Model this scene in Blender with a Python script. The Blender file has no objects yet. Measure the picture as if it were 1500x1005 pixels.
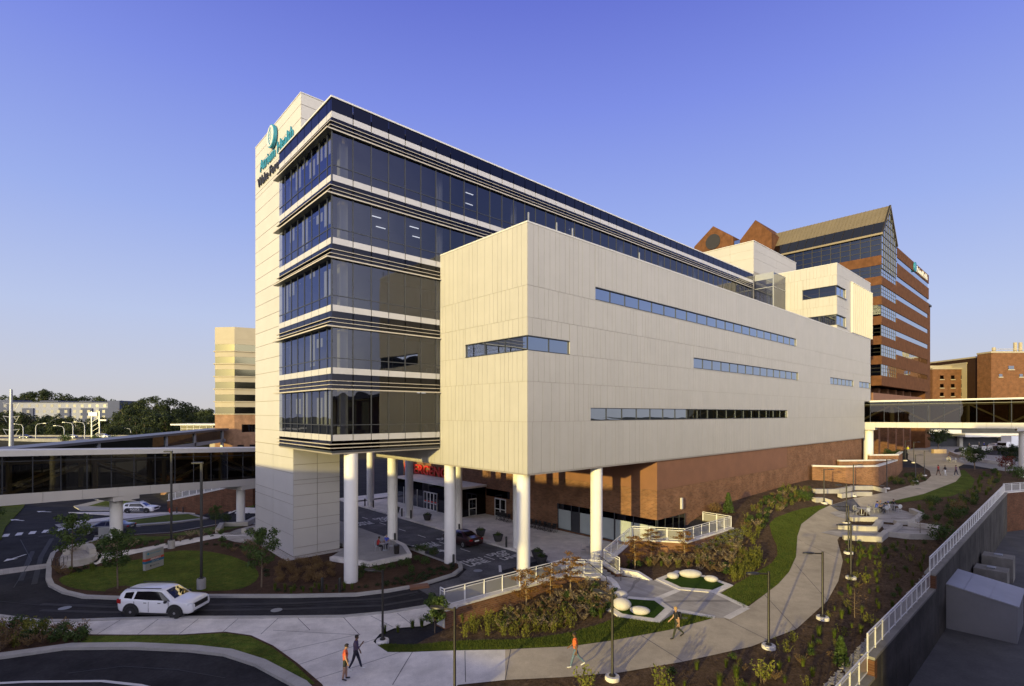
import bpy, bmesh, math, random
from mathutils import Vector, Matrix, Euler
from mathutils.geometry import tessellate_polygon
random.seed(7)
S = bpy.context.scene
C = S.collection
R = math.radians
F = 761.5                      # focal length in photo pixels (1500 wide)
CAMZ = 13.0
HOR = 606.0                    # horizon row of the photo

# ------------------------------------------------------------------ helpers
def smooth(e0, e1, x):
    t = min(1.0, max(0.0, (x - e0) / (e1 - e0)))
    return t * t * (3 - 2 * t)

DBX, DBY = 0.7397, 0.6729      # the long axis of the hospital building
PCX, PCY = 1.085, 36.79        # its near corner
def loc2w(s, a):
    return (PCX + s * DBX - a * DBY, PCY + s * DBY + a * DBX)
def w2loc(x, y):
    x -= PCX; y -= PCY
    return (x * DBX + y * DBY, -x * DBY + y * DBX)

def H(x, y):
    """height of the ground"""
    s, a = w2loc(x, y)
    g = smooth(-15, -5, s) * smooth(0.5, -3.5, a)
    if s > 17: g = smooth(-15, -5, s) * smooth(4, 1.0, a)
    far = smooth(95, 130, y) * smooth(10, 30, x)
    h = 0.045 * (min(max(0.0, y - 22), 76)) * max(g, far)
    # planted bank below the brick wall of the drop-off
    d2 = ((x - 4.6) ** 2 + (y - 36.2) ** 2)
    h += 0.55 * math.exp(-d2 / 9.0) * (1 if a < 0.5 else 0)
    # bank rising to the brick base
    h += (1.5 - 0.012 * max(0, s - 30)) * smooth(17, 30, s) * smooth(-10, -0.5, a) * (1 if a < 4 else 0) * smooth(95, 70, y)
    # the land falls away behind the left skybridge
    l = smooth(0.0, -5.0, s)
    h += l * (-0.115 * min(max(0, y - 55), 48) + 8.5 * smooth(125, 210, y))
    return h

def gp(u, v, dz=0.0):
    """point of the ground seen at photo pixel (u, v)"""
    kx = (u - 750) / F; kz = (v - HOR) / F
    y0 = 6.0; y = y0
    while y < 700:
        if CAMZ - kz * y < H(kx * y, y) + dz: break
        y0 = y; y += 0.5 + y * 0.01
    for _ in range(30):
        m = (y0 + y) / 2
        if CAMZ - kz * m < H(kx * m, m) + dz: y = m
        else: y0 = m
    return (kx * y, y)

def at(u, v, Y):
    return Vector(((u - 750) / F * Y, Y, CAMZ - (v - HOR) / F * Y))

class MB:
    def __init__(s): s.v = []; s.f = []; s.m = []; s.var = None
    def quad(s, a, b, c, d, mi=0):
        n = len(s.v); s.v += [tuple(a), tuple(b), tuple(c), tuple(d)]; s.f.append((n, n+1, n+2, n+3)); s.m.append(mi)
    def tri(s, a, b, c, mi=0):
        n = len(s.v); s.v += [tuple(a), tuple(b), tuple(c)]; s.f.append((n, n+1, n+2)); s.m.append(mi)
    def box(s, x0, x1, y0, y1, z0, z1, mi=0):
        n = len(s.v)
        s.v += [(x0,y0,z0),(x1,y0,z0),(x1,y1,z0),(x0,y1,z0),(x0,y0,z1),(x1,y0,z1),(x1,y1,z1),(x0,y1,z1)]
        for q in ((0,3,2,1),(4,5,6,7),(0,1,5,4),(1,2,6,5),(2,3,7,6),(3,0,4,7)):
            s.f.append(tuple(n+i for i in q)); s.m.append(mi)
        return s
    def obox(s, c, ax, ay, az, mi=0):
        """box from centre and three half-axis vectors"""
        c = Vector(c); ax = Vector(ax); ay = Vector(ay); az = Vector(az); n = len(s.v)
        for k in (-1, 1):
            for (i, j) in ((-1,-1),(1,-1),(1,1),(-1,1)):
                s.v.append(tuple(c + ax*i + ay*j + az*k))
        for q in ((0,3,2,1),(4,5,6,7),(0,1,5,4),(1,2,6,5),(2,3,7,6),(3,0,4,7)):
            s.f.append(tuple(n+i for i in q)); s.m.append(mi)
        return s
    def bar(s, p, q, w, h=None, mi=0, up=(0,0,1)):
        p = Vector(p); q = Vector(q); d = q - p
        if d.length < 1e-6: return s
        h = w if h is None else h
        dn = d.normalized(); u = Vector(up)
        if abs(dn.dot(u)) > 0.98: u = Vector((1,0,0))
        sx = dn.cross(u).normalized(); sy = sx.cross(dn).normalized()
        return s.obox((p+q)/2, d/2, sx*(w/2), sy*(h/2), mi)
    def prism(s, poly, z0, z1, mi=0, mtop=None, msid=None):
        """poly: list of (x, y) counter-clockwise; z0/z1 numbers or lists"""
        n = len(poly); b = len(s.v)
        zz0 = z0 if isinstance(z0, (list, tuple)) else [z0]*n
        zz1 = z1 if isinstance(z1, (list, tuple)) else [z1]*n
        ar = sum(poly[i][0]*poly[(i+1)%n][1]-poly[(i+1)%n][0]*poly[i][1] for i in range(n))
        idx = list(range(n))
        if ar < 0: idx.reverse()
        for i in idx: s.v.append((poly[i][0], poly[i][1], zz0[i]))
        for i in idx: s.v.append((poly[i][0], poly[i][1], zz1[i]))
        tris = tessellate_polygon([[Vector((poly[i][0], poly[i][1], 0)) for i in idx]])
        for t in tris:
            t = list(t)
            p = [s.v[b+k] for k in t]
            cr = (p[1][0]-p[0][0])*(p[2][1]-p[0][1])-(p[1][1]-p[0][1])*(p[2][0]-p[0][0])
            if cr < 0: t.reverse()
            s.f.append(tuple(b+n+k for k in t)); s.m.append(mi if mtop is None else mtop)
            s.f.append(tuple(b+k for k in reversed(t))); s.m.append(mi)
        for i in range(n):
            j = (i+1) % n
            s.f.append((b+i, b+j, b+n+j, b+n+i)); s.m.append(mi if msid is None else msid)
        return s
    def ring(s, pts, closed=True):
        b = len(s.v); s.v += [tuple(p) for p in pts]; return b
    def tube(s, pts, rad, n=8, mi=0, caps=True):
        pts = [Vector(p) for p in pts]
        rads = rad if isinstance(rad, (list, tuple)) else [rad]*len(pts)
        prev = None
        for i, p in enumerate(pts):
            d = (pts[min(i+1, len(pts)-1)] - pts[max(i-1, 0)]).normalized()
            u = Vector((0,0,1)) if abs(d.z) < 0.95 else Vector((1,0,0))
            sx = d.cross(u).normalized(); sy = sx.cross(d).normalized()
            b = len(s.v)
            for k in range(n):
                t = 2*math.pi*k/n
                s.v.append(tuple(p + (sx*math.cos(t) + sy*math.sin(t))*rads[i]))
            if prev is not None:
                for k in range(n):
                    s.f.append((prev+k, prev+(k+1)%n, b+(k+1)%n, b+k)); s.m.append(mi)
            elif caps:
                s.f.append(tuple(b+k for k in range(n))); s.m.append(mi)
            prev = b
        if caps:
            s.f.append(tuple(prev+k for k in reversed(range(n)))); s.m.append(mi)
        return s
    def lathe(s, prof, n=16, c=(0,0,0), mi=0, sx=1, sy=1):
        """prof: list of (r, z) bottom to top"""
        prev = None
        for (r, z) in prof:
            b = len(s.v)
            for k in range(n):
                t = 2*math.pi*k/n
                s.v.append((c[0]+math.cos(t)*r*sx, c[1]+math.sin(t)*r*sy, c[2]+z))
            if prev is not None:
                for k in range(n):
                    s.f.append((prev+k, prev+(k+1)%n, b+(k+1)%n, b+k)); s.m.append(mi)
            else:
                s.f.append(tuple(b+k for k in reversed(range(n)))); s.m.append(mi)
            prev = b
        s.f.append(tuple(prev+k for k in range(n))); s.m.append(mi)
        return s
    def ball(s, c, rx, ry, rz, n=12, m=8, mi=0):
        prof = [(math.sin(math.pi*i/m), -math.cos(math.pi*i/m)) for i in range(m+1)]
        prof[0] = (0.02, -1); prof[-1] = (0.02, 1)
        b = len(s.v)
        s.lathe(prof, n, (0,0,0), mi)
        for i in range(b, len(s.v)):
            x, y, z = s.v[i]; s.v[i] = (c[0]+x*rx, c[1]+y*ry, c[2]+z*rz)
        return s
    def xf(s, M):
        s.v = [tuple(M @ Vector(p)) for p in s.v]; return s
    def add(s, o, M=None):
        b = len(s.v)
        s.v += [tuple(M @ Vector(p)) for p in o.v] if M is not None else o.v
        s.f += [tuple(b+i for i in f) for f in o.f]; s.m += o.m
        return s
    def mesh(s, name, mats, sm=None):
        me = bpy.data.meshes.new(name)
        me.from_pydata(s.v, [], s.f)
        for m in (mats if isinstance(mats, (list, tuple)) else [mats]): me.materials.append(m)
        me.polygons.foreach_set('material_index', s.m)
        if s.var is not None:
            at_ = me.attributes.new('var', 'FLOAT', 'FACE')
            at_.data.foreach_set('value', s.var)
        if sm is not None:
            me.polygons.foreach_set('use_smooth', [True]*len(me.polygons))
            if sm < 179: me.set_sharp_from_angle(angle=R(sm))
        me.update()
        return me
    def build(s, name, mats, parent=None, sm=None, bev=0):
        o = bpy.data.objects.new(name, s.mesh(name, mats, sm)); C.objects.link(o)
        if parent is not None: o.parent = parent
        if bev:
            m = o.modifiers.new('Bevel', 'BEVEL'); m.width = bev; m.segments = 2; m.limit_method = 'ANGLE'
        return o

def tag(o, label=None, cat=None, group=None, kind=None):
    if label: o['label'] = label
    if cat: o['category'] = cat
    if group: o['group'] = group
    if kind: o['kind'] = kind
    return o
def thing(name, label, cat, loc=(0,0,0), rz=0.0, group=None):
    o = bpy.data.objects.new(name, None); C.objects.link(o)
    o.empty_display_size = 0.2
    o.location = loc; o.rotation_euler = (0, 0, rz)
    return tag(o, label, cat, group)
def kids(o): return [c for c in bpy.data.objects if c.parent == o]
KID = {}
def freeze(o):
    """remember the children of a thing so that copies are quick"""
    KID[o.name] = [(c, [(g) for g in kids(c)]) for c in kids(o)]
def dup(o, loc, rz=0.0, label=None, group=None, sc=None):
    r = o.copy(); C.objects.link(r); r.location = loc; r.rotation_euler = (0, 0, rz)
    if sc is not None: r.scale = (sc, sc, sc) if not isinstance(sc, (tuple, list)) else sc
    if label: r['label'] = label
    if group: r['group'] = group
    for c, gs in KID.get(o.name, []):
        k = c.copy(); C.objects.link(k); k.parent = r
        for g in gs:
            q = g.copy(); C.objects.link(q); q.parent = k
    return r
class Pool:
    """first request moves the prototype itself, later ones copy it"""
    def __init__(s, o): s.o = o; s.used = False; freeze(o)
    def put(s, loc, rz=0.0, label=None, group=None, sc=None):
        if not s.used:
            s.used = True
            s.o.location = loc; s.o.rotation_euler = (0, 0, rz)
            if sc is not None: s.o.scale = (sc, sc, sc) if not isinstance(sc, (tuple, list)) else sc
            if label: s.o['label'] = label
            if group: s.o['group'] = group
            return s.o
        return dup(s.o, loc, rz, label, group, sc)

def textmesh(txt, size, depth=0.02, align='LEFT', bold=0.0):
    cu = bpy.data.curves.new('text', 'FONT'); cu.body = txt; cu.size = size; cu.extrude = depth
    cu.align_x = align; cu.offset = bold; cu.resolution_u = 3; cu.space_line = 0.85
    o = bpy.data.objects.new('text', cu); C.objects.link(o)
    dg = bpy.context.evaluated_depsgraph_get()
    me = bpy.data.meshes.new_from_object(o.evaluated_get(dg))
    bpy.data.objects.remove(o); bpy.data.curves.remove(cu)
    return me
def textobj(name, txt, size, mat, M, parent=None, depth=0.02, align='LEFT', bold=0.0):
    me = textmesh(txt, size, depth, align, bold); me.transform(M); me.materials.clear(); me.materials.append(mat); me.name = name
    o = bpy.data.objects.new(name, me); C.objects.link(o)
    if parent is not None: o.parent = parent
    return o
def frame(o, X, Y):
    """matrix with local x along X and local y along Y"""
    X = Vector(X).normalized(); Y = Vector(Y).normalized(); Z = X.cross(Y)
    M = Matrix.Identity(4)
    for i in range(3): M[i][0] = X[i]; M[i][1] = Y[i]; M[i][2] = Z[i]; M[i][3] = o[i]
    return M

# ------------------------------------------------------------------ materials
def nt(name):
    m = bpy.data.materials.new(name); m.use_nodes = True
    t = m.node_tree; b = t.nodes['Principled BSDF']
    return m, t, b
def N(t, ty, **kw):
    n = t.nodes.new(ty)
    for k, v in kw.items():
        if k in n.inputs: n.inputs[k].default_value = v
        else: setattr(n, k, v)
    return n
def col4(c): return (c[0], c[1], c[2], 1)
def mat(name, col, rough=0.6, var=0.12, scale=3.0, metal=0.0, bump=0.0, bscale=None, fine=0.0, spec=0.5, coat=0.0, facevar=0.0, stain=0.0, col2=None):
    m, t, b = nt(name)
    b.inputs['Roughness'].default_value = rough; b.inputs['Metallic'].default_value = metal
    b.inputs['Specular IOR Level'].default_value = spec if rough < 0.84 else 0.08
    if coat: b.inputs['Coat Weight'].default_value = coat; b.inputs['Coat Roughness'].default_value = 0.05
    tc = N(t, 'ShaderNodeTexCoord'); src = tc.outputs['Object']
    n1 = N(t, 'ShaderNodeTexNoise', Scale=scale, Detail=5.0, Roughness=0.6); t.links.new(src, n1.inputs['Vector'])
    mr = N(t, 'ShaderNodeMapRange'); mr.inputs['From Min'].default_value = 0.3; mr.inputs['From Max'].default_value = 0.7
    mr.inputs['To Min'].default_value = 1 - var; mr.inputs['To Max'].default_value = 1 + var
    t.links.new(n1.outputs['Fac'], mr.inputs['Value'])
    val = mr.outputs['Result']
    def mul(a, bb):
        q = N(t, 'ShaderNodeMath', operation='MULTIPLY'); t.links.new(a, q.inputs[0]); t.links.new(bb, q.inputs[1]); return q.outputs[0]
    if fine:
        n2 = N(t, 'ShaderNodeTexNoise', Scale=scale*14, Detail=3.0); t.links.new(src, n2.inputs['Vector'])
        m2 = N(t, 'ShaderNodeMapRange'); m2.inputs['From Min'].default_value = 0.3; m2.inputs['From Max'].default_value = 0.7
        m2.inputs['To Min'].default_value = 1 - fine; m2.inputs['To Max'].default_value = 1 + fine
        t.links.new(n2.outputs['Fac'], m2.inputs['Value']); val = mul(val, m2.outputs['Result'])
    if stain:
        n3 = N(t, 'ShaderNodeTexNoise', Scale=0.35, Detail=6.0, Roughness=0.7); t.links.new(src, n3.inputs['Vector'])
        m3 = N(t, 'ShaderNodeMapRange'); m3.inputs['From Min'].default_value = 0.35; m3.inputs['From Max'].default_value = 0.65
        m3.inputs['To Min'].default_value = 1 - stain; m3.inputs['To Max'].default_value = 1 + stain*0.5
        t.links.new(n3.outputs['Fac'], m3.inputs['Value']); val = mul(val, m3.outputs['Result'])
    if facevar:
        at_ = N(t, 'ShaderNodeAttribute', attribute_name='var'); 
        m4 = N(t, 'ShaderNodeMapRange'); m4.inputs['To Min'].default_value = 1 - facevar; m4.inputs['To Max'].default_value = 1 + facevar
        t.links.new(at_.outputs['Fac'], m4.inputs['Value']); val = mul(val, m4.outputs['Result'])
    mx = N(t, 'ShaderNodeVectorMath', operation='SCALE')
    if col2 is not None:
        mc = N(t, 'ShaderNodeMix', data_type='RGBA'); mc.inputs[6].default_value = col4(col); mc.inputs[7].default_value = col4(col2)
        n5 = N(t, 'ShaderNodeTexNoise', Scale=scale*2.3, Detail=4.0); t.links.new(src, n5.inputs['Vector'])
        m5 = N(t, 'ShaderNodeMapRange'); m5.inputs['From Min'].default_value = 0.42; m5.inputs['From Max'].default_value = 0.58
        t.links.new(n5.outputs['Fac'], m5.inputs['Value']); t.links.new(m5.outputs['Result'], mc.inputs[0])
        t.links.new(mc.outputs[2], mx.inputs[0])
    else:
        mx.inputs[0].default_value = col
    t.links.new(val, mx.inputs['Scale'])
    t.links.new(mx.outputs['Vector'], b.inputs['Base Color'])
    if bump:
        nb = N(t, 'ShaderNodeTexNoise', Scale=bscale or scale*8, Detail=4.0); t.links.new(src, nb.inputs['Vector'])
        bp = N(t, 'ShaderNodeBump', Strength=bump, Distance=0.03); t.links.new(nb.outputs['Fac'], bp.inputs['Height']); t.links.new(bp.outputs['Normal'], b.inputs['Normal'])
    return m

def brickmat(name, c1, c2, mortar, sc=1.0, bw=0.22, bh=0.075):
    m, t, b = nt(name); b.inputs['Roughness'].default_value = 0.85; b.inputs['Specular IOR Level'].default_value = 0.1
    tc = N(t, 'ShaderNodeTexCoord')
    # blend by the face normal so that bricks run along every wall
    ge = N(t, 'ShaderNodeNewGeometry'); 
    sep = N(t, 'ShaderNodeSeparateXYZ'); t.links.new(tc.outputs['Object'], sep.inputs[0])
    ad = N(t, 'ShaderNodeMath', operation='ADD'); t.links.new(sep.outputs[0], ad.inputs[0]); t.links.new(sep.outputs[1], ad.inputs[1])
    cb = N(t, 'ShaderNodeCombineXYZ'); t.links.new(ad.outputs[0], cb.inputs[0]); t.links.new(sep.outputs[2], cb.inputs[1])
    br = N(t, 'ShaderNodeTexBrick', Scale=sc); br.inputs['Color1'].default_value = col4(c1); br.inputs['Color2'].default_value = col4(c2); br.inputs['Mortar'].default_value = col4(mortar)
    br.inputs['Mortar Size'].default_value = 0.008; br.inputs['Brick Width'].default_value = bw; br.inputs['Row Height'].default_value = bh; br.inputs['Bias'].default_value = -0.2
    t.links.new(cb.outputs[0], br.inputs['Vector'])
    n1 = N(t, 'ShaderNodeTexNoise', Scale=0.8, Detail=5.0); t.links.new(tc.outputs['Object'], n1.inputs['Vector'])
    mr = N(t, 'ShaderNodeMapRange'); mr.inputs['From Min'].default_value = 0.3; mr.inputs['From Max'].default_value = 0.7; mr.inputs['To Min'].default_value = 0.8; mr.inputs['To Max'].default_value = 1.2
    t.links.new(n1.outputs['Fac'], mr.inputs['Value'])
    mx = N(t, 'ShaderNodeVectorMath', operation='SCALE'); t.links.new(br.outputs['Color'], mx.inputs[0]); t.links.new(mr.outputs['Result'], mx.inputs['Scale'])
    t.links.new(mx.outputs['Vector'], b.inputs['Base Color'])
    return m

def glassmat(name, tint=(0.30,0.34,0.36), refl=(0.85,0.92,1.0), base=0.22, rough=0.0, pw=3.0, wob=0.004, top=0.95):
    m = bpy.data.materials.new(name); m.use_nodes = True; t = m.node_tree; t.nodes.clear()
    out = N(t, 'ShaderNodeOutputMaterial'); mix = N(t, 'ShaderNodeMixShader')
    tr = N(t, 'ShaderNodeBsdfTransparent'); tr.inputs['Color'].default_value = col4(tint)
    gl = N(t, 'ShaderNodeBsdfGlossy'); gl.inputs['Color'].default_value = col4(refl); gl.inputs['Roughness'].default_value = rough
    lw = N(t, 'ShaderNodeLayerWeight', Blend=0.5)
    p = N(t, 'ShaderNodeMath', operation='POWER'); p.inputs[1].default_value = pw; t.links.new(lw.outputs['Facing'], p.inputs[0])
    mr = N(t, 'ShaderNodeMapRange'); mr.inputs['To Min'].default_value = base; mr.inputs['To Max'].default_value = top; t.links.new(p.outputs[0], mr.inputs['Value'])
    t.links.new(mr.outputs['Result'], mix.inputs[0]); t.links.new(tr.outputs[0], mix.inputs[1]); t.links.new(gl.outputs[0], mix.inputs[2])
    if wob:
        tc = N(t, 'ShaderNodeTexCoord'); nb = N(t, 'ShaderNodeTexNoise', Scale=0.5, Detail=1.0); t.links.new(tc.outputs['Object'], nb.inputs['Vector'])
        bp = N(t, 'ShaderNodeBump', Strength=1.0, Distance=wob); t.links.new(nb.outputs['Fac'], bp.inputs['Height']); t.links.new(bp.outputs['Normal'], gl.inputs['Normal'])
    t.links.new(mix.outputs[0], out.inputs[0])
    return m
def screenmat(name, col, cover):
    m = bpy.data.materials.new(name); m.use_nodes = True; t = m.node_tree; t.nodes.clear()
    out = N(t, 'ShaderNodeOutputMaterial'); mix = N(t, 'ShaderNodeMixShader'); tr = N(t, 'ShaderNodeBsdfTransparent'); df = N(t, 'ShaderNodeBsdfDiffuse'); df.inputs['Color'].default_value = col4(col)
    mix.inputs[0].default_value = cover; t.links.new(tr.outputs[0], mix.inputs[1]); t.links.new(df.outputs[0], mix.inputs[2]); t.links.new(mix.outputs[0], out.inputs[0]); return m
def emat(name, col, st):
    m, t, b = nt(name); b.inputs['Base Color'].default_value = col4(col)
    b.inputs['Emission Color'].default_value = col4(col); b.inputs['Emission Strength'].default_value = st
    return m
def leafmat(name, c1, c2, rough=0.6, trans=0.25):
    """leaf colour varies from clump to clump; some light passes through"""
    m, t, b = nt(name); b.inputs['Roughness'].default_value = rough; b.inputs['Specular IOR Level'].default_value = 0.25
    tc = N(t, 'ShaderNodeTexCoord'); oi = N(t, 'ShaderNodeObjectInfo')
    n1 = N(t, 'ShaderNodeTexNoise', Scale=2.2, Detail=3.0); t.links.new(tc.outputs['Object'], n1.inputs['Vector'])
    n2 = N(t, 'ShaderNodeNewGeometry')
    ad = N(t, 'ShaderNodeMath', operation='MULTIPLY_ADD'); t.links.new(n2.outputs['Random Per Island'], ad.inputs[0]); ad.inputs[1].default_value = 0.5
    t.links.new(n1.outputs['Fac'], ad.inputs[2])
    ad2 = N(t, 'ShaderNodeMath', operation='MULTIPLY_ADD'); t.links.new(oi.outputs['Random'], ad2.inputs[0]); ad2.inputs[1].default_value = 0.35; t.links.new(ad.outputs[0], ad2.inputs[2])
    mr = N(t, 'ShaderNodeMapRange'); mr.inputs['From Min'].default_value = 0.45; mr.inputs['From Max'].default_value = 1.25; t.links.new(ad2.outputs[0], mr.inputs['Value'])
    mc = N(t, 'ShaderNodeMix', data_type='RGBA'); mc.inputs[6].default_value = col4(c1); mc.inputs[7].default_value = col4(c2); t.links.new(mr.outputs['Result'], mc.inputs[0])
    t.links.new(mc.outputs[2], b.inputs['Base Color'])
    tl = N(t, 'ShaderNodeBsdfTranslucent'); t.links.new(mc.outputs[2], tl.inputs['Color'])
    mx = N(t, 'ShaderNodeMixShader'); mx.inputs[0].default_value = trans
    out = t.nodes['Material Output']; t.links.new(b.outputs[0], mx.inputs[1]); t.links.new(tl.outputs[0], mx.inputs[2]); t.links.new(mx.outputs[0], out.inputs[0])
    return m

M = {}
M['panel'] = mat('white_metal_panel', (0.405,0.385,0.355), 0.5, 0.03, 0.6, facevar=0.018, stain=0.03)
M['panel_joint'] = mat('panel_joint', (0.30,0.27,0.23), 0.8, 0.05)
M['slabpanel'] = mat('white_slab_panel', (0.475,0.455,0.43), 0.55, 0.03, 0.5, facevar=0.02, stain=0.03)
M['white'] = mat('white_trim', (0.56,0.545,0.52), 0.5, 0.04, 2)
M['whitestrip'] = mat('white_spandrel', (0.47,0.455,0.45), 0.35, 0.04, 1, facevar=0.03)
M['darkspan'] = glassmat('dark_spandrel_glass', (0.006,0.008,0.014), (0.55,0.55,0.66), 0.05, 0.02, pw=2.4, top=0.6)
M['ledge'] = mat('beige_metal_ledge', (0.46,0.41,0.33), 0.4, 0.05, 1)
M['soffit'] = mat('soffit_panel', (0.30,0.27,0.24), 0.6, 0.05, 1)
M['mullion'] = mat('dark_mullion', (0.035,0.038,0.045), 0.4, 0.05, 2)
M['glass'] = glassmat('curtain_wall_glass', (0.28,0.31,0.40), (0.64,0.65,0.74), 0.125, pw=2.6, wob=0.012, top=0.55)
M['glass_sky'] = glassmat('curtain_wall_glass_sky_tint', (0.44,0.49,0.58), (0.52,0.58,0.86), 0.14, pw=2.4, wob=0.012, top=0.6)  # same coating as the other face; blue sky reflection put into the tint
M['glasswin'] = glassmat('ribbon_window_glass', (0.22,0.27,0.30), (0.75,0.85,1.0), 0.36, pw=2.0)
M['glassbridge'] = glassmat('tinted_bridge_glass', (0.17,0.16,0.13), (0.6,0.6,0.6), 0.05, pw=3.0)
M['glassdark'] = glassmat('dark_glass', (0.10,0.11,0.12), (0.6,0.65,0.75), 0.12, pw=3.0)
M['glasslight'] = glassmat('frosted_storefront_glass', (0.5,0.56,0.55), (0.8,0.9,0.95), 0.2, pw=3.0)
M['interior'] = mat('interior_wall', (0.62,0.54,0.36), 0.8, 0.1, 0.4)
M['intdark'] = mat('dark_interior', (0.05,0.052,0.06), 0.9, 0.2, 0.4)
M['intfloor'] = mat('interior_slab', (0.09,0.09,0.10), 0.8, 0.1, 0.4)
M['light'] = emat('lit_tube', (1.0,0.93,0.8), 2.6)
M['column'] = mat('painted_column', (0.74,0.72,0.69), 0.45, 0.04, 0.5, stain=0.05)
M['brick'] = brickmat('red_brown_brick', (0.23,0.108,0.055), (0.13,0.064,0.034), (0.25,0.19,0.135), 1.0, 0.34, 0.125)
M['brickdark'] = brickmat('dark_brown_brick', (0.15,0.066,0.035), (0.085,0.038,0.022), (0.16,0.115,0.08), 1.0, 0.34, 0.125)
M['terracotta'] = mat('terracotta_panel', (0.215,0.098,0.050), 0.6, 0.10, 0.6, stain=0.06)
M['concrete'] = mat('concrete', (0.34,0.325,0.30), 0.85, 0.08, 1.5, fine=0.06, stain=0.12)
M['path'] = mat('sun_toned_path_concrete', (0.47,0.405,0.30), 0.85, 0.07, 1.5, fine=0.09, stain=0.2)  # same walk as the pale concrete; sunlit yellow tone put into the colour
M['concrete2'] = mat('pale_concrete', (0.70,0.66,0.60), 0.85, 0.09, 1.5, fine=0.08, stain=0.20)
M['kerb'] = mat('kerb_concrete', (0.40,0.385,0.355), 0.85, 0.07, 1.5, fine=0.08, stain=0.12)
M['asphalt'] = mat('asphalt', (0.036,0.035,0.038), 0.9, 0.14, 0.5, fine=0.16, stain=0.34)
M['asphaltold'] = mat('worn_asphalt', (0.125,0.122,0.128), 0.9, 0.14, 0.5, fine=0.16, stain=0.34)
M['paint'] = mat('road_paint', (0.62,0.61,0.59), 0.7, 0.08, 3, fine=0.10)
M['lawn'] = mat('lawn', (0.070,0.104,0.014), 0.9, 0.22, 1.2, fine=0.4, bump=0.8, bscale=40, stain=0.3, col2=(0.100,0.120,0.018))
M['turf'] = mat('artificial_turf', (0.030,0.062,0.008), 0.9, 0.2, 5, fine=0.3, bump=0.5, bscale=60)
M['mulch'] = mat('bark_mulch', (0.092,0.060,0.035), 0.95, 0.28, 3, fine=0.5, bump=1.0, bscale=22, stain=0.3, col2=(0.120,0.080,0.050))
M['mulchdark'] = mat('pine_straw', (0.078,0.047,0.030), 0.95, 0.25, 3, fine=0.5, bump=1.0, bscale=26, stain=0.25)
M['paver'] = brickmat('paver', (0.40,0.37,0.33), (0.34,0.315,0.28), (0.25,0.23,0.21), 1.0, 0.45, 0.2)
M['screen'] = screenmat('perforated_screen', (0.62,0.61,0.58), 0.36)
M['coping'] = mat('dark_coping', (0.27,0.255,0.225), 0.9, 0.1, 1.5, fine=0.1, stain=0.2)  # darker concrete, toned for the shade on the court walls
M['seatwall'] = mat('seat_wall_concrete', (0.46,0.43,0.38), 0.85, 0.06, 1.5, fine=0.06, stain=0.15)
M['rail'] = mat('white_rail_paint', (0.72,0.71,0.69), 0.45, 0.03, 2)
M['blackmetal'] = mat('black_metal', (0.018,0.017,0.016), 0.45, 0.1, 3)
M['bronze'] = mat('dark_bronze', (0.018,0.015,0.012), 0.45, 0.1, 3)
M['stone'] = mat('white_boulder_seat', (0.56,0.53,0.49), 0.8, 0.06, 3, fine=0.05, stain=0.08)
M['gravel'] = mat('river_gravel', (0.42,0.39,0.35), 0.9, 0.3, 6, fine=0.4, bump=1.0, bscale=20)
M['bark'] = mat('bark', (0.16,0.12,0.085), 0.9, 0.2, 6, bump=0.5)
M['metalgrey'] = mat('grey_metal', (0.30,0.31,0.33), 0.4, 0.05, 2, metal=0.3)
M['wallconc'] = mat('board_marked_concrete', (0.095,0.088,0.078), 0.9, 0.15, 0.8, fine=0.10, stain=0.3)  # wall concrete darkened to carry the shade of a tall building
M['roofdark'] = mat('roof_membrane', (0.16,0.15,0.145), 0.9, 0.1, 1)
# ------------------------------------------------------------------ camera, world, sun
cam = bpy.data.cameras.new('Camera'); co = bpy.data.objects.new('Camera', cam); C.objects.link(co)
co.location = (0, 0, CAMZ); co.rotation_euler = (R(90), 0, 0)
cam.sensor_width = 36; cam.lens = 36 * F / 1500; cam.shift_y = (HOR - 502.5) / 1500; cam.clip_end = 3000; cam.clip_start = 0.1
S.camera = co
SUN_EL, SUN_AZ = 6.4, 35.0     # elevation; the light travels towards azimuth 35 degrees east of the view axis
w = bpy.data.worlds.new('World'); S.world = w; w.use_nodes = True
t = w.node_tree; bg = t.nodes['Background']
sky = N(t, 'ShaderNodeTexSky'); sky.sky_type = 'NISHITA'; sky.sun_disc = False
sky.sun_elevation = R(SUN_EL); sky.sun_rotation = R(180 + SUN_AZ); sky.air_density = 1.0; sky.dust_density = 0.5; sky.ozone_density = 3.0
tc = N(t, 'ShaderNodeTexCoord'); sp = N(t, 'ShaderNodeSeparateXYZ'); t.links.new(tc.outputs['Generated'], sp.inputs[0])
# evening tint of the sky by height above the horizon
rp = N(t, 'ShaderNodeValToRGB'); t.links.new(sp.outputs[2], rp.inputs[0])
e = rp.color_ramp.elements
SKY = [(0.0,(0.72,0.69,0.70)), (0.06,(0.68,0.70,0.82)), (0.16,(0.59,0.68,0.97)), (0.32,(0.40,0.515,1.0)), (0.50,(0.25,0.325,0.93)), (0.62,(0.165,0.212,0.78)), (1.0,(0.12,0.14,0.55))]
e[0].position = SKY[0][0]; e[0].color = col4(SKY[0][1]); e[1].position = SKY[-1][0]; e[1].color = col4(SKY[-1][1])
for p_, c_ in SKY[1:-1]:
    q = e.new(p_); q.color = col4(c_)
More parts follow.
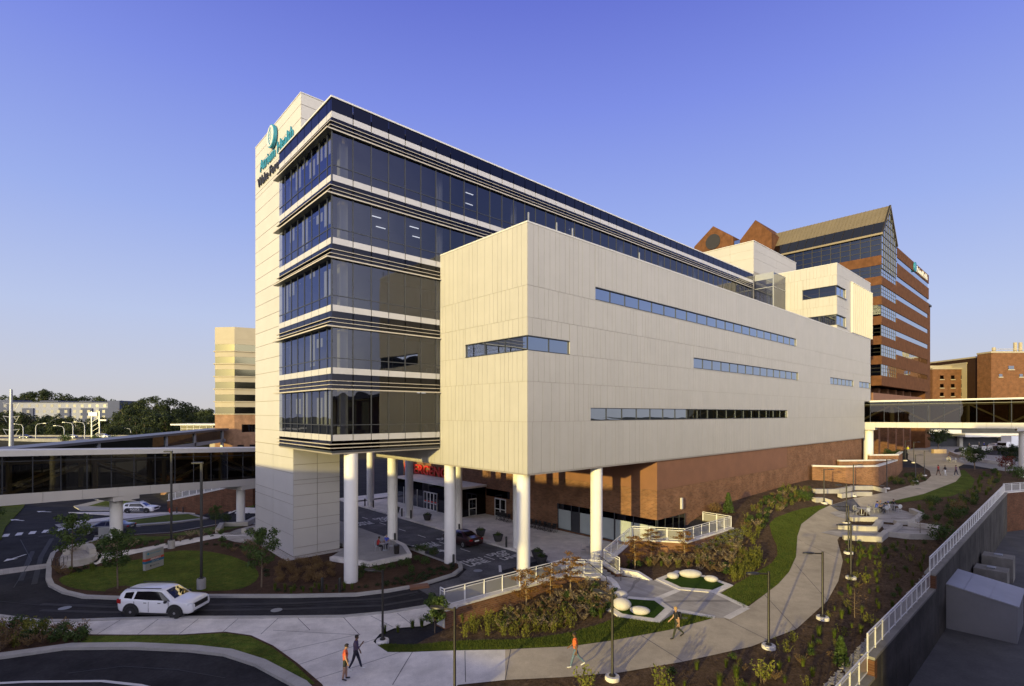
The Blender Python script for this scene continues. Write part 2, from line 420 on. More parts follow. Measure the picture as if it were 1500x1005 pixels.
# neutral fill glow added to the sky behind the camera, off the sun
dt = N(t, 'ShaderNodeVectorMath', operation='DOT_PRODUCT'); t.links.new(tc.outputs['Generated'], dt.inputs[0])
dt.inputs[1].default_value = (0.08, -0.95, 0.23)
gm = N(t, 'ShaderNodeMapRange'); gm.inputs['From Min'].default_value = 0.33; gm.inputs['From Max'].default_value = 1.0; t.links.new(dt.outputs['Value'], gm.inputs['Value'])
gp2 = N(t, 'ShaderNodeMath', operation='POWER'); gp2.inputs[1].default_value = 1.2; t.links.new(gm.outputs['Result'], gp2.inputs[0])
gl = N(t, 'ShaderNodeMix', data_type='RGBA'); zf_ = N(t, 'ShaderNodeMapRange', interpolation_type='SMOOTHSTEP'); zf_.inputs['From Min'].default_value = 0.66; zf_.inputs['From Max'].default_value = 0.12; t.links.new(sp.outputs[2], zf_.inputs['Value'])
zmul = N(t, 'ShaderNodeMath', operation='MULTIPLY'); t.links.new(gp2.outputs[0], zmul.inputs[0]); t.links.new(zf_.outputs['Result'], zmul.inputs[1])
t.links.new(zmul.outputs[0], gl.inputs[0]); t.links.new(rp.outputs[0], gl.inputs[6]); gl.inputs[7].default_value = (6.9, 6.6, 6.6, 1)
nsc = N(t, 'ShaderNodeVectorMath', operation='SCALE'); nsc.inputs['Scale'].default_value = 0.06; t.links.new(sky.outputs[0], nsc.inputs[0])
mxs = N(t, 'ShaderNodeMix', data_type='RGBA'); mxs.inputs[0].default_value = 0.15
t.links.new(gl.outputs[2], mxs.inputs[6]); t.links.new(nsc.outputs['Vector'], mxs.inputs[7])
zm = N(t, 'ShaderNodeMapRange', interpolation_type='SMOOTHSTEP'); zm.inputs['From Min'].default_value = 0.64; zm.inputs['From Max'].default_value = 0.82; t.links.new(sp.outputs[2], zm.inputs['Value'])
zx = N(t, 'ShaderNodeMix', data_type='RGBA'); t.links.new(zm.outputs['Result'], zx.inputs[0]); t.links.new(mxs.outputs[2], zx.inputs[6]); zx.inputs[7].default_value = (0.30, 0.29, 0.33, 1)   # unseen overhead sky, toned for the fill light it gives
t.links.new(zx.outputs[2], bg.inputs['Color']); bg.inputs['Strength'].default_value = 0.97
sl = bpy.data.lights.new('Sun', 'SUN'); so = bpy.data.objects.new('Sun', sl); C.objects.link(so)
sl.energy = 5.3; sl.angle = R(0.55); sl.color = (1.0, 0.80, 0.28)
so.rotation_euler = Euler((R(90 - SUN_EL), 0, R(-SUN_AZ)), 'XYZ')
S.view_settings.view_transform = 'Standard'; S.view_settings.look = 'None'; S.view_settings.exposure = 0
S.render.engine = 'CYCLES'
S.cycles.max_bounces = 8; S.cycles.transparent_max_bounces = 14; S.cycles.use_denoising = True
S.cycles.sample_clamp_indirect = 8; S.cycles.caustics_reflective = True

# ------------------------------------------------------------------ the hospital building
hosp = thing('medical_building', 'long hospital building with stacked dark glass tower, white metal panel box and round columns', 'building', (PCX, PCY, 0), math.atan2(DBY, DBX))
TX, TY = -9.61, 10.78          # near corner of the glass tower (local)
TEND = 62.9; TBACK = 22.3
rnd = random.Random(3)

def panelled(name, face, a0, a1, z0, z1, rows, widths, holes, m, off=0.0, gap=0.024, thick=0.03, vs=None):
    """metal wall panels with open joints. face: ('x', value) facing -x or ('y', value) facing -y; holes: (a0, a1, z0, z1)"""
    mb = MB(); mb.var = []
    for r in range(len(rows) - 1):
        zb, zt = rows[r], rows[r+1]
        a = a0; cuts = [a0]
        while a < a1 - 0.3:
            a += widths() if callable(widths) else widths
            if a > a1 - 0.25: a = a1
            cuts.append(a)
        for h in holes:
            if h[2] < zt and h[3] > zb: cuts += [h[0], h[1]]
        cuts = sorted(set(c for c in cuts if a0 <= c <= a1))
        for i in range(len(cuts) - 1):
            p, q = cuts[i], cuts[i+1]
            if q - p < 0.05: continue
            mid = (p + q) / 2; spans = [(zb, zt)]
            for h in holes:
                if h[0] - 1e-4 <= mid <= h[1] + 1e-4:
                    ns = []
                    for (u0, u1) in spans:
                        if h[2] >= u1 or h[3] <= u0: ns.append((u0, u1)); continue
                        if h[2] > u0 + 0.02: ns.append((u0, h[2]))
                        if h[3] < u1 - 0.02: ns.append((h[3], u1))
                    spans = ns
            for (u0, u1) in spans:
                n0 = len(mb.f); g = gap / 2
                d = off - thick - rnd.uniform(0, 0.003)
                if face[0] == 'x': mb.box(face[1] + d, face[1] + off, p + g, q - g, u0 + g, u1 - g)
                else: mb.box(p + g, q - g, face[1] + d, face[1] + off, u0 + g, u1 - g)
                v = rnd.random(); mb.var += [v] * (len(mb.f) - n0)
    return mb

W = lambda: rnd.choice((0.46, 0.46, 0.61, 0.61, 0.92))
# holes of the ribbon windows in the white box
ROWS = [8.72, 12.42, 15.3, 17.5, 19.86, 22.13, 26.55]
RB = 88.0
wl = (0, 7.2, 17.5, 18.56)                     # corner window, side face
right_w = [(0, 4.47, 17.5, 18.56), (7.6, 51.1, 22.19, 23.23), (23.3, 51.8, 17.6, 18.66), (7.0, 47.9, 12.45, 13.46), (65.3, 77.4, 17.6, 18.66), (80.8, 87.9, 17.6, 18.66)]
core = MB()
# backing behind the panels, split so that the windows open into it
def backing(face, a0, a1, z0, z1, holes, depth=0.25):
    zs = sorted(set([z0, z1] + [h[2] for h in holes] + [h[3] for h in holes]))
    for i in range(len(zs) - 1):
        u0, u1 = zs[i], zs[i+1]; cs = [a0, a1]
        hh = [h for h in holes if h[2] <= u0 + 1e-5 and h[3] >= u1 - 1e-5]
        segs = [(a0, a1)]
        for h in hh:
            ns = []
            for (p, q) in segs:
                if h[1] <= p or h[0] >= q: ns.append((p, q)); continue
                if h[0] > p: ns.append((p, h[0]))
                if h[1] < q: ns.append((h[1], q))
            segs = ns
        for (p, q) in segs:
            if face[0] == 'x': core.box(face[1] + 0.002, face[1] + depth, p, q, u0, u1)
            else: core.box(p, q, face[1] + 0.002, face[1] + depth, u0, u1)
backing(('y', 0.0), 0.0, 84.0, 8.72, 15.3, [h for h in right_w if h[3] < 15.3])
backing(('y', 0.0), 0.0, RB, 15.3, 26.5, [h for h in right_w if h[2] > 15.3])
backing(('x', 0.0), 0.25, 10.7, 10.15, 26.5, [(0.25, 7.2, 17.5, 18.56)])
backing(('x', 0.0), 0.25, 22.4, 8.72, 10.15, [])
core.box(RB - 0.25, RB, 0.25, 22, 15.3, 26.5); core.box(83.75, 84.0, 0.25, 22, 8.72, 15.3)
core.build('panel_backing', M['panel_joint'], hosp)
sf = MB(); sf.box(0.02, 84.0, 0.02, 22.4, 8.60, 8.715); sf.box(84.0, RB, 0.02, 22, 15.2, 15.295); sf.build('soffit', M['soffit'], hosp)
pn = panelled('w', ('y', 0.0), 0.0, 84.0, 0, 0, ROWS[:3], W, [h for h in right_w if h[3] < 15.3], None)
q = panelled('w', ('y', 0.0), 0.0, RB, 0, 0, ROWS[2:], W, [h for h in right_w if h[2] > 15.3], None)
pn.add(q); pn.var += q.var
pn.build('wall_panels', M['panel'], hosp)
pl = panelled('w', ('x', 0.0), -0.03, 10.75, 0, 0, ROWS[1:], W, [wl], None)
q = panelled('w', ('x', 0.0), 10.75, 22.4, 0, 0, [8.72, 10.1], W, [], None); pl.add(q); pl.var += q.var
q = panelled('w', ('x', 0.0), -0.03, 10.75, 0, 0, ROWS[:2], W, [], None); pl.add(q); pl.var += q.var
pl.build('wall_panels', M['panel'], hosp)
rf = MB(); rf.box(0.1, RB - 0.1, 0.1, TY, 26.3, 26.5); rf.build('roof', M['roofdark'], hosp)
cp = MB(); cp.box(-0.06, RB + 0.05, -0.06, 0.35, 26.55, 26.66); cp.box(-0.06, 0.3, 0.35, TY - 0.05, 26.55, 26.66); cp.build('coping', M['white'], hosp)
for x in (0.25, 3.2, 5.0, 14.0):
    MB().box(x - 0.04, x + 0.04, 0.1, 0.18, 26.66, 27.35).build('roof_post', M['metalgrey'], hosp)

def ribbon(face, a0, a1, z0, z1, step, gm=None, recess=0.10, parent=hosp, fr=0.05, dark=True, side=-1):
    """a ribbon window: glass with frame and mullions; the face looks along -x or -y"""
    gm = gm or M['glasswin']
    g = MB(); f = MB()
    def bx(mb, p, q, d0, d1, u0, u1):
        if face[0] == 'x': mb.box(face[1] + d0, face[1] + d1, p, q, u0, u1)
        else: mb.box(p, q, face[1] + d0, face[1] + d1, u0, u1)
    if face[0] == 'x': g.quad((face[1]+recess, a0, z0), (face[1]+recess, a0, z1), (face[1]+recess, a1, z1), (face[1]+recess, a1, z0))
    else: g.quad((a0, face[1]+recess, z0), (a1, face[1]+recess, z0), (a1, face[1]+recess, z1), (a0, face[1]+recess, z1))
    o = g.build('window', gm, parent)
    bx(f, a0, a1, -0.035, recess + 0.03, z0 - 0.002, z0 + fr); bx(f, a0, a1, -0.035, recess + 0.03, z1 - fr, z1 + 0.002)
    n = max(1, round((a1 - a0) / step))
    for i in range(n + 1):
        c = a0 + (a1 - a0) * i / n
        bx(f, max(a0, c - fr/2), min(a1, c + fr/2), recess - 0.05, recess + 0.04, z0 + fr, z1 - fr)
    f.build('frame', M['mullion'] if dark else M['white'], o)
    return o
ribbon(('x', 0.0), 0.10, 7.2, 17.5, 18.56, 2.3)
for (a, b, c, d) in right_w:
    ribbon(('y', 0.0), a + (0.10 if a == 0 else 0), b, c, d, 2.1)
# rooms behind the ribbon windows
it = MB()
for z in (12.0, 16.9, 21.6):
    it.box(0.4, 83, 0.4, 10.5, z - 0.25, z)
it.box(0.4, 83.4, 6.0, 6.2, 8.9, 26.2); it.box(7.9, 8.1, 0.4, 6, 8.9, 26.2)
it.build('interior_floor', M['interior'], hosp)
for (x, y, z) in [(11, 2.5, 24.2), (15.2, 2.5, 24.2), (24, 2.5, 24.2), (33, 2.6, 24.2), (38, 2.6, 24.2), (1.5, 3, 19.6), (30, 2.5, 19.7), (42, 2.5, 19.7)]:
    MB().box(x, x + 1.3, y, y + 0.10, z, z + 0.06).build('ceiling_light', M['light'], hosp)

# --- glass tower
LED = [33.85, 29.15, 24.44, 19.39, 14.76]      # undersides of the deep ledges
GB = [30.66, 26.03, 21.05, 16.42, 11.44]       # sills
def band(name, m, z0, z1, d0, x1=TEND, y1=TBACK, gapstep=None, parent=hosp):
    """a band running round both visible faces, outer surface proud by d0"""
    mb = MB(); mb.var = []
    def addb(*a):
        n0 = len(mb.f); mb.box(*a); v = rnd.random(); mb.var += [v]*(len(mb.f)-n0)
    if gapstep is None:
        addb(TX - d0, x1, TY - d0, TY + 0.12, z0, z1)
        addb(TX - d0, TX + 0.12, TY + 0.12, y1, z0, z1)
    else:
        g = 0.04; c = TX - d0
        cuts = [TX - d0] + [TX + 1.65 + 1.5*i for i in range(100) if TX + 1.65 + 1.5*i < x1 - 0.2] + [x1]
        for i in range(len(cuts)-1): addb(cuts[i] + (g if i else 0), cuts[i+1] - g, TY - d0, TY + 0.12, z0, z1)
        cuts = [TY + 0.12, TY + 0.8] + [TY + 0.8 + 1.5*i for i in range(1, 12) if TY + 0.8 + 1.5*i < y1 - 0.2] + [y1]
        for i in range(len(cuts)-1): addb(TX - d0, TX + 0.12, cuts[i] + g, cuts[i+1] - g, z0, z1)
    return mb.build(name, m, parent)
LB = TY + 11.3                                   # where the side glass meets the white slab
def endx(z): return 0.0 - 0.05 if z < 26.0 else TEND
band('parapet_glass', M['darkspan'], 35.3, 36.3, 0.03, y1=LB, gapstep=1)
band('parapet_coping', M['white'], 36.3, 36.42, 0.10, y1=LB)
band('spandrel', M['whitestrip'], 34.85, 35.3, 0.04, y1=LB, gapstep=1)
band('dark_spandrel', M['darkspan'], 33.87, 34.85, 0.02, y1=LB, gapstep=1)
def ledge(z, dl, dr, h, x1):
    mb = MB()
    mb.box(TX - dl, x1 + (0.25 if x1 < 1 else 0), TY - dr, TY + 0.02, z, z + h)
    mb.box(TX - dl, TX + 0.02, TY + 0.02, LB + 0.3, z, z + h)
    for fi in range(0, len(mb.m), 6): mb.m[fi] = 1      # undersides coloured dark in place of their shade
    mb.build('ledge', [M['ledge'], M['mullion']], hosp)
for k in range(5):
    zl = LED[k]; zs = GB[k]; nxt = LED[k+1] if k < 4 else 10.1
    x1 = endx(zs)
    ex = endx(zl - 1)
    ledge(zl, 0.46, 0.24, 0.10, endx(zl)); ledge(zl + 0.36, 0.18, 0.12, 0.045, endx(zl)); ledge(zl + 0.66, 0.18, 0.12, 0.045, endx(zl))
    # glass
    g = MB(); zt = zl
    g.quad((TX, TY, zs), (x1, TY, zs), (x1, TY, zt), (TX, TY, zt))
    o = g.build('window', M['glass'], hosp)
    f = MB()
    cuts = [TX + 1.65 + 1.5*i for i in range(100) if TX + 1.65 + 1.5*i < x1 - 0.1]
    for c in cuts: f.box(c - 0.03, c + 0.03, TY - 0.05, TY + 0.10, zs, zt)
    f.box(TX + 0.04, x1, TY - 0.03, TY + 0.08, zs + 0.68, zs + 0.74); f.box(TX - 0.045, TX + 0.05, TY - 0.045, TY + 0.05, zs - 0.5, zt)
    f.build('mullion', M['mullion'], o)
    g = MB(); g.quad((TX, TY, zs), (TX, TY, zt), (TX, LB, zt), (TX, LB, zs))
    o = g.build('window', M['glass_sky'], hosp)
    f = MB()
    for i in range(8):
        c = TY + 0.8 + 1.5*i
        if c < LB: f.box(TX - 0.04, TX + 0.10, c - 0.03, c + 0.03, zs, zt)
    f.box(TX - 0.03, TX + 0.08, TY + 0.06, LB, zs + 0.68, zs + 0.74)
    f.build('mullion', M['mullion'], o)
    band('spandrel', M['whitestrip'], zs - 0.46, zs, 0.04, x1=x1, y1=LB, gapstep=1)
    band('dark_spandrel', M['darkspan'], nxt + 0.15, zs - 0.46, 0.02, x1=x1, y1=LB, gapstep=1)
ledge(10.42, 0.22, 0.16, 0.06, -0.05); ledge(10.7, 0.22, 0.16, 0.06, -0.05); 
mb = MB(); mb.box(TX - 0.06, -0.05, TY - 0.06, TY + 0.3, 10.1, 10.25); mb.box(TX - 0.06, TX + 0.3, TY + 0.3, LB, 10.1, 10.25); mb.build('base_trim', M['mullion'], hosp)
mb = MB(); mb.box(TX + 0.02, -0.05, TY + 0.02, LB, 9.98, 10.095); mb.box(-4.3, -0.05, LB, 32, 9.98, 10.095); mb.build('soffit', M['soffit'], hosp)
# tower inside: slabs, back wall, round columns, furniture and lights
fl = MB(); wi = MB(); cl = MB(); lt = MB(); bl = MB(); fu = MB()
for k in range(5):
    zs = GB[k] - 0.75; zc = LED[k] + 0.2
    x1 = TEND - 0.3
    fl.box(TX + 0.3, x1, TY + 0.35, TBACK - 0.2, zs - 0.4, zs)
    fl.box(TX + 0.3, x1, TY + 0.35, TBACK - 0.2, zc + 0.25, zc + 0.35)
    wi.box(TX + 5.6, x1, TY + 5.2, TY + 5.35, zs, zc + 0.25)
    wi.box(TX + 5.6, TX + 5.75, TY + 5.35, TBACK - 0.3, zs, zc + 0.25)
    MB().box(TX + 1.1, TX + 1.75, TY + 1.1, TY + 1.6, zs, zc + 0.25).build('interior_column', M['interior'], hosp)
    for i in range(8 if k < 2 else 1):
        if TX + 1.5 + 9.0*(i+1) < x1: MB().lathe([(0.32, 0), (0.32, zc + 0.25 - zs)], 10, (TX + 1.5 + 9.0*(i+1), TY + 1.5, zs)).build('interior_column', M['interior'], hosp)
    for i in range(14):
        x = TX + 3.5 + 5.2*i + rnd.uniform(-0.8, 0.8)
        if x < x1 - 3 and i < (14 if k < 1 else 3) and rnd.random() < 0.33:
            for (xx, yy) in ((x, TY + 2.2), (x + 1.5, TY + 4.2)): MB().box(xx, xx + 0.9, yy, yy + 0.06, zc - 0.05, zc + 0.01).build('ceiling_light', M['light'], hosp)
    for i in range(4):
        x = TX + 2.5 + 2.2*i + rnd.uniform(-0.5, 0.5)
        MB().box(x, x + rnd.uniform(0.5, 1.4), TY + 1.2, TY + 1.9, zs, zs + rnd.choice((0.95, 0.95, 1.35))).build('furniture', M['intdark'], hosp)
    # blinds drawn part of the way on the side face
    for i in range(7):
        a = TY + 0.95 + 1.5*i
        if rnd.random() < 0.75: MB().box(TX + 0.30, TX + 0.33, a, a + 1.0 + rnd.uniform(0, 0.2), LED[k] - rnd.choice((0.5, 1.2, 1.8, 2.6)), LED[k] - 0.02 - (rnd.choice((0, 0.0, 0.5)))).build('blind', M['interior'], hosp)
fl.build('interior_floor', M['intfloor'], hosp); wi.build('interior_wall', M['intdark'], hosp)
rf = MB(); rf.box(TX + 0.2, TEND, TY + 0.2, TBACK, 35.6, 35.8); rf.box(TX + 0.3, TEND, TBACK - 0.15, TBACK, 10.2, 35.6); rf.box(TEND - 0.2, TEND, TY + 0.2, TBACK, 26.6, 36.2); rf.build('roof', M['roofdark'], hosp)

# --- white slab with the sign
SX = -8.65
sb = MB()
sb.box(SX + 0.02, -4.36, TY + 10.5 + 0.02, 32.3, -0.2, 10.05); sb.box(SX + 0.02, -4.36, LB + 0.02, 32.3, 10.05, 36); sb.box(SX + 0.02, -3.5, TY + 8.67 + 0.02, 32.3, 35.85, 40.95)
sb.build('slab_core', M['panel_joint'], hosp)
r1 = [0.15, 2.0, 3.4, 4.8, 5.6, 7.6, 9.0, 10.03]
sp_ = panelled('s', ('x', SX), TY + 10.5 - 0.03, 32.32, 0, 0, r1, lambda: 5.45, [], None, gap=0.05)
r2 = [10.03 + 0.02] + [11.4 + 1.42*i for i in range(21)] + [40.98]
r2 = [z for z in r2 if z < 36] 
q = panelled('s', ('x', SX), LB + 0.03, 32.32, 0, 0, r2, lambda: 11.0, [], None, gap=0.04); sp_.add(q); sp_.var += q.var
q = panelled('s', ('x', SX), TY + 8.67 - 0.03, 32.32, 0, 0, [36.0, 37.4, 38.8, 40.0, 40.98], lambda: 14.0, [], None, gap=0.04); sp_.add(q); sp_.var += q.var
q = panelled('s', ('x', SX), LB + 0.03, 32.32, 0, 0, [r2[-1], 36.0], lambda: 11.0, [], None, gap=0.04); sp_.add(q); sp_.var += q.var
q = panelled('s', ('y', TY + 10.5), SX - 0.01, -4.34, 0, 0, [0.15, 0.9, 2.6, 3.4, 4.6, 5.6, 6.6, 7.0, 8.4, 10.03], lambda: 2.16, [], None, gap=0.05); sp_.add(q); sp_.var += q.var
q = panelled('s', ('y', TY + 8.67), SX - 0.01, -3.48, 0, 0, [36.0, 37.4, 38.8, 40.0, 40.98], lambda: 5.3, [], None, gap=0.04); sp_.add(q); sp_.var += q.var
sp_.build('slab_panels', M['slabpanel'], hosp)
MB().box(SX - 0.06, -3.45, TY + 8.6, 32.36, 40.98, 41.06).build('coping', M['white'], hosp)
# lettering
M['teal'] = mat('teal_letter', (0.03,0.22,0.31), 0.4, 0.03); M['blackletter'] = mat('black_letter', (0.02,0.02,0.022), 0.5, 0.03)
M['redletter'] = mat('red_letter', (0.55,0.035,0.02), 0.4, 0.03)
fx = SX - 0.03
textobj('sign_lettering', 'Atrium Health', 1.62, M['teal'], frame((fx - 0.10, 30.4, 37.75), (0,-1,0), (0,0,1)), hosp, depth=0.05, bold=0.0)
textobj('sign_lettering', 'Wake Forest', 1.35, M['blackletter'], frame((fx - 0.10, 31.1, 36.35), (0,-1,0), (0,0,1)), hosp, depth=0.05, bold=0.012)
lg = MB(); ring = [(1.08, 0), (1.08, 0.32)]
lg.lathe([(0.01,0),(1.02,0),(1.08,0.03),(1.08,0.30)], 40)
Ml = frame((fx - 0.42, TY + 15.46, 39.75), (0,-1,0), (0,0,1))
lg2 = MB()
for v in lg.v: lg2.v.append((v[0]*0.98, v[1], -v[2] + 0.0))
lg2.f = [tuple(reversed(f)) for f in lg.f]; lg2.m = lg.m; lg2.xf(Ml)
lo = lg2.build('sign_logo', M['teal'], hosp, sm=30)
em = MB()
em.lathe([(0.97, 0.01), (0.97, 0.02)], 32)
em.xf(Ml); em.build('emblem_disc', M['white'], lo)
tr = MB()
def stroke(p, wd, z=0.03):
    for i in range(len(p)-1): tr.bar((p[i][0], p[i][1], z), (p[i+1][0], p[i+1][1], z), wd, 0.02)
arc = lambda cx, cy, r, a0, a1, n=10: [(cx + r*math.cos(R(a0+(a1-a0)*i/n)), cy + r*math.sin(R(a0+(a1-a0)*i/n))) for i in range(n+1)]
stroke(arc(0.55, 0, 0.95, 120, 240), 0.14)            # trunk-like stem and leaf veins of the emblem
for k in range(4): stroke([(-0.35, -0.5 + 0.3*k), (0.15, -0.42 + 0.32*k), (0.42, -0.25 + 0.3*k)], 0.09)
tr.xf(Ml); tr.build('emblem_leaf', M['teal'], lo)

# --- block on the white box with corner windows and fins
def wallblock(mb, x0, x1, y0, y1, z0, z1): mb.box(x0, x1, y0, y1, z0, z1)
hl = [(0.0, 5.06, 31.9, 33.55), (0.0, 5.06, 27.2, 28.9)]
bx0 = 68.6
core = MB(); backing(('x', bx0), 0.25, 14, 26.5, 36.9, [(0.25, h[1], h[2], h[3]) for h in hl]); backing(('y', 0.0), bx0, RB, 26.62, 36.9, [(bx0, 73.2, h[2], h[3]) for h in hl]); core.box(bx0, RB, 0.3, 14, 36.7, 36.9)
core.build('panel_backing', M['panel_joint'], hosp)
q1 = panelled('b', ('x', bx0), -0.03, 14, 0, 0, [26.67, 30.4, 35.2, 37.0], W, hl, None)
q2 = panelled('b', ('y', 0.0), bx0, RB, 0, 0, [26.67, 30.4, 35.2, 37.0], W, [(bx0, 73.2, h[2], h[3]) for h in hl], None); q1.add(q2); q1.var += q2.var
q1.build('wall_panels', M['panel'], hosp)
MB().box(bx0 - 0.06, RB + 0.05, -0.06, 14, 37.0, 37.1).build('coping', M['white'], hosp)
for h in hl:
    ribbon(('x', bx0), 0.1, h[1], h[2], h[3], 2.4, gm=M['glassdark'], recess=0.18); ribbon(('y', 0.0), bx0 + 0.1, 73.2, h[2], h[3], 2.4, recess=0.18)
    MB().box(bx0 - 0.25, 73.2, -0.25, -0.04, h[2] - 0.12, h[2] - 0.02).build('window_sill', M['metalgrey'], hosp)
MB().box(75.85, 87.9, -0.035, -0.01, 26.7, 35.2).build('screen_backing', M['panel_joint'], hosp)
fn = MB(); fn.box(75.8, 87.9, -0.30, -0.04, 35.2, 35.3)
for i in range(11): 
    x = 75.9 + 1.18*i; fn.box(x, x + 0.10, -0.42, -0.04, 26.7, 35.2)
fn.build('sun_fins', M['slabpanel'], hosp)
# --- penthouse and glass link
core = MB(); core.box(63.25, 82.4, 10.85, 22, 26.4, 41.9); core.build('panel_backing', M['panel_joint'], hosp)
q1 = panelled('p', ('x', 63.25), 10.8, 22, 0, 0, [34, 36.9, 39.2, 40.6, 42.0], lambda: 4.0, [], None); q2 = panelled('p', ('y', 10.83), 63.25, 82.4, 0, 0, [36.9, 39.2, 40.6, 42.0], lambda: 9.6, [], None); q1.add(q2); q1.var += q2.var
q1.build('penthouse_panels', M['panel'], hosp); MB().box(63.1, 82.5, 10.72, 22, 42.0, 42.1).build('coping', M['white'], hosp)
lk = MB(); lk.quad((63.4, 7.7, 26.6), (63.4, 7.7, 36.2), (63.4, 10.78, 36.2), (63.4, 10.78, 26.6)); lk.quad((63.4, 7.7, 26.6), (68.6, 7.7, 26.6), (68.6, 7.7, 36.2), (63.4, 7.7, 36.2))
o = lk.build('glass_link', M['glass'], hosp)
f = MB(); f.box(63.33, 63.47, 7.63, 7.77, 26.6, 36.3); f.box(63.36, 63.44, 7.77, 10.7, 35.2, 36.25); f.box(63.47, 68.6, 7.66, 7.74, 36.15, 36.25)
for z in (29.2, 30.2, 33.8): f.box(63.36, 63.44, 7.77, 10.7, z, z + 0.1); f.box(63.47, 68.6, 7.66, 7.74, z, z + 0.1)
f.build('frame', M['metalgrey'], o)
MB().box(63.6, 68.4, 8.0, 10.7, 30.0, 30.4).build('interior_floor', M['interior'], hosp)

# --- columns
def column(x, y, r=0.5, zt=8.6, name='column'):
    mb = MB(); mb.lathe([(r, -0.15), (r, zt)], 32, (x, y, 0)); mb.build(name, M['column'], hosp, sm=40)
    MB().lathe([(r + 0.04, 0), (r + 0.04, 0.03)], 32, (x, y, 0.06)).build('column_collar', M['concrete'], hosp)
for a in (1.2, 10.4, 20.3): column(0.75, a)
for a in (0.75, 10.3, 20.1, 30.3, 40.6): column(8.7, a)
column(TX + 1.75, TY + 0.55, 0.52, 10.0)

# --- brick base
BX = 17.1
bb = MB(); bb.box(BX, 83.5, 0.30, 1.0, -0.3, 5.8); bb.box(BX, BX + 1.0, 1.0, 46, -0.3, 5.8)
bb.box(48.6, 83.5, 0.30, 1.0, 5.8, 8.6); bb.box(BX, BX + 1.0, 20, 46, 5.8, 8.6); bb.box(83.0, 83.5, 1.0, 20, -0.3, 8.6)
bb.build('brick_wall', M['brick'], hosp)
tc_ = MB(); tc_.box(BX - 0.03, 48.6, 0.27, 0.9, 5.82, 8.6); tc_.box(BX - 0.03, BX + 0.9, 0.9, 20, 5.82, 8.6); tc_.build('terracotta_band', M['terracotta'], hosp)
# storefront round the corner of the brick base
so_ = MB(); so_.box(BX - 0.06, BX - 0.02, 0.25, 12.9, 2.45, 3.05); so_.box(BX - 0.06, 22, 0.24, 0.28, 2.45, 3.05)
so_.build('storefront_head', M['darkspan'], hosp)
M['frosted'] = mat('frosted_panel', (0.36,0.40,0.40), 0.25, 0.05, 1)
for (p, q_) in ((10.9, 12.7), (7.2, 9.6), (5.2, 7.1), (2.9, 5.0), (0.4, 2.8)):
    g = MB(); g.quad((BX - 0.04, p, 0.35), (BX - 0.04, p, 2.45), (BX - 0.04, q_, 2.45), (BX - 0.04, q_, 0.35)); o = g.build('storefront_glass', M['frosted'], hosp)
f = MB()
for p in (12.75, 10.8, 9.7, 7.15, 5.1, 2.85, 0.36): f.box(BX - 0.09, BX - 0.005, p - 0.05, p + 0.05, 0.3, 3.07)
f.box(BX - 0.09, BX - 0.005, 0.3, 12.8, 0.26, 0.34); f.box(BX - 0.05, BX - 0.005, 9.65, 10.85, 0.34, 2.44)
f.build('frame', M['mullion'], o)
g = MB(); g.quad((BX, 0.26, 0.35), (22, 0.26, 0.35), (22, 0.26, 2.45), (BX, 0.26, 2.45)); o = g.build('storefront_glass', M['glassdark'], hosp)
f = MB()
for x in (BX, 18.4, 19.8, 20.9, 22): f.box(x - 0.04, x + 0.04, 0.2, 0.295, 0.3, 3.07)
f.build('frame', M['mullion'], o)
MB().box(21.2, 21.45, 0.1, 0.27, 3.6, 4.7).build('wall_light', M['white'], hosp)
# vestibule of the emergency entrance
vb = MB(); vb.box(13.25, BX, 25.45, 41.2, 2.5, 3.6)
vb.box(13.25, BX, 25.45, 25.5, 0.06, 2.5); vb.box(13.25, 13.3, 25.5, 30.6, 0.06, 2.5)
vb.build('vestibule', M['darkspan'], hosp)
MB().box(13.05, BX, 25.25, 41.4, 3.6, 3.85).build('vestibule_roof', M['concrete2'], hosp)
g = MB(); g.quad((13.27, 33.9, 0.1), (13.27, 33.9, 2.5), (13.27, 41.2, 2.5), (13.27, 41.2, 0.1)); o = g.build('vestibule_glass', M['glassdark'], hosp)
f = MB()
for a in (33.95, 35.7, 37.5, 39.3, 41.15): f.box(13.2, 13.3, a - 0.04, a + 0.04, 0.06, 2.5)
f.box(13.2, 13.3, 25.4, 30.6, 0.0, 0.12); f.box(13.2, 13.3, 34, 41.2, 0.0, 0.12); f.box(13.2, BX, 25.4, 25.46, 0.0, 0.12); f.build('frame', M['white'], o)
def glazed_door(face, c0, c1, z1, leaves, nm='sliding_door'):
    f = MB(); g = MB(); n = leaves; ww = (c1 - c0)/n
    def bx(mb, p, q, d0, d1, u0, u1):
        if face[0] == 'x': mb.box(face[1] - d1, face[1] - d0, p, q, u0, u1)
        else: mb.box(p, q, face[1] - d1, face[1] - d0, u0, u1)
    for i in range(n):
        p = c0 + ww*i; q = p + ww
        bx(f, p, p + 0.09, 0.0, 0.08, 0.02, z1); bx(f, q - 0.09, q, 0.001, 0.081, 0.02, z1)
        bx(f, p + 0.09, q - 0.09, 0.0, 0.08, 0.02, 0.2); bx(f, p + 0.09, q - 0.09, 0.0, 0.08, z1 - 0.14, z1); bx(f, p + 0.09, q - 0.09, 0.0, 0.08, 1.0, 1.1)
        bx(g, p + 0.09, q - 0.09, 0.01, 0.03, 0.2, z1 - 0.14)
    o = f.build(nm, M['white'], hosp); g.build('pane', M['glassdark'], o)
    return o, bx
o, bx_ = glazed_door(('x', 13.2), 30.7, 33.9, 2.5, 4)
rs = MB()
for i in range(4): bx_(rs, 30.7 + 0.8*i + 0.15, 30.7 + 0.8*i + 0.65, 0.035, 0.045, 1.15, 1.32)
rs.build('door_sticker', M['redletter'], o)
glazed_door(('y', 25.4), 14.3, 15.5, 2.3, 1, 'door')
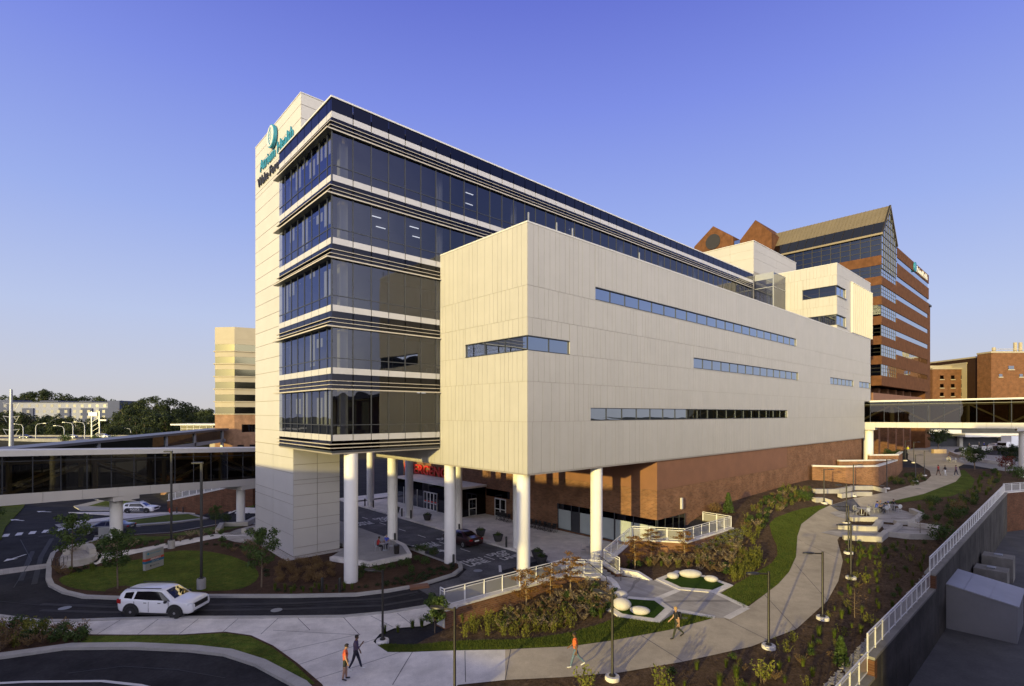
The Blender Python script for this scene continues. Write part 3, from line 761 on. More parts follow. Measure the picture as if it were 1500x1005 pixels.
glazed_door(('x', BX), 21.5, 23.6, 2.4, 2)
MB().box(BX - 0.05, BX - 0.01, 20.8, 25.3, 2.5, 3.4).build('door_panel', M['darkspan'], hosp)
textobj('sign_lettering', 'EMERGENCY', 1.95, M['redletter'], frame((BX - 0.2, 45.3, 3.95), (0,-1,0), (0,0,1)) @ Matrix.Diagonal((1.16, 1, 1, 1)), hosp, depth=0.1, bold=0.03)
# brick return wall closing the passage far end
MB().box(7.5, 17, 45.0, 46.0, 0, 0.1).build('threshold', M['concrete'], hosp)
# ------------------------------------------------------------------ ground and everything that lies on it
def clean(poly):
    out = []
    for p in poly:
        if not out or (abs(p[0]-out[-1][0]) + abs(p[1]-out[-1][1])) > 0.02: out.append(p)
    return out
def drape(name, poly, off, mats, step=1.0, kerb=0.0, kind='structure', hf=None, label=None, cat=None, smoothp=0, parent=None, kerbmat=None):
    """a sheet that follows the ground; kerb > 0 raises it and closes its sides"""
    hf = hf or H
    poly = clean(poly)
    if smoothp: poly = chaikin(poly, smoothp)
    bm = bmesh.new()
    vs = [bm.verts.new((p[0], p[1], 0)) for p in poly]
    tris = tessellate_polygon([[Vector((p[0], p[1], 0)) for p in poly]])
    for t3 in tris:
        try: bm.faces.new([vs[i] for i in t3])
        except ValueError: pass
    xs = [p[0] for p in poly]; ys = [p[1] for p in poly]
    def cut(lo, hi, n):
        k = math.floor(lo/step) + 1
        while k*step < hi:
            co_ = [0,0,0]; co_[n] = k*step; no = [0,0,0]; no[n] = 1
            bmesh.ops.bisect_plane(bm, geom=bm.verts[:] + bm.edges[:] + bm.faces[:], plane_co=co_, plane_no=no, dist=1e-5)
            k += 1
    cut(min(xs), max(xs), 0); cut(min(ys), max(ys), 1)
    bmesh.ops.recalc_face_normals(bm, faces=bm.faces[:])
    for f in bm.faces:
        if f.normal.z < 0: f.normal_flip()
    for v in bm.verts: v.co.z = hf(v.co.x, v.co.y) + off + kerb
    if kerb > 0:
        be = [e_ for e_ in bm.edges if len(e_.link_faces) == 1]
        r_ = bmesh.ops.extrude_edge_only(bm, edges=be)
        for v in [g_ for g_ in r_['geom'] if isinstance(g_, bmesh.types.BMVert)]: v.co.z -= kerb + 0.10
        for f in bm.faces:
            if abs(f.normal.z) < 0.3 or f.normal.length == 0: pass
        bm.normal_update()
        for f in bm.faces:
            if abs(f.normal.z) < 0.5: f.material_index = 1 if kerbmat else 0
    me = bpy.data.meshes.new(name); bm.to_mesh(me); bm.free()
    me.materials.append(mats)
    if kerbmat: me.materials.append(kerbmat)
    o = bpy.data.objects.new(name, me); C.objects.link(o)
    if parent: o.parent = parent
    return tag(o, label, cat, None, kind)
def chaikin(poly, n):
    for _ in range(n):
        q = []
        for i in range(len(poly)):
            a = poly[i]; b = poly[(i+1) % len(poly)]
            q += [(a[0]*.75+b[0]*.25, a[1]*.75+b[1]*.25), (a[0]*.25+b[0]*.75, a[1]*.25+b[1]*.75)]
        poly = q
    return poly
def px(l): return [gp(u, v) for (u, v) in l]
def offset(poly, d):
    """move a polygon outline inwards by d (simple mitre)"""
    n = len(poly); ar = sum(poly[i][0]*poly[(i+1)%n][1]-poly[(i+1)%n][0]*poly[i][1] for i in range(n))
    sgn = 1 if ar > 0 else -1; out = []
    for i in range(n):
        a = Vector(poly[i-1]); b = Vector(poly[i]); c = Vector(poly[(i+1) % n])
        d1 = (b-a).normalized(); d2 = (c-b).normalized()
        n1 = Vector((-d1.y, d1.x))*sgn; n2 = Vector((-d2.y, d2.x))*sgn
        m = (n1+n2); 
        if m.length < 0.3: m = n1
        m.normalize(); k = d/max(0.5, m.dot(n1)); out.append(tuple(b + m*k))
    return out
def strip(pts, w0, w1=None, closed=False):
    """outline of a band along a line: w0 to one side, w1 to the other"""
    w1 = w0 if w1 is None else w1
    P = [Vector(p) for p in pts]; L_ = []; R_ = []
    for i, p in enumerate(P):
        a = P[max(0, i-1)]; b = P[min(len(P)-1, i+1)]; d = (b-a).normalized(); n_ = Vector((-d.y, d.x))
        L_.append(tuple(p + n_*w0)); R_.append(tuple(p - n_*w1))
    return L_ + R_[::-1]
def L(s, a): return loc2w(s, a)

# retaining wall line (top edge, garden side): three runs that step up
WL = [(9.8, 18.8), (17.2, 25.5), (28.2, 35.4), (65.0, 68.9)]
FAR = (97.0, 80.5)
# far land
far = [(-900, -60), (900, -60), (900, 1400), (-900, 1400)]
mb = MB(); 
def ring_sheet(name, outer, inner, z, m):
    mb = MB(); n = 4
    for i in range(4):
        a = outer[i]; b = outer[(i+1)%4]; c = inner[(i+1)%4]; d = inner[i]
        mb.quad((a[0],a[1],z[0]), (b[0],b[1],z[0]), (c[0],c[1],z[1]), (d[0],d[1],z[1]))
    return tag(mb.build(name, m), kind='structure')
M['field'] = mat('dry_ground', (0.055,0.052,0.03), 0.95, 0.25, 0.05, fine=0.2)
farz = MB(); nx, ny = 60, 50
def HF(x, y):
    z = H(x, y) if y > 8 else 0.0
    return z - 0.06
gx = [-1200 + 40*i for i in range(61)]; gy = [-200, -60, 0, 10, 14] + [140 + 25*i for i in range(9)] + [400, 600, 900, 1400]
# near ground: fine grid, with the sunken court left out
NEAR = [(-300, 10), (WL[0][0]-3.2, 10), WL[0], WL[1], WL[2], WL[3], FAR, (150, 92), (150, 150), (-300, 150)]
NEAR[1] = (1.0, 10)
drape('ground', NEAR, -0.05, M['asphalt'], 2.0)
mb = MB()
for (x0, x1, y0, y1) in ((-1400, -300, 10, 150), (150, 1400, 70, 150)):
    mb.quad((x0, y0, -0.3), (x1, y0, -0.3), (x1, y1, -0.3), (x0, y1, -0.3))
mb.quad((-1400, -300, -0.15), (1400, -300, -0.15), (1400, 10, -4.0), (-1400, 10, -0.15))
tag(mb.build('outer_ground', M['field']), kind='structure')
fg = MB(); xs = [-1400 + 50*i for i in range(57)]; ys = [150, 175, 200, 230, 260, 300, 350, 420, 600, 1000, 1800]
def zf(x, y):
    zz = 3.3 if x > 20 else (H(x, y) - 0.05 if y < 300 and x > -300 else H(-80, min(y, 250)))
    return zz
for i in range(len(xs)-1):
    for j in range(len(ys)-1):
        a, b, c, d = (xs[i],ys[j]), (xs[i+1],ys[j]), (xs[i+1],ys[j+1]), (xs[i],ys[j+1])
        fg.quad(*[(p[0], p[1], zf(*p)) for p in (a, b, c, d)])
tag(fg.build('far_ground', M['field']), kind='structure')
# sunken service court
CZ = -2.7
ct = MB(); ct.quad((WL[0][0]-4, 4, CZ), (190, 4, CZ), (190, 100, CZ), (WL[0][0]-4, 100, CZ))
tag(ct.build('service_court_floor', mat('court_concrete', (0.13,0.127,0.125), 0.85, 0.1, 0.5, fine=0.08, stain=0.2)), kind='structure')  # floor colour lowered as well for the shaded court
cj = MB()
for k in range(7):
    c = Vector((30 + 5*k, 18 + 5*k, CZ + 0.004)); d = Vector((DBY, -DBX, 0)); n_ = Vector((DBX, DBY, 0))
    cj.quad(c - n_*0.02 - d*20, c - n_*0.02 + d*40, c + n_*0.02 + d*40, c + n_*0.02 - d*20)
tag(cj.build('court_joints', M['asphaltold']), kind='structure')

# --- planting beds (mulch) over the garden side
BED = [L(-14, -2.2), L(-7.6, -0.75)] + [(4.0, 38.0), (6.6, 37.7)] + [L(8.0, -3), L(13, -0.4), L(15.5, -3.4), L(24, -3.6), L(24, 0.2), L(86, 0.2), L(90, -4), (88, 92), (95, 84), (80, 74.5)] + [(WL[3][0]-0.1, WL[3][1]), (WL[2][0]-0.1, WL[2][1]), (WL[1][0]-0.1, WL[1][1]), (WL[0][0]-0.1, WL[0][1]), (5, 15), (-7, 15), (-6, 24), L(-14, -5)]
drape('mulch_bed', BED, 0.0, M['mulch'], 0.8)
# --- concrete walk with the plaza and the garden path
WALK = [(-80,899),(0,904),(53,910.7),(107,910.7),(176,908),(267,906),(400,905.6),(503,904.4),(568,898.4),(619.6,890),(647,881),(646,906),(622,917.6),(577.6,921),(556,929.6),(547,940.4),(553.6,946.4),(568,956),(601.6,956),(740,952.4),(836,947.6),(898.4,938.7),(980,923.6),(1047,905.6),(1094,891),(1122,870),(1140,856),(1156,838),(1166,816),(1168,786),(1174,768),(1200,748),(1217,740),(1249,730.7),(1298.7,721),(1326.7,713),(1356,705),(1364,697),(1362,690),(1352,684),(1330,673),(1330,660),(1440,660),(1425,676),(1404,684),(1406.7,691),(1408,697),(1400,706),(1353,724),(1292,738),(1262,745),(1240,770),(1226.7,792),(1234.7,822),(1228,851.7),(1212,881),(1166.7,922),(1100,948),(999,970.4),(908,986),(824,993),(740,997),(671,1004),(658,1016),(640,1040),(500,1040),(472,1004),(436,973),(400,947),(368,932),(330,926.7),(266.7,930.7),(186,931),(136,930.7),(0,921),(-80,914)]
i0 = WALK.index((740,952.4)); i1 = WALK.index((740,997))
drape('walkway', px(WALK[:i0+1] + WALK[i1:]), 0.03, M['concrete2'], 0.8)
drape('garden_path', px(WALK[i0:i1+1]), 0.03, M['path'], 0.8)
# joints sawn in the walk
jl = []
for k in range(7): jl.append([(60+58*k, 907 + (2 if k < 3 else -1)), (22+60*k, 926 + (4 if k > 1 else 0))])
jl += [[(436,906),(454,924)],[(503,905),(527,931)],[(543,903),(575,919)],[(582,899),(608,919)],[(400,924),(470,928)],[(470,928),(527,931)],[(400,958),(526,930)],[(436,975),(556,935)],[(455,998),(590,955)],[(575,1004),(604,956)],[(740,997),(748,952)],[(682,1000),(681,954)],[(935,929),(1000,970)],[(1047,906),(1100,880)],[(1120,872),(1166,922)],[(1164,826),(1212,880)],[(1168,790),(1228,818)],[(1060,906),(1128,940)],[(1250,731),(1290,738)],[(1320,715),(1350,725)],[(1364,697),(1404,700)]]
for (p, q) in jl:
    P = gp(*p); Q = gp(*q); n_ = max(2, int((Vector(P)-Vector(Q)).length/0.7))
    line = [(P[0]+(Q[0]-P[0])*i/n_, P[1]+(Q[1]-P[1])*i/n_) for i in range(n_+1)]
    jm = MB()
    for i in range(n_):
        a = Vector(line[i]); b = Vector(line[i+1]); d = (b-a).normalized(); nn = Vector((-d.y, d.x))*0.018
        pts = [a-nn, b-nn, b+nn, a+nn]; jm.quad(*[(q_.x, q_.y, H(q_.x, q_.y)+0.036) for q_ in pts])
    tag(jm.build('pavement_joint', M['asphaltold']), kind='structure')
# --- lawns
LAWN = {
 'a': [(553.6,946.4),(568,956),(601.6,956),(740,952.4),(836,947.6),(898.4,938.7),(980,923.6),(1047,905.6),(1020,902.5),(989,899),(966,913.5),(906,905),(890,911),(874,917),(836,927.5),(790,935),(755,938),(664,940.5),(604,945.5),(565,944)],
 'b': [(1056,871),(1092,891),(1122,870),(1140,856),(1156,838),(1166,816),(1168,786),(1174,768),(1200,748),(1212,742),(1200,741),(1178,745),(1160,750),(1136,759),(1127,768),(1130,782),(1138,800),(1139,814),(1130,826),(1110,838),(1074,859)],
 'c': [(1292,738),(1353,724),(1400,706),(1408,697),(1406,690),(1412,688),(1428,703),(1424,715),(1395,727),(1340,734),(1302,739)]}
for k in LAWN: drape('lawn', px(LAWN[k]), 0.045, M['lawn'], 0.8)
# --- boulder court
COURT = [(872,886),(880,872),(893,858),(890,848),(905,845),(958,851),(975,844),(990,836),(1040,846),(1075,858),(1053,871),(1094,891),(1064,907),(1047,905.6),(1020,902.5),(989,899),(966,914),(906,905)]
drape('court_paving', px(COURT), 0.04, M['paver'], 0.8)
HEX1 = [(876,883),(905,873),(963,878),(986,894),(966,913.5),(906,905)]
HEX2 = [(961,849.5),(992,837),(1040,846),(1074,859),(1050,870),(994,865)]
for hx in (HEX1, HEX2):
    P = px(hx); drape('kerb_ring', P, 0.05, M['concrete2'], 0.8, kerb=0.03); drape('turf_panel', offset(P, 0.45), 0.10, M['turf'], 0.8)
for (p, q) in [((961,850),(994,865)),((994,865),(963,878)),((986,894),(1047,905.6)),((1050,870),(1094,891)),((905,873),(893,858)),((1094,891),(1064,907))]:
    P = gp(*p); Q = gp(*q); drape('paving_band', strip([P, Q], 0.22), 0.055, M['concrete2'], 0.8)

# --- lanes under the building, raised plaza and terrace
KZ = 0.10
DROP = [L(7.7, 50), L(7.7, 6), L(7.2, 3.4), L(5.5, 1.6), (4.3, 38.3), (6.4, 38.0), L(9.5, -0.3), L(13, 0.1), L(17.0, 0.2), L(17.0, 50)]
drape('drop_off_pavement', DROP, 0.0, M['concrete2'], 2.0, kerb=KZ, hf=lambda x, y: 0.0)
mk = []
def lane_text(txt, s, a, size):
    """road marking read along the lane by someone driving away"""
    X = Vector((DBX, DBY, 0)); Y = Vector((-DBY, DBX, 0)); p = L(s, a)
    o = textobj('road_marking', txt, size, M['paint'], frame((p[0], p[1], 0.0), X, Y) @ Matrix.Diagonal((1.0, 1.25, 1, 1)), None, depth=0.001, align='CENTER', bold=0.02)
    return tag(o, kind='structure')
for a in (9.6, 17.2, 31.0): lane_text('THRU\nLANE', 2.7, a, 0.95)
for a in (9.9, 18.0, 32.0): lane_text('DROP\nOFF\nLANE', 6.0, a, 0.85)
def dash(s0, s1, a0, a1):
    m_ = MB(); m_.quad(*[(L(s, a)[0], L(s, a)[1], 0.0) for (s, a) in ((s0, a0), (s1, a0), (s1, a1), (s0, a1))]); tag(m_.build('road_marking', M['paint']), kind='structure')
for a in (8.8, 12.4, 16.0, 20.0, 24.0, 28.5, 33, 38): dash(4.4, 4.52, a, a + 1.5)
def arrow(p, d, ln=2.4, wd=0.9, z=0.0):
    P = Vector((p[0], p[1], z)); d = Vector((d[0], d[1], 0)).normalized(); n_ = Vector((-d.y, d.x, 0)); m_ = MB()
    m_.quad(P - n_*0.1, P + d*ln*0.6 - n_*0.1, P + d*ln*0.6 + n_*0.1, P + n_*0.1); m_.tri(P + d*ln*0.6 - n_*wd/2, P + d*ln, P + d*ln*0.6 + n_*wd/2)
    tag(m_.build('road_marking', M['paint']), kind='structure')
dY = (-DBY, DBX)
arrow(L(2.7, 12.8), dY); arrow(L(2.7, 33.5), dY); arrow(gp(38, 812), (0.1,-1)); arrow(gp(35, 774), (-1, 0.3)); arrow(gp(206, 778), (-1,-0.3)); arrow(gp(75,767.5),(-1,0.2))
m_ = MB(); P0 = gp(733, 838); 
m_.quad((P0[0]-.12,P0[1],.0),(P0[0]+.12,P0[1],.0),(P0[0]+.02,P0[1]+1.9,.0),(P0[0]-.2,P0[1]+1.9,.0)); tag(m_.build('road_marking', M['paint']), kind='structure')
# worn concrete apron at the mouth of the lanes
drape('concrete_apron', px([(612,862),(672,845),(684,833),(700,826),(760,846),(770,862),(652,885)]), -0.03, M['asphaltold'], 1.0)
drape('lane_asphalt', [L(0.9, 6.0), L(7.6, 6.0), L(7.6, 50), L(0.9, 50)], -0.018, M['asphaltold'], 2.5)

# --- island with the slab, the round lawn, terrace and planting
ISL = [(66.7,849),(70.7,858.7),(90.7,869),(120,876),(176,878),(290.7,875),(350,875),(430,875),(520.7,873),(570,867),(616.7,858.7),(667,842.7),(678,834),(677,828),(668,822)]
ISLW = px(ISL) + [L(0.75, 11.0), L(0.75, 20), L(0.75, 42), L(-3, 46)] + px([(374,757),(314.7,769.5),(250.7,781),(180,785),(150,789),(120,798),(88,803),(74,812),(68,826.7)])
def H0(x, y): return 0.0
drape('island_kerb', ISLW, -0.02, M['kerb'], 2.0, kerb=0.14, hf=H)
drape('planting_bed', offset(ISLW, 0.35), -0.02, M['mulchdark'], 1.0, kerb=0.145)
OVAL = [(84,850.7),(93,860),(117,867),(176,870.5),(230,871),(290.7,869),(346.7,867.5),(373,857),(381,843),(368,829),(341,817),(301,809),(253,808.5),(213,820),(149,831),(107,841)]
drape('lawn', px(OVAL), 0.145, M['lawn'], 1.0, smoothp=1)
drape('lawn', px([(131,796),(180,788),(250.7,784.5),(314.7,773),(370,763),(370,769),(330,779),(290,784),(240,792),(190,797),(140,803)]), 0.145, M['lawn'], 1.5)
drape('footpath', px([(132,823),(150,812),(199.5,806.7),(246,797.5),(293,788.5),(325,783),(350,781),(378,781),(378,786),(336,787.5),(304,793),(259,802.5),(208,811),(160,822),(140,830)]), 0.15, M['concrete2'], 1.2)
drape('terrace_paving', px([(86,822),(96,806),(135,806),(150,816),(142,826),(118,832),(88,836)]), 0.15, M['paver'], 1.2)
drape('terrace_paving', px([(322,790),(345,778),(376,770),(376,800),(345,796)]), 0.15, M['paver'], 1.2)
drape('gravel_strip', [L(-9.6, 20.3), L(-3.2, 20.3), L(-3.2, 21.2), L(-8.7, 21.2), L(-8.7, 33), L(-9.6, 33)], 0.14, M['gravel'], 2.0)
# hexagonal terrace with its low wall
TER = px([(485.5,823),(541,832),(600,819),(592,806),(566,792)]) + [L(0.5, 14), L(0.5, 42), L(-3.9, 42), L(-3.9, 20.5)]
drape('terrace_paving', TER, 0.10, M['concrete'], 2.0, kerb=0.36)
TF = TER[:5]; drape('terrace_coping', strip(TF, 0.0, 0.45) if False else strip([(p[0], p[1]) for p in TF], 0.22, 0.22), 0.10, M['concrete2'], 2.0, kerb=0.39)

# --- other walks, islands and markings of the forecourt road
drape('lower_bed', px([(-80,914),(0,921),(136,930.7),(186,931),(266.7,930.7),(330,926.7),(368,932),(400,947),(436,973),(472,1004),(490,1040),(470,1040),(440,1004),(380,972),(333,957),(280,951),(190,947),(100,948),(0,962),(-80,972)]), -0.02, M['mulchdark'], 1.2, kerb=0.08)
drape('lawn', px([(128,933),(186,933),(266.7,932.5),(330,929),(365,934),(397,949),(432,975),(462,1004),(452,1004),(384,968),(335,953),(280,947),(190,943.5),(118,943)]), 0.075, M['lawn'], 1.2)
drape('kerb', strip(px([(-60,969),(0,962),(100,948),(190,947),(280,951),(333,957),(380,972),(440,1004),(455,1020)]), 0.32, 0.28), -0.04, M['kerb'], 1.2, kerb=0.15)
drape('kerb', strip(px([(-40,900.5),(0,904),(53,910.7),(107,910.7),(176,908),(267,906),(400,905.6),(503,904.4),(568,898.4),(619.6,890),(646,882)]), 0.18, 0.12), -0.04, M['kerb'], 1.5, kerb=0.14)
drape('kerb', strip(px([(-60,1003),(40,998),(150,997),(205,1003),(240,1012)]), 0.1, 0.1), -0.02, M['paint'], 1.5)
for i in range(7):
    u = 2 + 19.5*i; v = 784 - 2.0*i
    drape('road_marking', px([(u,v+2.4),(u+10,v+1.6),(u+13,v-2.4),(u+4,v-1.9)]), -0.02, M['paint'], 3)
drape('road_marking', px([(139,784),(150,783),(147,790),(136,791)]), -0.02, M['paint'], 3)
drape('crossing_band', px([(-30,837),(68,825),(68,832),(-30,846)]), -0.035, M['paver'], 2)
drape('crossing_band', px([(80,768),(170,757),(170,762),(90,775)]), -0.035, M['concrete'], 3)
drape('traffic_island', px([(108,772),(182,763),(246,754),(278,752.5),(306,760),(261,766),(208,770),(182,773),(130,777)]), -0.03, M['kerb'], 2, kerb=0.15)
drape('lawn', px([(116,772),(182,764.5),(246,755.5),(276,754),(296,760),(258,764.5),(206,768.5),(180,771),(132,775)]), 0.135, M['lawn'], 2)
drape('far_pavement', px([(100,751),(200,750.5),(246,751),(290,747),(376,745),(376,752),(300,752),(250,753),(180,761),(110,768),(104,765),(180,756)]), -0.03, M['concrete2'], 2, kerb=0.12)
drape('traffic_island', px([(108,742),(160,730),(186,731),(212,738),(236,742),(230,745),(165,748),(118,748)]), -0.03, M['kerb'], 2, kerb=0.15)
drape('lawn', px([(126,743),(160,733),(215,737),(225,741),(165,744)]), 0.135, M['lawn'], 2)
drape('grass_bank', px([(280,748),(290,740),(330,730),(372,722),(372,744),(330,747)]), 0.1, M['lawn'], 2)
drape('grass_verge', px([(-90,800),(-90,745),(2,735),(40,728),(8,772),(2,790),(-30,800)]), -0.02, M['lawn'], 3, kerb=0.1)

# cracks, sealed joints, tyre marks and covers in the road
def road_line(pts, w, m, z=-0.032, name='road_crack'):
    P = px(pts); mb = MB()
    for i in range(len(P)-1):
        a = Vector(P[i]); b = Vector(P[i+1]); d = (b-a).normalized(); n_ = Vector((-d.y, d.x))*w/2
        mb.quad(*[(q.x, q.y, H(q.x, q.y) + z) for q in (a-n_, b-n_, b+n_, a+n_)])
    tag(mb.build(name, m), kind='structure')
M['seal'] = mat('crack_sealant', (0.014,0.014,0.015), 0.6, 0.1, 2); M['tyre'] = mat('tyre_mark', (0.026,0.025,0.027), 0.8, 0.3, 1.5, fine=0.3)
for pts in ([(0,880),(60,886),(140,884),(230,888)], [(300,884),(380,889),(470,884),(560,880)], [(20,860),(46,820),(30,790)], [(100,985),(180,975),(260,980),(330,992)], [(600,872),(640,862),(690,850)]): road_line(pts, 0.05, M['seal'])
for pts in ([(60,893),(160,896),(300,893),(430,891),(560,886),(620,876)], [(60,884),(160,888),(300,885),(430,883),(560,876),(612,866)], [(30,850),(44,815),(60,785)], [(50,855),(60,815),(76,788)]): road_line(pts, 0.35, M['tyre'], -0.036, 'tyre_mark')
for (u, v, r) in ((700,836,.38), (405,893,.36), (95,890,.36), (1000,905,.3), (1292,712,.35), (1345,716,.35)):
    x, y = gp(u, v); mb = MB(); mb.lathe([(r, 0), (r, 0.006)], 20); o = mb.build('manhole_cover', M['metalgrey'] if u < 900 else M['coping']); o.location = (x, y, H(x, y) + (-0.03 if u < 680 else 0.0 if u < 900 else 0.04)); tag(o, kind='structure')
x, y = gp(614, 860); mb = MB(); mb.box(-.7, .7, -.35, .35, -.1, .13); o = mb.build('drain_inlet', M['terracotta']); o.location = (x, y, 0); o.rotation_euler = (0,0,.35); tag(o, kind='structure')

for (u, v) in ((172.8, 863), (105, 835)):
    x, y = gp(u, v, .14); drape('tree_mulch_ring', [(x + .75*math.cos(i*.52), y + .75*math.sin(i*.52)) for i in range(12)], 0.155, M['mulchdark'], 1.0)
# ------------------------------------------------------------------ bridges and the other buildings
def skybridge(label, P0, P1, z0, z1, kmin, kmax, width, cols, n, name='skybridge', gm='glassbridge', bay=6.0, fasc=None):
    """z0/z1: (roof top, glass top, glass bottom, fascia bottom) at P0 / P1; runs from parameter kmin to kmax; n points to the viewer's side"""
    P0 = Vector(P0); P1 = Vector(P1); n = Vector(n).normalized()
    def pt(k, w, zi, dz=0.0):
        p = P0.lerp(P1, k) - n * w; return Vector((p.x, p.y, z0[zi] + (z1[zi]-z0[zi])*k + dz))
    th = thing(name, label, 'skybridge', (P0.x, P0.y, 0)); off = Matrix.Translation((-P0.x, -P0.y, 0))
    ln = (P1 - P0).length
    def slab(nm, zi, zj, wa, wb, m, dza=0, dzb=0, ka=kmin, kb=kmax):
        mb = MB(); A = [pt(ka, wa, zj, dzb), pt(kb, wa, zj, dzb), pt(kb, wb, zj, dzb), pt(ka, wb, zj, dzb), pt(ka, wa, zi, dza), pt(kb, wa, zi, dza), pt(kb, wb, zi, dza), pt(ka, wb, zi, dza)]
        mb.v = [tuple(a) for a in A]; mb.f = [(0,3,2,1),(4,5,6,7),(0,1,5,4),(1,2,6,5),(2,3,7,6),(3,0,4,7)]; mb.m = [0]*6
        mb.xf(off); return mb.build(nm, m, th)
    slab('roof', 0, 1, -0.25, width + 0.25, M['white'])
    # fascia in separate panels
    fb = MB(); fb.var = []; nb = max(1, int((kmax-kmin)*ln/2.9))
    for i in range(nb):
        ka = kmin + (kmax-kmin)*i/nb + 0.0006; kb = kmin + (kmax-kmin)*(i+1)/nb - 0.0006
        A = [pt(ka, -0.12, 3), pt(kb, -0.12, 3), pt(kb, 0.1, 3), pt(ka, 0.1, 3), pt(ka, -0.12, 2), pt(kb, -0.12, 2), pt(kb, 0.1, 2), pt(ka, 0.1, 2)]
        b = len(fb.v); fb.v += [tuple(a) for a in A]; fb.f += [tuple(b+j for j in q) for q in ((0,3,2,1),(4,5,6,7),(0,1,5,4),(1,2,6,5),(2,3,7,6),(3,0,4,7))]; fb.m += [0]*6; v = rnd.random(); fb.var += [v]*6
    fb.xf(off); fb.build('fascia_panels', M['slabpanel'], th)
    slab('deck', 2, 3, 0.1, width, M['soffit'], dza=-0.02, dzb=0.01)
    g = MB(); g.quad(pt(kmin, 0, 2), pt(kmax, 0, 2), pt(kmax, 0, 1), pt(kmin, 0, 1)); g.xf(off); o = g.build('glazing', M[gm], th)
    g = MB(); g.quad(pt(kmin, width, 2), pt(kmax, width, 2), pt(kmax, width, 1), pt(kmin, width, 1)); g.xf(off); g.build('glazing', M[gm], th)
    mu = MB(); nm_ = int((kmax-kmin)*ln/2.0)
    for i in range(nm_+1):
        k = kmin + (kmax-kmin)*i/nm_
        for w_ in (0.0, width): mu.bar(pt(k, w_, 2), pt(k, w_, 1), 0.06, 0.08)
    mu.bar(pt(kmin, -0.01, 1, -0.45), pt(kmax, -0.01, 1, -0.45), 0.05, 0.06)
    mu.xf(off); mu.build('mullion', M['mullion'], o)
    tr = MB(); nt_ = int((kmax-kmin)*ln/bay)
    for i in range(nt_+1):
        k = kmin + (kmax-kmin)*i/nt_
        for w_ in (0.45, width-0.45): tr.bar(pt(k, w_, 2), pt(k, w_, 1, -0.5), 0.28, 0.28)
        if i < nt_:
            k2 = kmin + (kmax-kmin)*(i+1)/nt_
            for w_ in (0.45, width-0.45):
                a, b = (pt(k, w_, 2), pt(k2, w_, 1, -0.6)) if i % 2 == 0 else (pt(k, w_, 1, -0.6), pt(k2, w_, 2))
                tr.bar(a, b, 0.22, 0.22)
    for w_ in (0.45, width-0.45): tr.bar(pt(kmin, w_, 1, -0.6), pt(kmax, w_, 1, -0.6), 0.3, 0.3)
    tr.xf(off); tr.build('truss', M['interior'], th)
    for (k, r, zb) in cols:
        c = pt(k, width/2, 3); mb = MB(); mb.lathe([(r, zb), (r, c.z - 0.45)], 24, (c.x, c.y, 0)); mb.xf(off); mb.build('column', M['column'], th, sm=40)
        d = (P1-P0).normalized(); cb = MB(); cb.obox((c.x, c.y, c.z - 0.22), d*1.2, n*(width/2 + 0.1), (0,0,0.22)); cb.xf(off); cb.build('column_cap', M['slabpanel'], th)
    return th
LB0, LB1 = (-43.6, 44.3, 0), (-32.6, 66.0, 0)
skybridge('dark glazed skybridge in front of the treeline, carried on one round column over the road', LB0, LB1, (9.86, 9.35, 6.08, 5.13), (8.67, 8.2, 4.78, 3.95), -0.5, 1.35, 3.6, [(0.395, 0.56, -1.0), (0.97, 0.5, -4)], (0.892, -0.452, 0))
RB0, RB1 = (65.1, 97.0, 0), (81.6, 82.9, 0)
skybridge('sunlit glazed skybridge with white roof joining the panel box over the garden path', RB0, RB1, (15.4, 15.1, 11.42, 10.43), (15.6, 15.33, 11.54, 10.63), -0.03, 1.9, 3.8, [(0.045, 0.78, 2.0), (1.02, 0.9, 2.0)], (-0.65, -0.76, 0), bay=5.0)

# far skybridge with dark sloping roof
th = thing('skybridge', 'low far skybridge with long dark roof running up to the striped tower', 'skybridge', (-89, 120, 0))
def lb(nm, y0, y1, za0, za1, zb0, zb1, x0, x1, m, par=None):
    mb = MB(); mb.v = [(x0,y0,zb0),(x1,y0,zb0),(x1,y1,zb1),(x0,y1,zb1),(x0,y0,za0),(x1,y0,za0),(x1,y1,za1),(x0,y1,za1)]
    mb.f = [(0,3,2,1),(4,5,6,7),(0,1,5,4),(1,2,6,5),(2,3,7,6),(3,0,4,7)]; mb.m = [0]*6; mb.xf(Matrix.Translation((89, -120, 0))); return mb.build(nm, m, par or th)
lb('roof', 84, 161.5, 6.6, 8.5, 6.1, 7.9, -94, -88.0, mat('dark_standing_seam', (0.10,0.095,0.10), 0.4, 0.1, 0.5, metal=0.3))
lb('glazing', 84, 161, 6.1, 7.9, 3.2, 5.2, -93, -89.2, M['glassdark']); lb('interior_wall', 84, 161, 6.0, 7.8, 3.3, 5.3, -91.5, -91.2, M['intdark']); lb('deck', 84, 161.3, 3.2, 5.2, 1.9, 4.3, -93.2, -88.9, M['metalgrey'])
for y in (112, 134, 146, 160):
    MB().box(-0.6, 0.1, y - 120 - 0.35, y - 120 + 0.35, -6, 6.9 + (y-112)*0.02).build('pier', M['metalgrey'], th)

def windows_grid(th, pts, m, name='window'):
    for q in pts:
        mb = MB(); mb.quad(*q); mb.build(name, m, th)
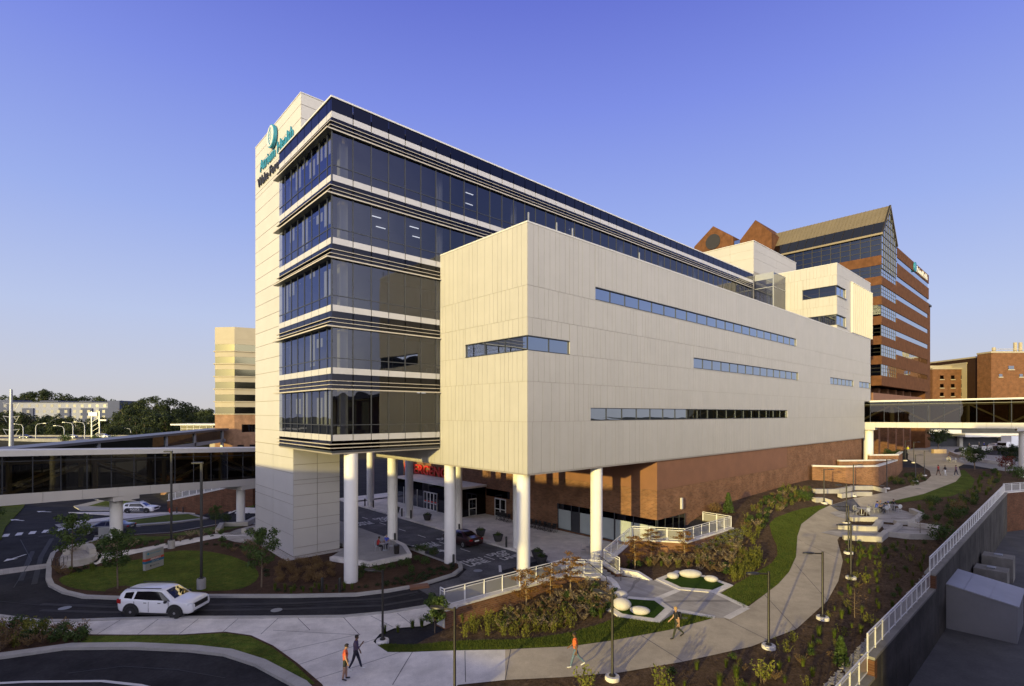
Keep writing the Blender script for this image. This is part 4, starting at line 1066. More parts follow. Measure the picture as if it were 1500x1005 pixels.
# --- striped tower beyond the skybridge
tw = thing('office_tower', 'cream banded tower with mirror windows over a brick base beyond the skybridge', 'building', (-87, 163, 0))
d1 = Vector((-0.99, 0.12, 0)).normalized(); d2 = Vector((0.87, 0.494, 0))
poly = [Vector((0,0,0)), d2*40, d2*40 + Vector((-20, 34, 0)), d1*6.6 + Vector((-10, 30, 0)), d1*6.6]
poly2 = [(p.x, p.y) for p in poly]
def tower_band(nm, z0, z1, m, grow=0.0):
    mb = MB(); pp = [(p[0] , p[1]) for p in (offset(poly2, -grow) if grow else poly2)]; mb.prism(pp, z0, z1); return mb.build(nm, m, tw)
M['cream'] = mat('cream_precast', (0.34,0.29,0.20), 0.7, 0.05, 0.4); M['bluntbrick'] = brickmat('pale_brown_brick', (0.27,0.15,0.085), (0.22,0.12,0.07), (0.27,0.20,0.15), 1.0, 0.4, 0.16)
M['mirror'] = glassmat('mirror_glass', (0.05,0.05,0.035), (0.42,0.39,0.25), 0.28, 0.12, wob=0.0, pw=3.0, top=0.5)
tower_band('brick_base', -7, 12.7, M['bluntbrick'], 0.05)
tower_band('top_band', 36.4, 40.2, M['cream'], 0.05)
for k in range(6):
    z = 12.7 + 3.95*k + 0.0
    tower_band('window_band', z + 0.32, z + 2.35, M['mirror'], 0.0)
    tower_band('sill_ledge', z, z + 0.3, M['cream'], 0.45)
    tower_band('spandrel_band', z + 2.37, z + 3.93, M['cream'], 0.05)
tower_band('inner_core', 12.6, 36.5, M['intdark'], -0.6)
MB().box(4, 20, 14, 26, 40.2, 45).build('roof_plant', M['bluntbrick'], tw)
for (s0, s1, z0, z1) in ((0.8, 2.6, 0.5, 3.2), (4.2, 7.5, 0.5, 3.2), (2.0, 13, 7.2, 9.6), (10.5, 13, 0.5, 3.2)):
    a = d2*s0; b = d2*s1; nrm = Vector((0.494, -0.87, 0))*0.12
    mb = MB(); mb.quad(a+nrm+Vector((0,0,z0)), b+nrm+Vector((0,0,z0)), b+nrm+Vector((0,0,z1)), a+nrm+Vector((0,0,z1))); mb.build('window', M['glassdark'], tw)
# glazed pavilion beside it
pv = thing('glass_pavilion', 'low glazed pavilion with thin flat white roof beside the striped tower', 'pavilion', (-108, 178, 0))
MB().box(-9, 9.5, 0, 12, 9.0, 9.5).build('roof', M['white'], pv); MB().box(-6, 5, 1, 10, 4, 9.0).build('glazing', M['mirror'], pv); MB().box(5.05, 12, -1, 10, 0, 8.2).build('wall', M['cream'], pv)
f = MB(); 
for i in range(6): f.box(-6 + 2.2*i - 0.06, -6 + 2.2*i + 0.06, 0.9, 0.99, 4, 9)
for z in (5.3, 6.6, 7.8): f.box(-6, 5, 0.85, 0.9, z - 0.05, z + 0.05)
f.build('frame', M['white'], pv)

# --- apartment block on the ridge
ap = thing('apartment_block', 'long white and navy apartment block standing among trees on the ridge', 'building', (-350, 400, 0))
M['apwhite'] = mat('apartment_render', (0.23,0.24,0.29), 0.8, 0.05, 0.1); M['apnavy'] = mat('apartment_navy', (0.05,0.06,0.11), 0.8, 0.1, 0.1); M['apwin'] = mat('apartment_window', (0.10,0.10,0.12), 0.2, 0.3, 0.2)
MB().box(-110, 48, 0, 18, 2, 21.5).build('wall', M['apwhite'], ap); MB().box(-111, 44, -0.8, 18.5, 21.5, 22.1).build('roof', M['apnavy'], ap)
for (x0, x1, z1) in ((-44, -35, 23.5), (40, 49, 23), (-12, 2, 23.0), (18, 28, 22.7)): MB().box(x0, x1, -1.4, 17, 22.1 if z1 > 22.6 and x0 in (-12, 18) else 2, z1).build('tower_bay', M['apnavy'], ap)
for x0 in (-86, -64, -26, 2, 19, 33): MB().box(x0, x0 + 8.5, -1.1, -0.02, 2, 17.2).build('bay', M['apnavy'], ap)
nwin = 0
for zi in range(4):
    for i in range(24):
        x = -92 + 5.8*i
        mb = MB(); mb.quad((x, -1.42 if -44 < x < -35 else -0.04 - (1.1 if any(x0 - 1.5 < x < x0 + 7.2 for x0 in (-86,-64,-26,2,19,33)) and zi < 3 else 0), 5 + 4.3*zi), (x + 2.2, -0.04, 5 + 4.3*zi), (x + 2.2, -0.04, 7.2 + 4.3*zi), (x, -0.04, 7.2 + 4.3*zi))
        y = mb.v[0][1]; mb.v = [(a, y - 0.02, c) for (a, b, c) in mb.v]
        mb.build('window', M['apwin'], ap)

# --- brick tower behind the far end of the hospital
bt = thing('brick_tower', 'brown brick tower with ribbon windows and steep glazed metal gable roof', 'building', (78.2, 110, 0), math.atan2(DBY, DBX))
M['brickband'] = brickmat('brown_brick_band', (0.128,0.056,0.025), (0.104,0.046,0.021), (0.10,0.05,0.03), 1.0, 0.3, 0.55)
ZW = [(42.2 - 4.22*i, 44.6 - 4.22*i) for i in range(6)]
mb = MB()
prev = 46.6
for (zb, zt) in ZW: mb.box(0, 50, 0, 40, zt, prev); prev = zb
mb.box(0, 50, 0, 40, 19.0, prev); mb.box(13.3, 50, 0, 40, 46.6, 47.6); mb.box(13.3, 50, 0, 40, 48.9, 51.2)
mb.build('brick_bands', M['brickband'], bt)
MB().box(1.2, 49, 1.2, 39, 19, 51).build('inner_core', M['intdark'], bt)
M['bluewin'] = glassmat('blue_ribbon_glass', (0.05,0.06,0.08), (0.85,0.92,1.0), 0.45, 0.02, wob=0.02)
for (zb, zt) in ZW:
    g = MB(); g.quad((0.1, 0.12, zb), (13.3, 0.12, zb), (13.3, 0.12, zt), (0.1, 0.12, zt)); g.quad((13.3, 0.12, zt - 1.15), (48.5, 0.12, zt - 1.15), (48.5, 0.12, zt), (13.3, 0.12, zt)); o = g.build('window', M['bluewin'], bt)
    f = MB()
    for i in range(8): f.box(1.8*i + 0.1 - 0.03, 1.8*i + 0.1 + 0.03, 0.06, 0.10, zb, zt)
    for k in (1, 2): f.box(0.1, 13.3, 0.07, 0.10, zb + 0.8*k - 0.025, zb + 0.8*k + 0.025)
    f.build('mullion', M['bronze'], o)
    MB().box(13.35, 50, 0.01, 1.0, zb, zt - 1.2).build('brick_apron', M['brickband'], bt)
    g = MB(); g.quad((0.12, 0.1, zb), (0.12, 0.1, zt), (0.12, 38, zt), (0.12, 38, zb)); o = g.build('window', M['glassdark'], bt)
    f = MB()
    for i in range(20): f.box(0.03, 0.1, 1.9*i + 0.1, 1.9*i + 0.18, zb, zt)
    for k in (1, 2): f.box(0.04, 0.09, 0.1, 38, zb + 0.8*k - 0.03, zb + 0.8*k + 0.03)
    f.build('mullion', M['bronze'], o)
g = MB(); g.quad((13.3, 0.1, 47.6), (49, 0.1, 47.6), (49, 0.1, 48.9), (13.3, 0.1, 48.9)); g.build('window', M['bluewin'], bt)
# gable: side curtain wall, sloping roof, glazed end
RS, RZ, EZ = 6.7, 58.8, 51.2
g = MB(); g.quad((0.05, 0, 46.6), (0.05, 0, EZ), (0.05, 34, EZ), (0.05, 34, 46.6)); o = g.build('curtain_wall', M['glassdark'], bt)
f = MB()
for i in range(19): f.box(-0.04, 0.03, 1.9*i, 1.9*i + 0.12, 46.6, EZ)
for k in range(1, 4): f.box(-0.03, 0.02, 0, 34, 46.6 + 1.15*k - 0.05, 46.6 + 1.15*k + 0.05)
f.build('mullion', M['bronze'], o)
g = MB(); g.v = [(0, -0.02, 43.9), (13.3, -0.02, 43.9), (13.3, -0.02, EZ), (RS, -0.02, RZ), (0, -0.02, EZ)]; g.f = [(0,1,2,3,4)]; g.m = [0]; o = g.build('gable_glazing', M['bluewin'], bt)
f = MB()
for i in range(1, 9):
    x = 13.3*i/9; zt = EZ + (RZ-EZ)*(x/RS if x < RS else (13.3-x)/(13.3-RS)); f.box(x - 0.06, x + 0.06, -0.12, -0.03, 43.9, zt)
for k in range(10):
    z = 44.8 + 1.5*k
    x0, x1 = (0, 13.3) if z < EZ else (RS*(z-EZ)/(RZ-EZ), 13.3 - (13.3-RS)*(z-EZ)/(RZ-EZ))
    if x1 > x0: f.box(x0, x1, -0.10, -0.03, z - 0.05, z + 0.05)
f.bar((0, -0.1, EZ), (RS, -0.1, RZ), 0.3, 0.3); f.bar((RS, -0.1, RZ), (13.3, -0.1, EZ), 0.3, 0.3)
f.build('mullion', M['bronze'], o)
M['seam'] = mat('standing_seam_roof', (0.20,0.16,0.10), 0.45, 0.08, 0.3, metal=0.2)
rf = MB()
def slope(x, dz=0): return EZ + (RZ-EZ)*x/RS + dz
xm = RS*0.42
rf.quad((xm, -0.3, slope(xm)), (RS, -0.3, RZ), (RS, 26.5, RZ), (xm, 26.5, slope(xm))); rf.quad((RS, -0.3, RZ), (13.3, -0.3, EZ), (13.3, 26.5, EZ), (RS, 26.5, RZ))
for i in range(34):
    y = -0.3 + 0.8*i; rf.bar((xm, y, slope(xm, 0.06)), (RS, y, RZ + 0.06), 0.07, 0.12)
rf.box(-0.5, 0.1, -0.3, 34, EZ - 0.35, EZ + 0.05); rf.quad((RS,26.5,RZ),(0,26.5,EZ),(0,26.4,EZ),(13.3,26.5,EZ))
rf.build('metal_roof', M['seam'], bt)
g = MB(); g.quad((0.1, 0, slope(0.1)), (xm, 0, slope(xm)), (xm, 26.5, slope(xm)), (0.1, 26.5, slope(0.1))); o = g.build('skylight', M['glassdark'], bt)
f = MB()
for i in range(15): f.bar((0.1, 1.9*i, slope(0.1, 0.05)), (xm, 1.9*i, slope(xm, 0.05)), 0.1, 0.1)
f.build('mullion', M['bronze'], o); 
ik = MB(); ik.quad((0.6, 0.2, EZ - 0.3), (RS, 0.2, RZ - 0.8), (RS, 26, RZ - 0.8), (0.6, 26, EZ - 0.3)); ik.build('inner_lining', M['intdark'], bt)
MB().box(50, 57, 0.8, 20, 0, 43.5).build('stair_block', M['brickband'], bt); MB().box(50.0, 57.3, 0.5, 20, 43.5, 44.0).build('coping', M['bronze'], bt)
mb = MB(); 
for i in range(6): mb.box(3 + 8*i, 4.6 + 8*i, 3, 5, -1, 19)
mb.box(1, 49, 8, 9, 3, 19); mb.build('undercroft', M['brickdark'], bt)
MB().box(0, 50, 1.5, 3, 15.5, 17.5).build('parapet', M['terracotta'], bt)
textobj('sign_lettering', 'Atrium Health', 2.3, M['white'], frame((33.5, -0.15, 49.2), (1,0,0), (0,0,1)), bt, depth=0.08)
lg = MB(); lg.lathe([(1.2, 0), (1.2, 0.3)], 24); lg.xf(frame((31.5, -0.05, 50.0), (1,0,0), (0,0,1))); lg.build('sign_logo', M['teal'], bt)
# twin-gabled brick block between it and the hospital penthouse
tg = thing('gabled_brick_block', 'brick rooftop block with two pointed gables and one round louvre', 'building', (53.4, 138, 0), math.atan2(DBY, DBX))
for (a0, zz, hw) in ((0, 62.8, 5.4), (-11.0, 61.4, 3.9)):
    b = MB(); b.v = [(0, a0-hw, 30), (0, a0+hw, 30), (0, a0+hw, zz-4.2), (0, a0, zz), (0, a0-hw, zz-4.2)] + [(12, a0-hw, 30), (12, a0+hw, 30), (12, a0+hw, zz-4.2), (12, a0, zz), (12, a0-hw, zz-4.2)]
    b.f = [(4,3,2,1,0), (5,6,7,8,9), (0,1,6,5), (1,2,7,6), (2,3,8,7), (3,4,9,8), (4,0,5,9)]; b.m = [0]*7; b.build('gable', M['brickband'], tg)
lv = MB(); lv.lathe([(2.0, 0), (2.0, 0.1)], 32); lv.xf(frame((-0.12, 0, 58.6), (0,-1,0), (0,0,1))); lv.build('round_louvre', M['bronze'], tg)
MB().box(0.3, 12, -7.0, -5.5, 30, 57.5).build('link', M['bluewin'], tg)

# --- old brick wings at the far end
def wing(label, u0, u1, v0, Y, m, wins=(), depth=20, name='brick_wing', zb=2.0, extra=None):
    p0 = at(u0, v0, Y); p1 = at(u1, v0, Y); o = thing(name, label, 'building', (p0.x, Y, 0))
    w_ = p1.x - p0.x; MB().box(0, w_, 0, depth, zb, p0.z).build('wall', m, o); MB().box(-0.2, w_ + 0.2, -0.2, depth, p0.z, p0.z + 0.5).build('coping', M['cream'], o)
    for (a, b, c, d) in wins:
        q0 = at(a, b, Y); q1 = at(c, d, Y); wn = MB(); wn.box(q0.x - p0.x, q1.x - p0.x, -0.08, 0.1, q1.z, q0.z); ww = wn.build('window', M['glassdark'], o)
        MB().box(q0.x - p0.x - 0.2, q1.x - p0.x + 0.2, -0.25, -0.09, q1.z - 0.3, q1.z - 0.01).build('window_sill', M['cream'], ww)
    return o
M['oldbrick'] = brickmat('old_orange_brick', (0.16,0.072,0.032), (0.125,0.057,0.027), (0.17,0.11,0.07), 1.0, 0.5, 0.2)
o1 = wing('old orange brick wing with three rows of small square windows', 1366, 1417, 541, 178, M['oldbrick'], [(u, v, u+5, v+5.5) for u in (1377, 1393, 1408) for v in (550, 562.5, 575)])
MB().box(0, 10, 4, 16, at(0, 541, 178).z, at(0, 534, 178).z).build('roof_plant', M['cream'], o1)
wing('narrow pale concrete stair wing between two brick wings', 1416, 1433, 533, 176, M['cream'], name='stair_wing')
wing('brick wing coloured dark for shade, stepping back beside the stair wing', 1432, 1453, 524, 172, mat('shade_toned_brick', (0.035,0.018,0.012), 0.9, 0.1, 1))  # shade cast by another building is put into this brick colour
o4 = wing('tall plain brick wing with rooftop flues above the skybridge', 1452, 1530, 517, 165, M['oldbrick'], [(1477, 536, 1485, 541), (1463, 548, 1468, 552), (1493, 548, 1498, 552)], depth=5)
for (x, h) in ((10.5, 3.2), (12.2, 3.2), (3.6, 1.6)): MB().lathe([(0.5, 0), (0.5, h)], 12, (x, 3, at(0, 517, 165).z + 0.5)).build('flue', M['cream'], o4)
MB().box(0.5, 16, 0.5, 0.6, at(0, 517, 165).z + 1.2, at(0, 517, 165).z + 1.35).build('roof_rail', M['cream'], o4)
# dark low entrance block with white canopy under the skybridge
en = thing('entrance_block', 'dark low entrance block with white canopy seen beneath the sunlit skybridge', 'building', (118, 150, 0))
MB().box(-14, 60, 2, 30, 2, 9.2).build('wall', M['intdark'], en); MB().box(-7, 10, -2, 2, 7.3, 8.4).build('canopy', M['white'], en); MB().box(10.2, 42, -3, 2, 6.4, 7.4).build('canopy', M['white'], en)
for i in range(5): MB().box(-12 + 12*i, -11 + 12*i, 1.0, 1.9, 2, 7.2).build('pier', M['concrete'], en)
# unseen buildings behind the photographer, placed and sized to shade the low ground
bk = []
def qr(q, r): a = R(SUN_AZ); return (q*math.cos(a) + r*math.sin(a), -q*math.sin(a) + r*math.cos(a))
def shade(name, label, q0, q1, r0, r1, z, cat='building'):
    o = thing(name, label, cat, (*qr((q0+q1)/2, (r0+r1)/2), 0), -R(SUN_AZ)); w_, d_ = (q1-q0)/2, (r1-r0)/2
    MB().box(-w_, w_, -d_, d_, -4, z - 0.6).build('wall', M['oldbrick'], o); MB().box(-w_ - 0.3, w_ + 0.3, -d_ - 0.3, d_ + 0.3, z - 0.6, z).build('roof', M['concrete'], o)
    wn = MB()
    for k in range(int(z//3.6)):
        MB().box(-w_ + 1, w_ - 1, d_ - 0.1, d_ + 0.06, 1.2 + 3.6*k, 2.8 + 3.6*k).build('window', M['glassdark'], o)
    return o
shade('shade_building', 'long unseen brick building with flat concrete roof, sized for its shade', -120, -21.3, -55, -25, 13.7)
shade('shade_building', 'small unseen flat roofed brick block added for shade', -21.2, -15.5, -22, -12, 3.9)
shade('shade_building', 'square unseen brick building of middle height, sized for its shade', 0.3, 13.5, -45, -14, 18.7)
shade('shade_building', 'tall wide unseen brick building, sized for its shade', 13.7, 90, -50, -12, 25.2)
shade('shade_building', 'low dark unseen brick building beyond the service court, added to block sky light', 23, 90, -11.5, 46, 16.5)
# ------------------------------------------------------------------ walls, railings, lamps and other site furniture
def polywall(name, label, cat, pts, z0, z1, m, cap=None, w=0.4, capz=0.15, capm=None, group=None):
    """a wall along a line of (x, y); z0/z1 numbers or one value per point"""
    n = len(pts); P0 = pts[0]; o = thing(name, label, cat, (P0[0], P0[1], 0), 0, group)
    zz0 = z0 if isinstance(z0, (list, tuple)) else [z0]*n; zz1 = z1 if isinstance(z1, (list, tuple)) else [z1]*n
    def shell(w_, za, zb, nm, mt, b=0):
        out = strip([(p[0]-P0[0], p[1]-P0[1]) for p in pts], w_/2); mb = MB()
        for i in range(n-1):
            q = [out[i], out[i+1], out[2*n-2-i], out[2*n-1-i]]
            k = len(mb.v)
            mb.v += [(q[0][0],q[0][1],za[i]),(q[1][0],q[1][1],za[i+1]),(q[2][0],q[2][1],za[i+1]),(q[3][0],q[3][1],za[i]),(q[0][0],q[0][1],zb[i]),(q[1][0],q[1][1],zb[i+1]),(q[2][0],q[2][1],zb[i+1]),(q[3][0],q[3][1],zb[i])]
            mb.f += [(k,k+1,k+2,k+3),(k+7,k+6,k+5,k+4),(k,k+4,k+5,k+1),(k+2,k+6,k+7,k+3)]; mb.m += [0]*4
            if i == 0: mb.f.append((k,k+3,k+7,k+4)); mb.m.append(0)
            if i == n-2: mb.f.append((k+1,k+5,k+6,k+2)); mb.m.append(0)
        return mb.build(nm, mt, o)
    shell(w, zz0, [z - (capz if capm else 0) for z in zz1], 'wall', m)
    if capm: shell(w + 0.12, [z - capz for z in zz1], zz1, 'coping', capm)
    return o
def railing(label, pts, hgt=1.07, sp=1.45, dbl=False, group='white mesh railings', name='railing'):
    """white railing along 3-D base points: posts, rails and a fine mesh infill"""
    P = [Vector(p) for p in pts]; o = thing(name, label, 'railing', P[0], 0, group); Z = Vector((0,0,1)); base = P[0].copy(); P = [p - base for p in P]
    top = MB(); low = MB()
    for i in range(len(P)-1):
        a, b = P[i], P[i+1]; ln = (b-a).length; n = max(1, round(ln/sp))
        for k in range(n + (1 if i == len(P)-2 else 0)):
            p = a.lerp(b, k/n); MB().bar(p, p + Z*hgt, 0.055, 0.055).build('post', M['rail'], o)
        top.bar(a + Z*hgt, b + Z*hgt, 0.06, 0.05); low.bar(a + Z*(hgt-0.16), b + Z*(hgt-0.16), 0.04, 0.04); low.bar(a + Z*0.10, b + Z*0.10, 0.04, 0.04)
        for k in range(n):
            p, q = a.lerp(b, (k+0.03)/n), a.lerp(b, (k+0.97)/n); ms = MB(); ms.quad(p + Z*0.13, q + Z*0.13, q + Z*(hgt-0.19), p + Z*(hgt-0.19)); ms.build('mesh_panel', M['screen'], o)
            low.bar(p + Z*0.13, p + Z*(hgt-0.19), 0.025, 0.025); low.bar(q + Z*0.13, q + Z*(hgt-0.19), 0.025, 0.025)
    top.build('top_rail', M['rail'], o); low.build('lower_rail', M['rail'], o); 
    return o
W0, W1, W2 = (-4.1, 31.5), (4.0, 38.07), (6.5, 37.6)
wl_ = polywall('brick_wall', 'red brick wall with pale coping holding up the drop-off edge above the planted bank', 'wall', [W0, W1, W2], -0.6, 1.3, M['brick'], w=0.42, capz=0.14, capm=M['concrete2'])
MB().obox((0.05, 0.32, 0.3), Vector((DBX, DBY, 0))*0.35, Vector((-DBY, DBX, 0))*0.5, (0,0,0.85)).build('pier', M['brick'], wl_)
MB().obox((0.05, 0.32, 1.22), Vector((DBX, DBY, 0))*0.45, Vector((-DBY, DBX, 0))*0.6, (0,0,0.075)).build('pier_cap', M['concrete2'], wl_)
MB().obox(Vector((0.05, 0.32, 0.45)) - Vector((DBX, DBY, 0))*0.37, Vector((-DBY, DBX, 0))*0.42, (0,0,0.35), Vector((DBX, DBY, 0))*0.02).build('sign_plate', M['white'], wl_)
railing('white mesh railing along the brick wall of the drop-off, in front of the corner column', [(W0[0]-0.3, W0[1]+0.35, 1.3), (W0[0], W0[1], 1.3), (W1[0], W1[1], 1.3), (W2[0], W2[1], 1.3)])
B0, B1, B2 = (8.0, 38.7), (7.2, 40.7), (10.3, 45.4)
polywall('brick_wall', 'short brick wall beside the garden steps turning up to the terrace', 'wall', [B0, B1, B2], -0.3, [1.2, 1.3, 1.95], M['brick'], capm=M['concrete2'], capz=0.12)
railing('short white railing beside the garden steps and the round column', [(*B0, 1.2), (*B1, 1.3), (*B2, 1.95)])
T = [(10.6, 45.9), (14.9, 44.8), (21.2, 50.3), (19.3, 52.6)]
polywall('brick_wall', 'brick terrace wall at the foot of the brick corner', 'wall', T, 0.1, 2.0, M['brick'], capm=M['concrete2'], capz=0.13)
railing('white mesh railing round the raised terrace at the brick corner', [(*p, 2.0) for p in T])
tf = MB(); tf.prism([L(13.4, 0.15), (15.0, 45.1), (20.9, 50.2), L(23.5, 0.15)], 0.5, 0.95); tag(tf.build('terrace_floor', M['concrete2']), kind='structure')
# steps from the boulder court
st = thing('steps', 'short flight of concrete steps rising from the boulder court between pale cheek walls', 'steps', (*gp(898, 853), 0), math.atan2(DBY, DBX))
for i in range(6): MB().box(-1.2, 1.1, 0.34*i, 0.34*i + 2.4 - 0.3*i, 0.2, 0.62 + 0.13*(i+1)).build('tread', M['concrete'], st)
hr = MB(); hr.tube([(-0.9, -0.1, 0.6), (-0.9, -0.1, 1.5), (-0.9, 1.9, 2.3), (-0.9, 1.9, 1.4)], 0.025, 6); hr.tube([(0.8, -0.1, 0.6), (0.8, -0.1, 1.5), (0.8, 1.9, 2.3), (0.8, 1.9, 1.4)], 0.025, 6); hr.build('handrail', M['blackmetal'], st)
polywall('cheek_wall', 'pale sloping cheek wall between the steps and the planted bank', 'wall', [W2, gp(893, 852), gp(900, 858), gp(911, 869)], -0.1, [1.25, 1.2, 1.15, 0.62], M['concrete2'], w=0.45)
polywall('cheek_wall', 'pale tapering cheek wall leading from the steps toward the boulder lawn', 'wall', [gp(907, 842), gp(935, 846), gp(959, 851)], 0.0, [1.25, 1.2, 0.65], M['concrete2'], w=0.42)

# retaining wall of the service court
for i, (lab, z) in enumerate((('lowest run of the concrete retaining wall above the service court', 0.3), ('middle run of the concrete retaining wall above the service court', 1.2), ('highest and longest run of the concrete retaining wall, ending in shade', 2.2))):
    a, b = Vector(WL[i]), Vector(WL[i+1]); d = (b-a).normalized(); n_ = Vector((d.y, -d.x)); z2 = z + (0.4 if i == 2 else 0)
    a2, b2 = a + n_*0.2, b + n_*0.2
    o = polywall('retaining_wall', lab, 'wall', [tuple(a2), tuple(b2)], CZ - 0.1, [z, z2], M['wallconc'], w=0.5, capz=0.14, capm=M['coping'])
    if i: 
        pr = MB(); pr.obox((d.x*0.2, d.y*0.2, z - 0.62), (d.x*0.24, d.y*0.24, 0), (n_.x*0.3, n_.y*0.3, 0), (0,0,0.46)); pr.build('brick_pier', M['brickdark'], o)
    pj = MB()
    for k in range(int((b-a).length/3.0)):
        p = d*(3.0*k + 1.5) + n_*0.252; pj.bar((p.x, p.y, CZ), (p.x, p.y, z - 0.2), 0.03, 0.01)
    pj.build('formwork_joints', M['asphaltold'], o)
    railing(('lowest white mesh railing on the retaining wall, running out of the picture', 'middle white mesh railing on the retaining wall', 'long white mesh railing on the highest run of the retaining wall')[i], [(a2.x, a2.y, z), (b2.x, b2.y, z2)], sp=1.35)
polywall('retaining_wall', 'dark end wall closing the far side of the service court', 'wall', [(WL[3][0]+0.3, WL[3][1]+0.2), FAR], CZ, 2.6, M['brickdark'], capm=M['concrete2'])
railing('white mesh railing along the end wall beyond the service court', [(WL[3][0]+0.3, WL[3][1]+0.2, 2.6), (FAR[0]-18, FAR[1]-6.5, 2.6)], sp=1.8)
# things in the court
e0 = Vector(((1372-750)/F*38.4 + 0.15, 38.4 - 0.1, CZ)); du = Vector((0.707, -0.707, 0)); dv = Vector((DBX, DBY, 0))
mp = thing('equipment_enclosure', 'grey metal enclosure with sloping roof in the service court', 'enclosure', e0)
mb = MB(); c = [Vector((0,0,0)), du*4.1, du*4.1 + dv*5.2, dv*5.2]; hh = [3.3, 2.5, 2.5, 3.3]
mb.v = [tuple(p) for p in c] + [tuple(p + Vector((0,0,h))) for p, h in zip(c, hh)]; mb.f = [(0,1,5,4),(1,2,6,5),(2,3,7,6),(3,0,4,7)]; mb.m = [0]*4
M['greypanel'] = mat('grey_sheet_metal', (0.22,0.215,0.225), 0.5, 0.05, 0.6, stain=0.1); M['greyroof'] = mat('grey_membrane', (0.33,0.33,0.37), 0.5, 0.05, 0.6, stain=0.1)
mb.build('wall', M['greypanel'], mp); rf = MB(); 
rf.v = [tuple(p + Vector((0,0,h + 0.004))) for p, h in zip([c[0]-du*.1-dv*.1, c[1]+du*.1-dv*.1, c[2]+du*.1+dv*.1, c[3]-du*.1+dv*.1], hh)] + [tuple(p + Vector((0,0,h + 0.08))) for p, h in zip([c[0]-du*.1-dv*.1, c[1]+du*.1-dv*.1, c[2]+du*.1+dv*.1, c[3]-du*.1+dv*.1], hh)]
rf.f = [(0,3,2,1),(4,5,6,7),(0,1,5,4),(1,2,6,5),(2,3,7,6),(3,0,4,7)]; rf.m = [0]*6; rf.build('roof', M['greyroof'], mp)
rb = MB()
for k in (0.33, 0.66, 1.0): 
    a_ = du*4.1*k; h_ = 3.3 - 0.8*k + 0.085; rb.bar(a_ + Vector((0,0,h_)), a_ + dv*5.2 + Vector((0,0,h_)), 0.06, 0.03)
rb.build('roof_seam', M['greyroof'], mp)
for (lab, x, y, h) in (('concrete vent block nearer the grey enclosure in the service court', 42.6, 46.2, 2.0), ('concrete vent block farther from the grey enclosure', 46.4, 49.6, 2.2)):
    o = thing('vent_block', lab, 'vent block', (x, y, CZ), math.atan2(DBY, DBX)); MB().box(-1.0, 1.0, -1.1, 1.1, 0, h).build('block', M['coping'], o, bev=0.03); MB().box(-0.35, 0.35, -0.3, 0.3, h + 0.002, h + 0.12).build('hatch', M['metalgrey'], o, bev=0.02)

# brick enclosure beside the path
EB = gp(1285, 711); EC = gp(1313, 697)
en2 = polywall('brick_enclosure', 'low open brick enclosure with pale coping beside the curving path', 'wall', [L(57, -0.1), ((L(57,-.1)[0]+EB[0])/2-0.6, (L(57,-.1)[1]+EB[1])/2-1.0), EB, EC, L(69, -0.1)], 1.5, 5.6, M['brick'], w=0.4, capz=0.22, capm=M['white'])
polywall('brick_wall', 'stub of brick wall by the skybridge column', 'wall', [L(74, -3), L(78, -6), L(86, -5)], 2, 6.4, M['brick'], w=0.4, capz=0.2, capm=M['white'])

# seat walls
SEAT = [('patio edge nearest the tall double lamps', [(1235,790),(1262,792),(1288,793.5),(1299,784)]),
 ('second terrace step of the patio, under the tall lamps', [(1227,775),(1250,777),(1267,778),(1281,778),(1290,768)]),
 ('third terrace step of the patio, by the empty cafe chairs', [(1246,763),(1284,763.5)]),
 ('upper patio edge behind the seated diners', [(1311,768),(1338,768),(1350,758),(1335,751)]),
 ('long outer patio edge turning at a sharp corner', [(1318,772),(1299,786),(1330,789),(1367,790),(1373,777),(1330,771)]),
 ('lowest bench under the brick enclosure', [(1230,729),(1252,726),(1275,726)]),
 ('upper bench under the brick enclosure, curving to the path', [(1225,722),(1250,717),(1278,717),(1298,722)]),
 ('bench along the planted bank near the round shrub', [(1192,722),(1225,722)]),
 ('bench where the lawn strip meets the patio', [(1192,735),(1206,735),(1219,739)]),
 ('curved wall on the lawn island beside the road', [(97,815),(106,807),(120,806),(131,807),(136,814)]),
 ('angled wall on the lawn island near the young tree', [(99,832),(116,830),(129,828),(138,822)]),
 ('stepped wall next to the white slab', [(319,783),(325,773),(345,772.5),(360,772),(373,764)]),
 ('short wall hidden partly by the white slab', [(357,783),(366,780),(376,780)])]
for i, (lab, P) in enumerate(SEAT):
    pts = px(P); hb = [H(*p) for p in pts]
    g = 0.14 if i >= 9 else 0.0
    polywall('seat_wall', 'pale concrete seat wall, ' + lab, 'seat wall', pts, [h - 0.3 for h in hb], [h + g + (0.5 if j not in (0,) or i > 4 else 0.4) for j, h in enumerate(hb)], M['seatwall'], w=0.5, group='pale concrete seat walls')
for P in ([(1216,741),(1250,731),(1262,745),(1243,757)], [(1215,752),(1240,746),(1262,757),(1246,763),(1224,757)], [(1202,781),(1222,776),(1280,778),(1299,784),(1285,790),(1235,788)], [(1262,745),(1292,739),(1335,752),(1348,758),(1320,768),(1284,764)], [(1290,768),(1318,771),(1330,772),(1366,778),(1362,787),(1300,784)]):
    drape('patio_paving', px(P), 0.055, M['paver'] if len(P) > 4 else M['asphaltold'], 1.0)

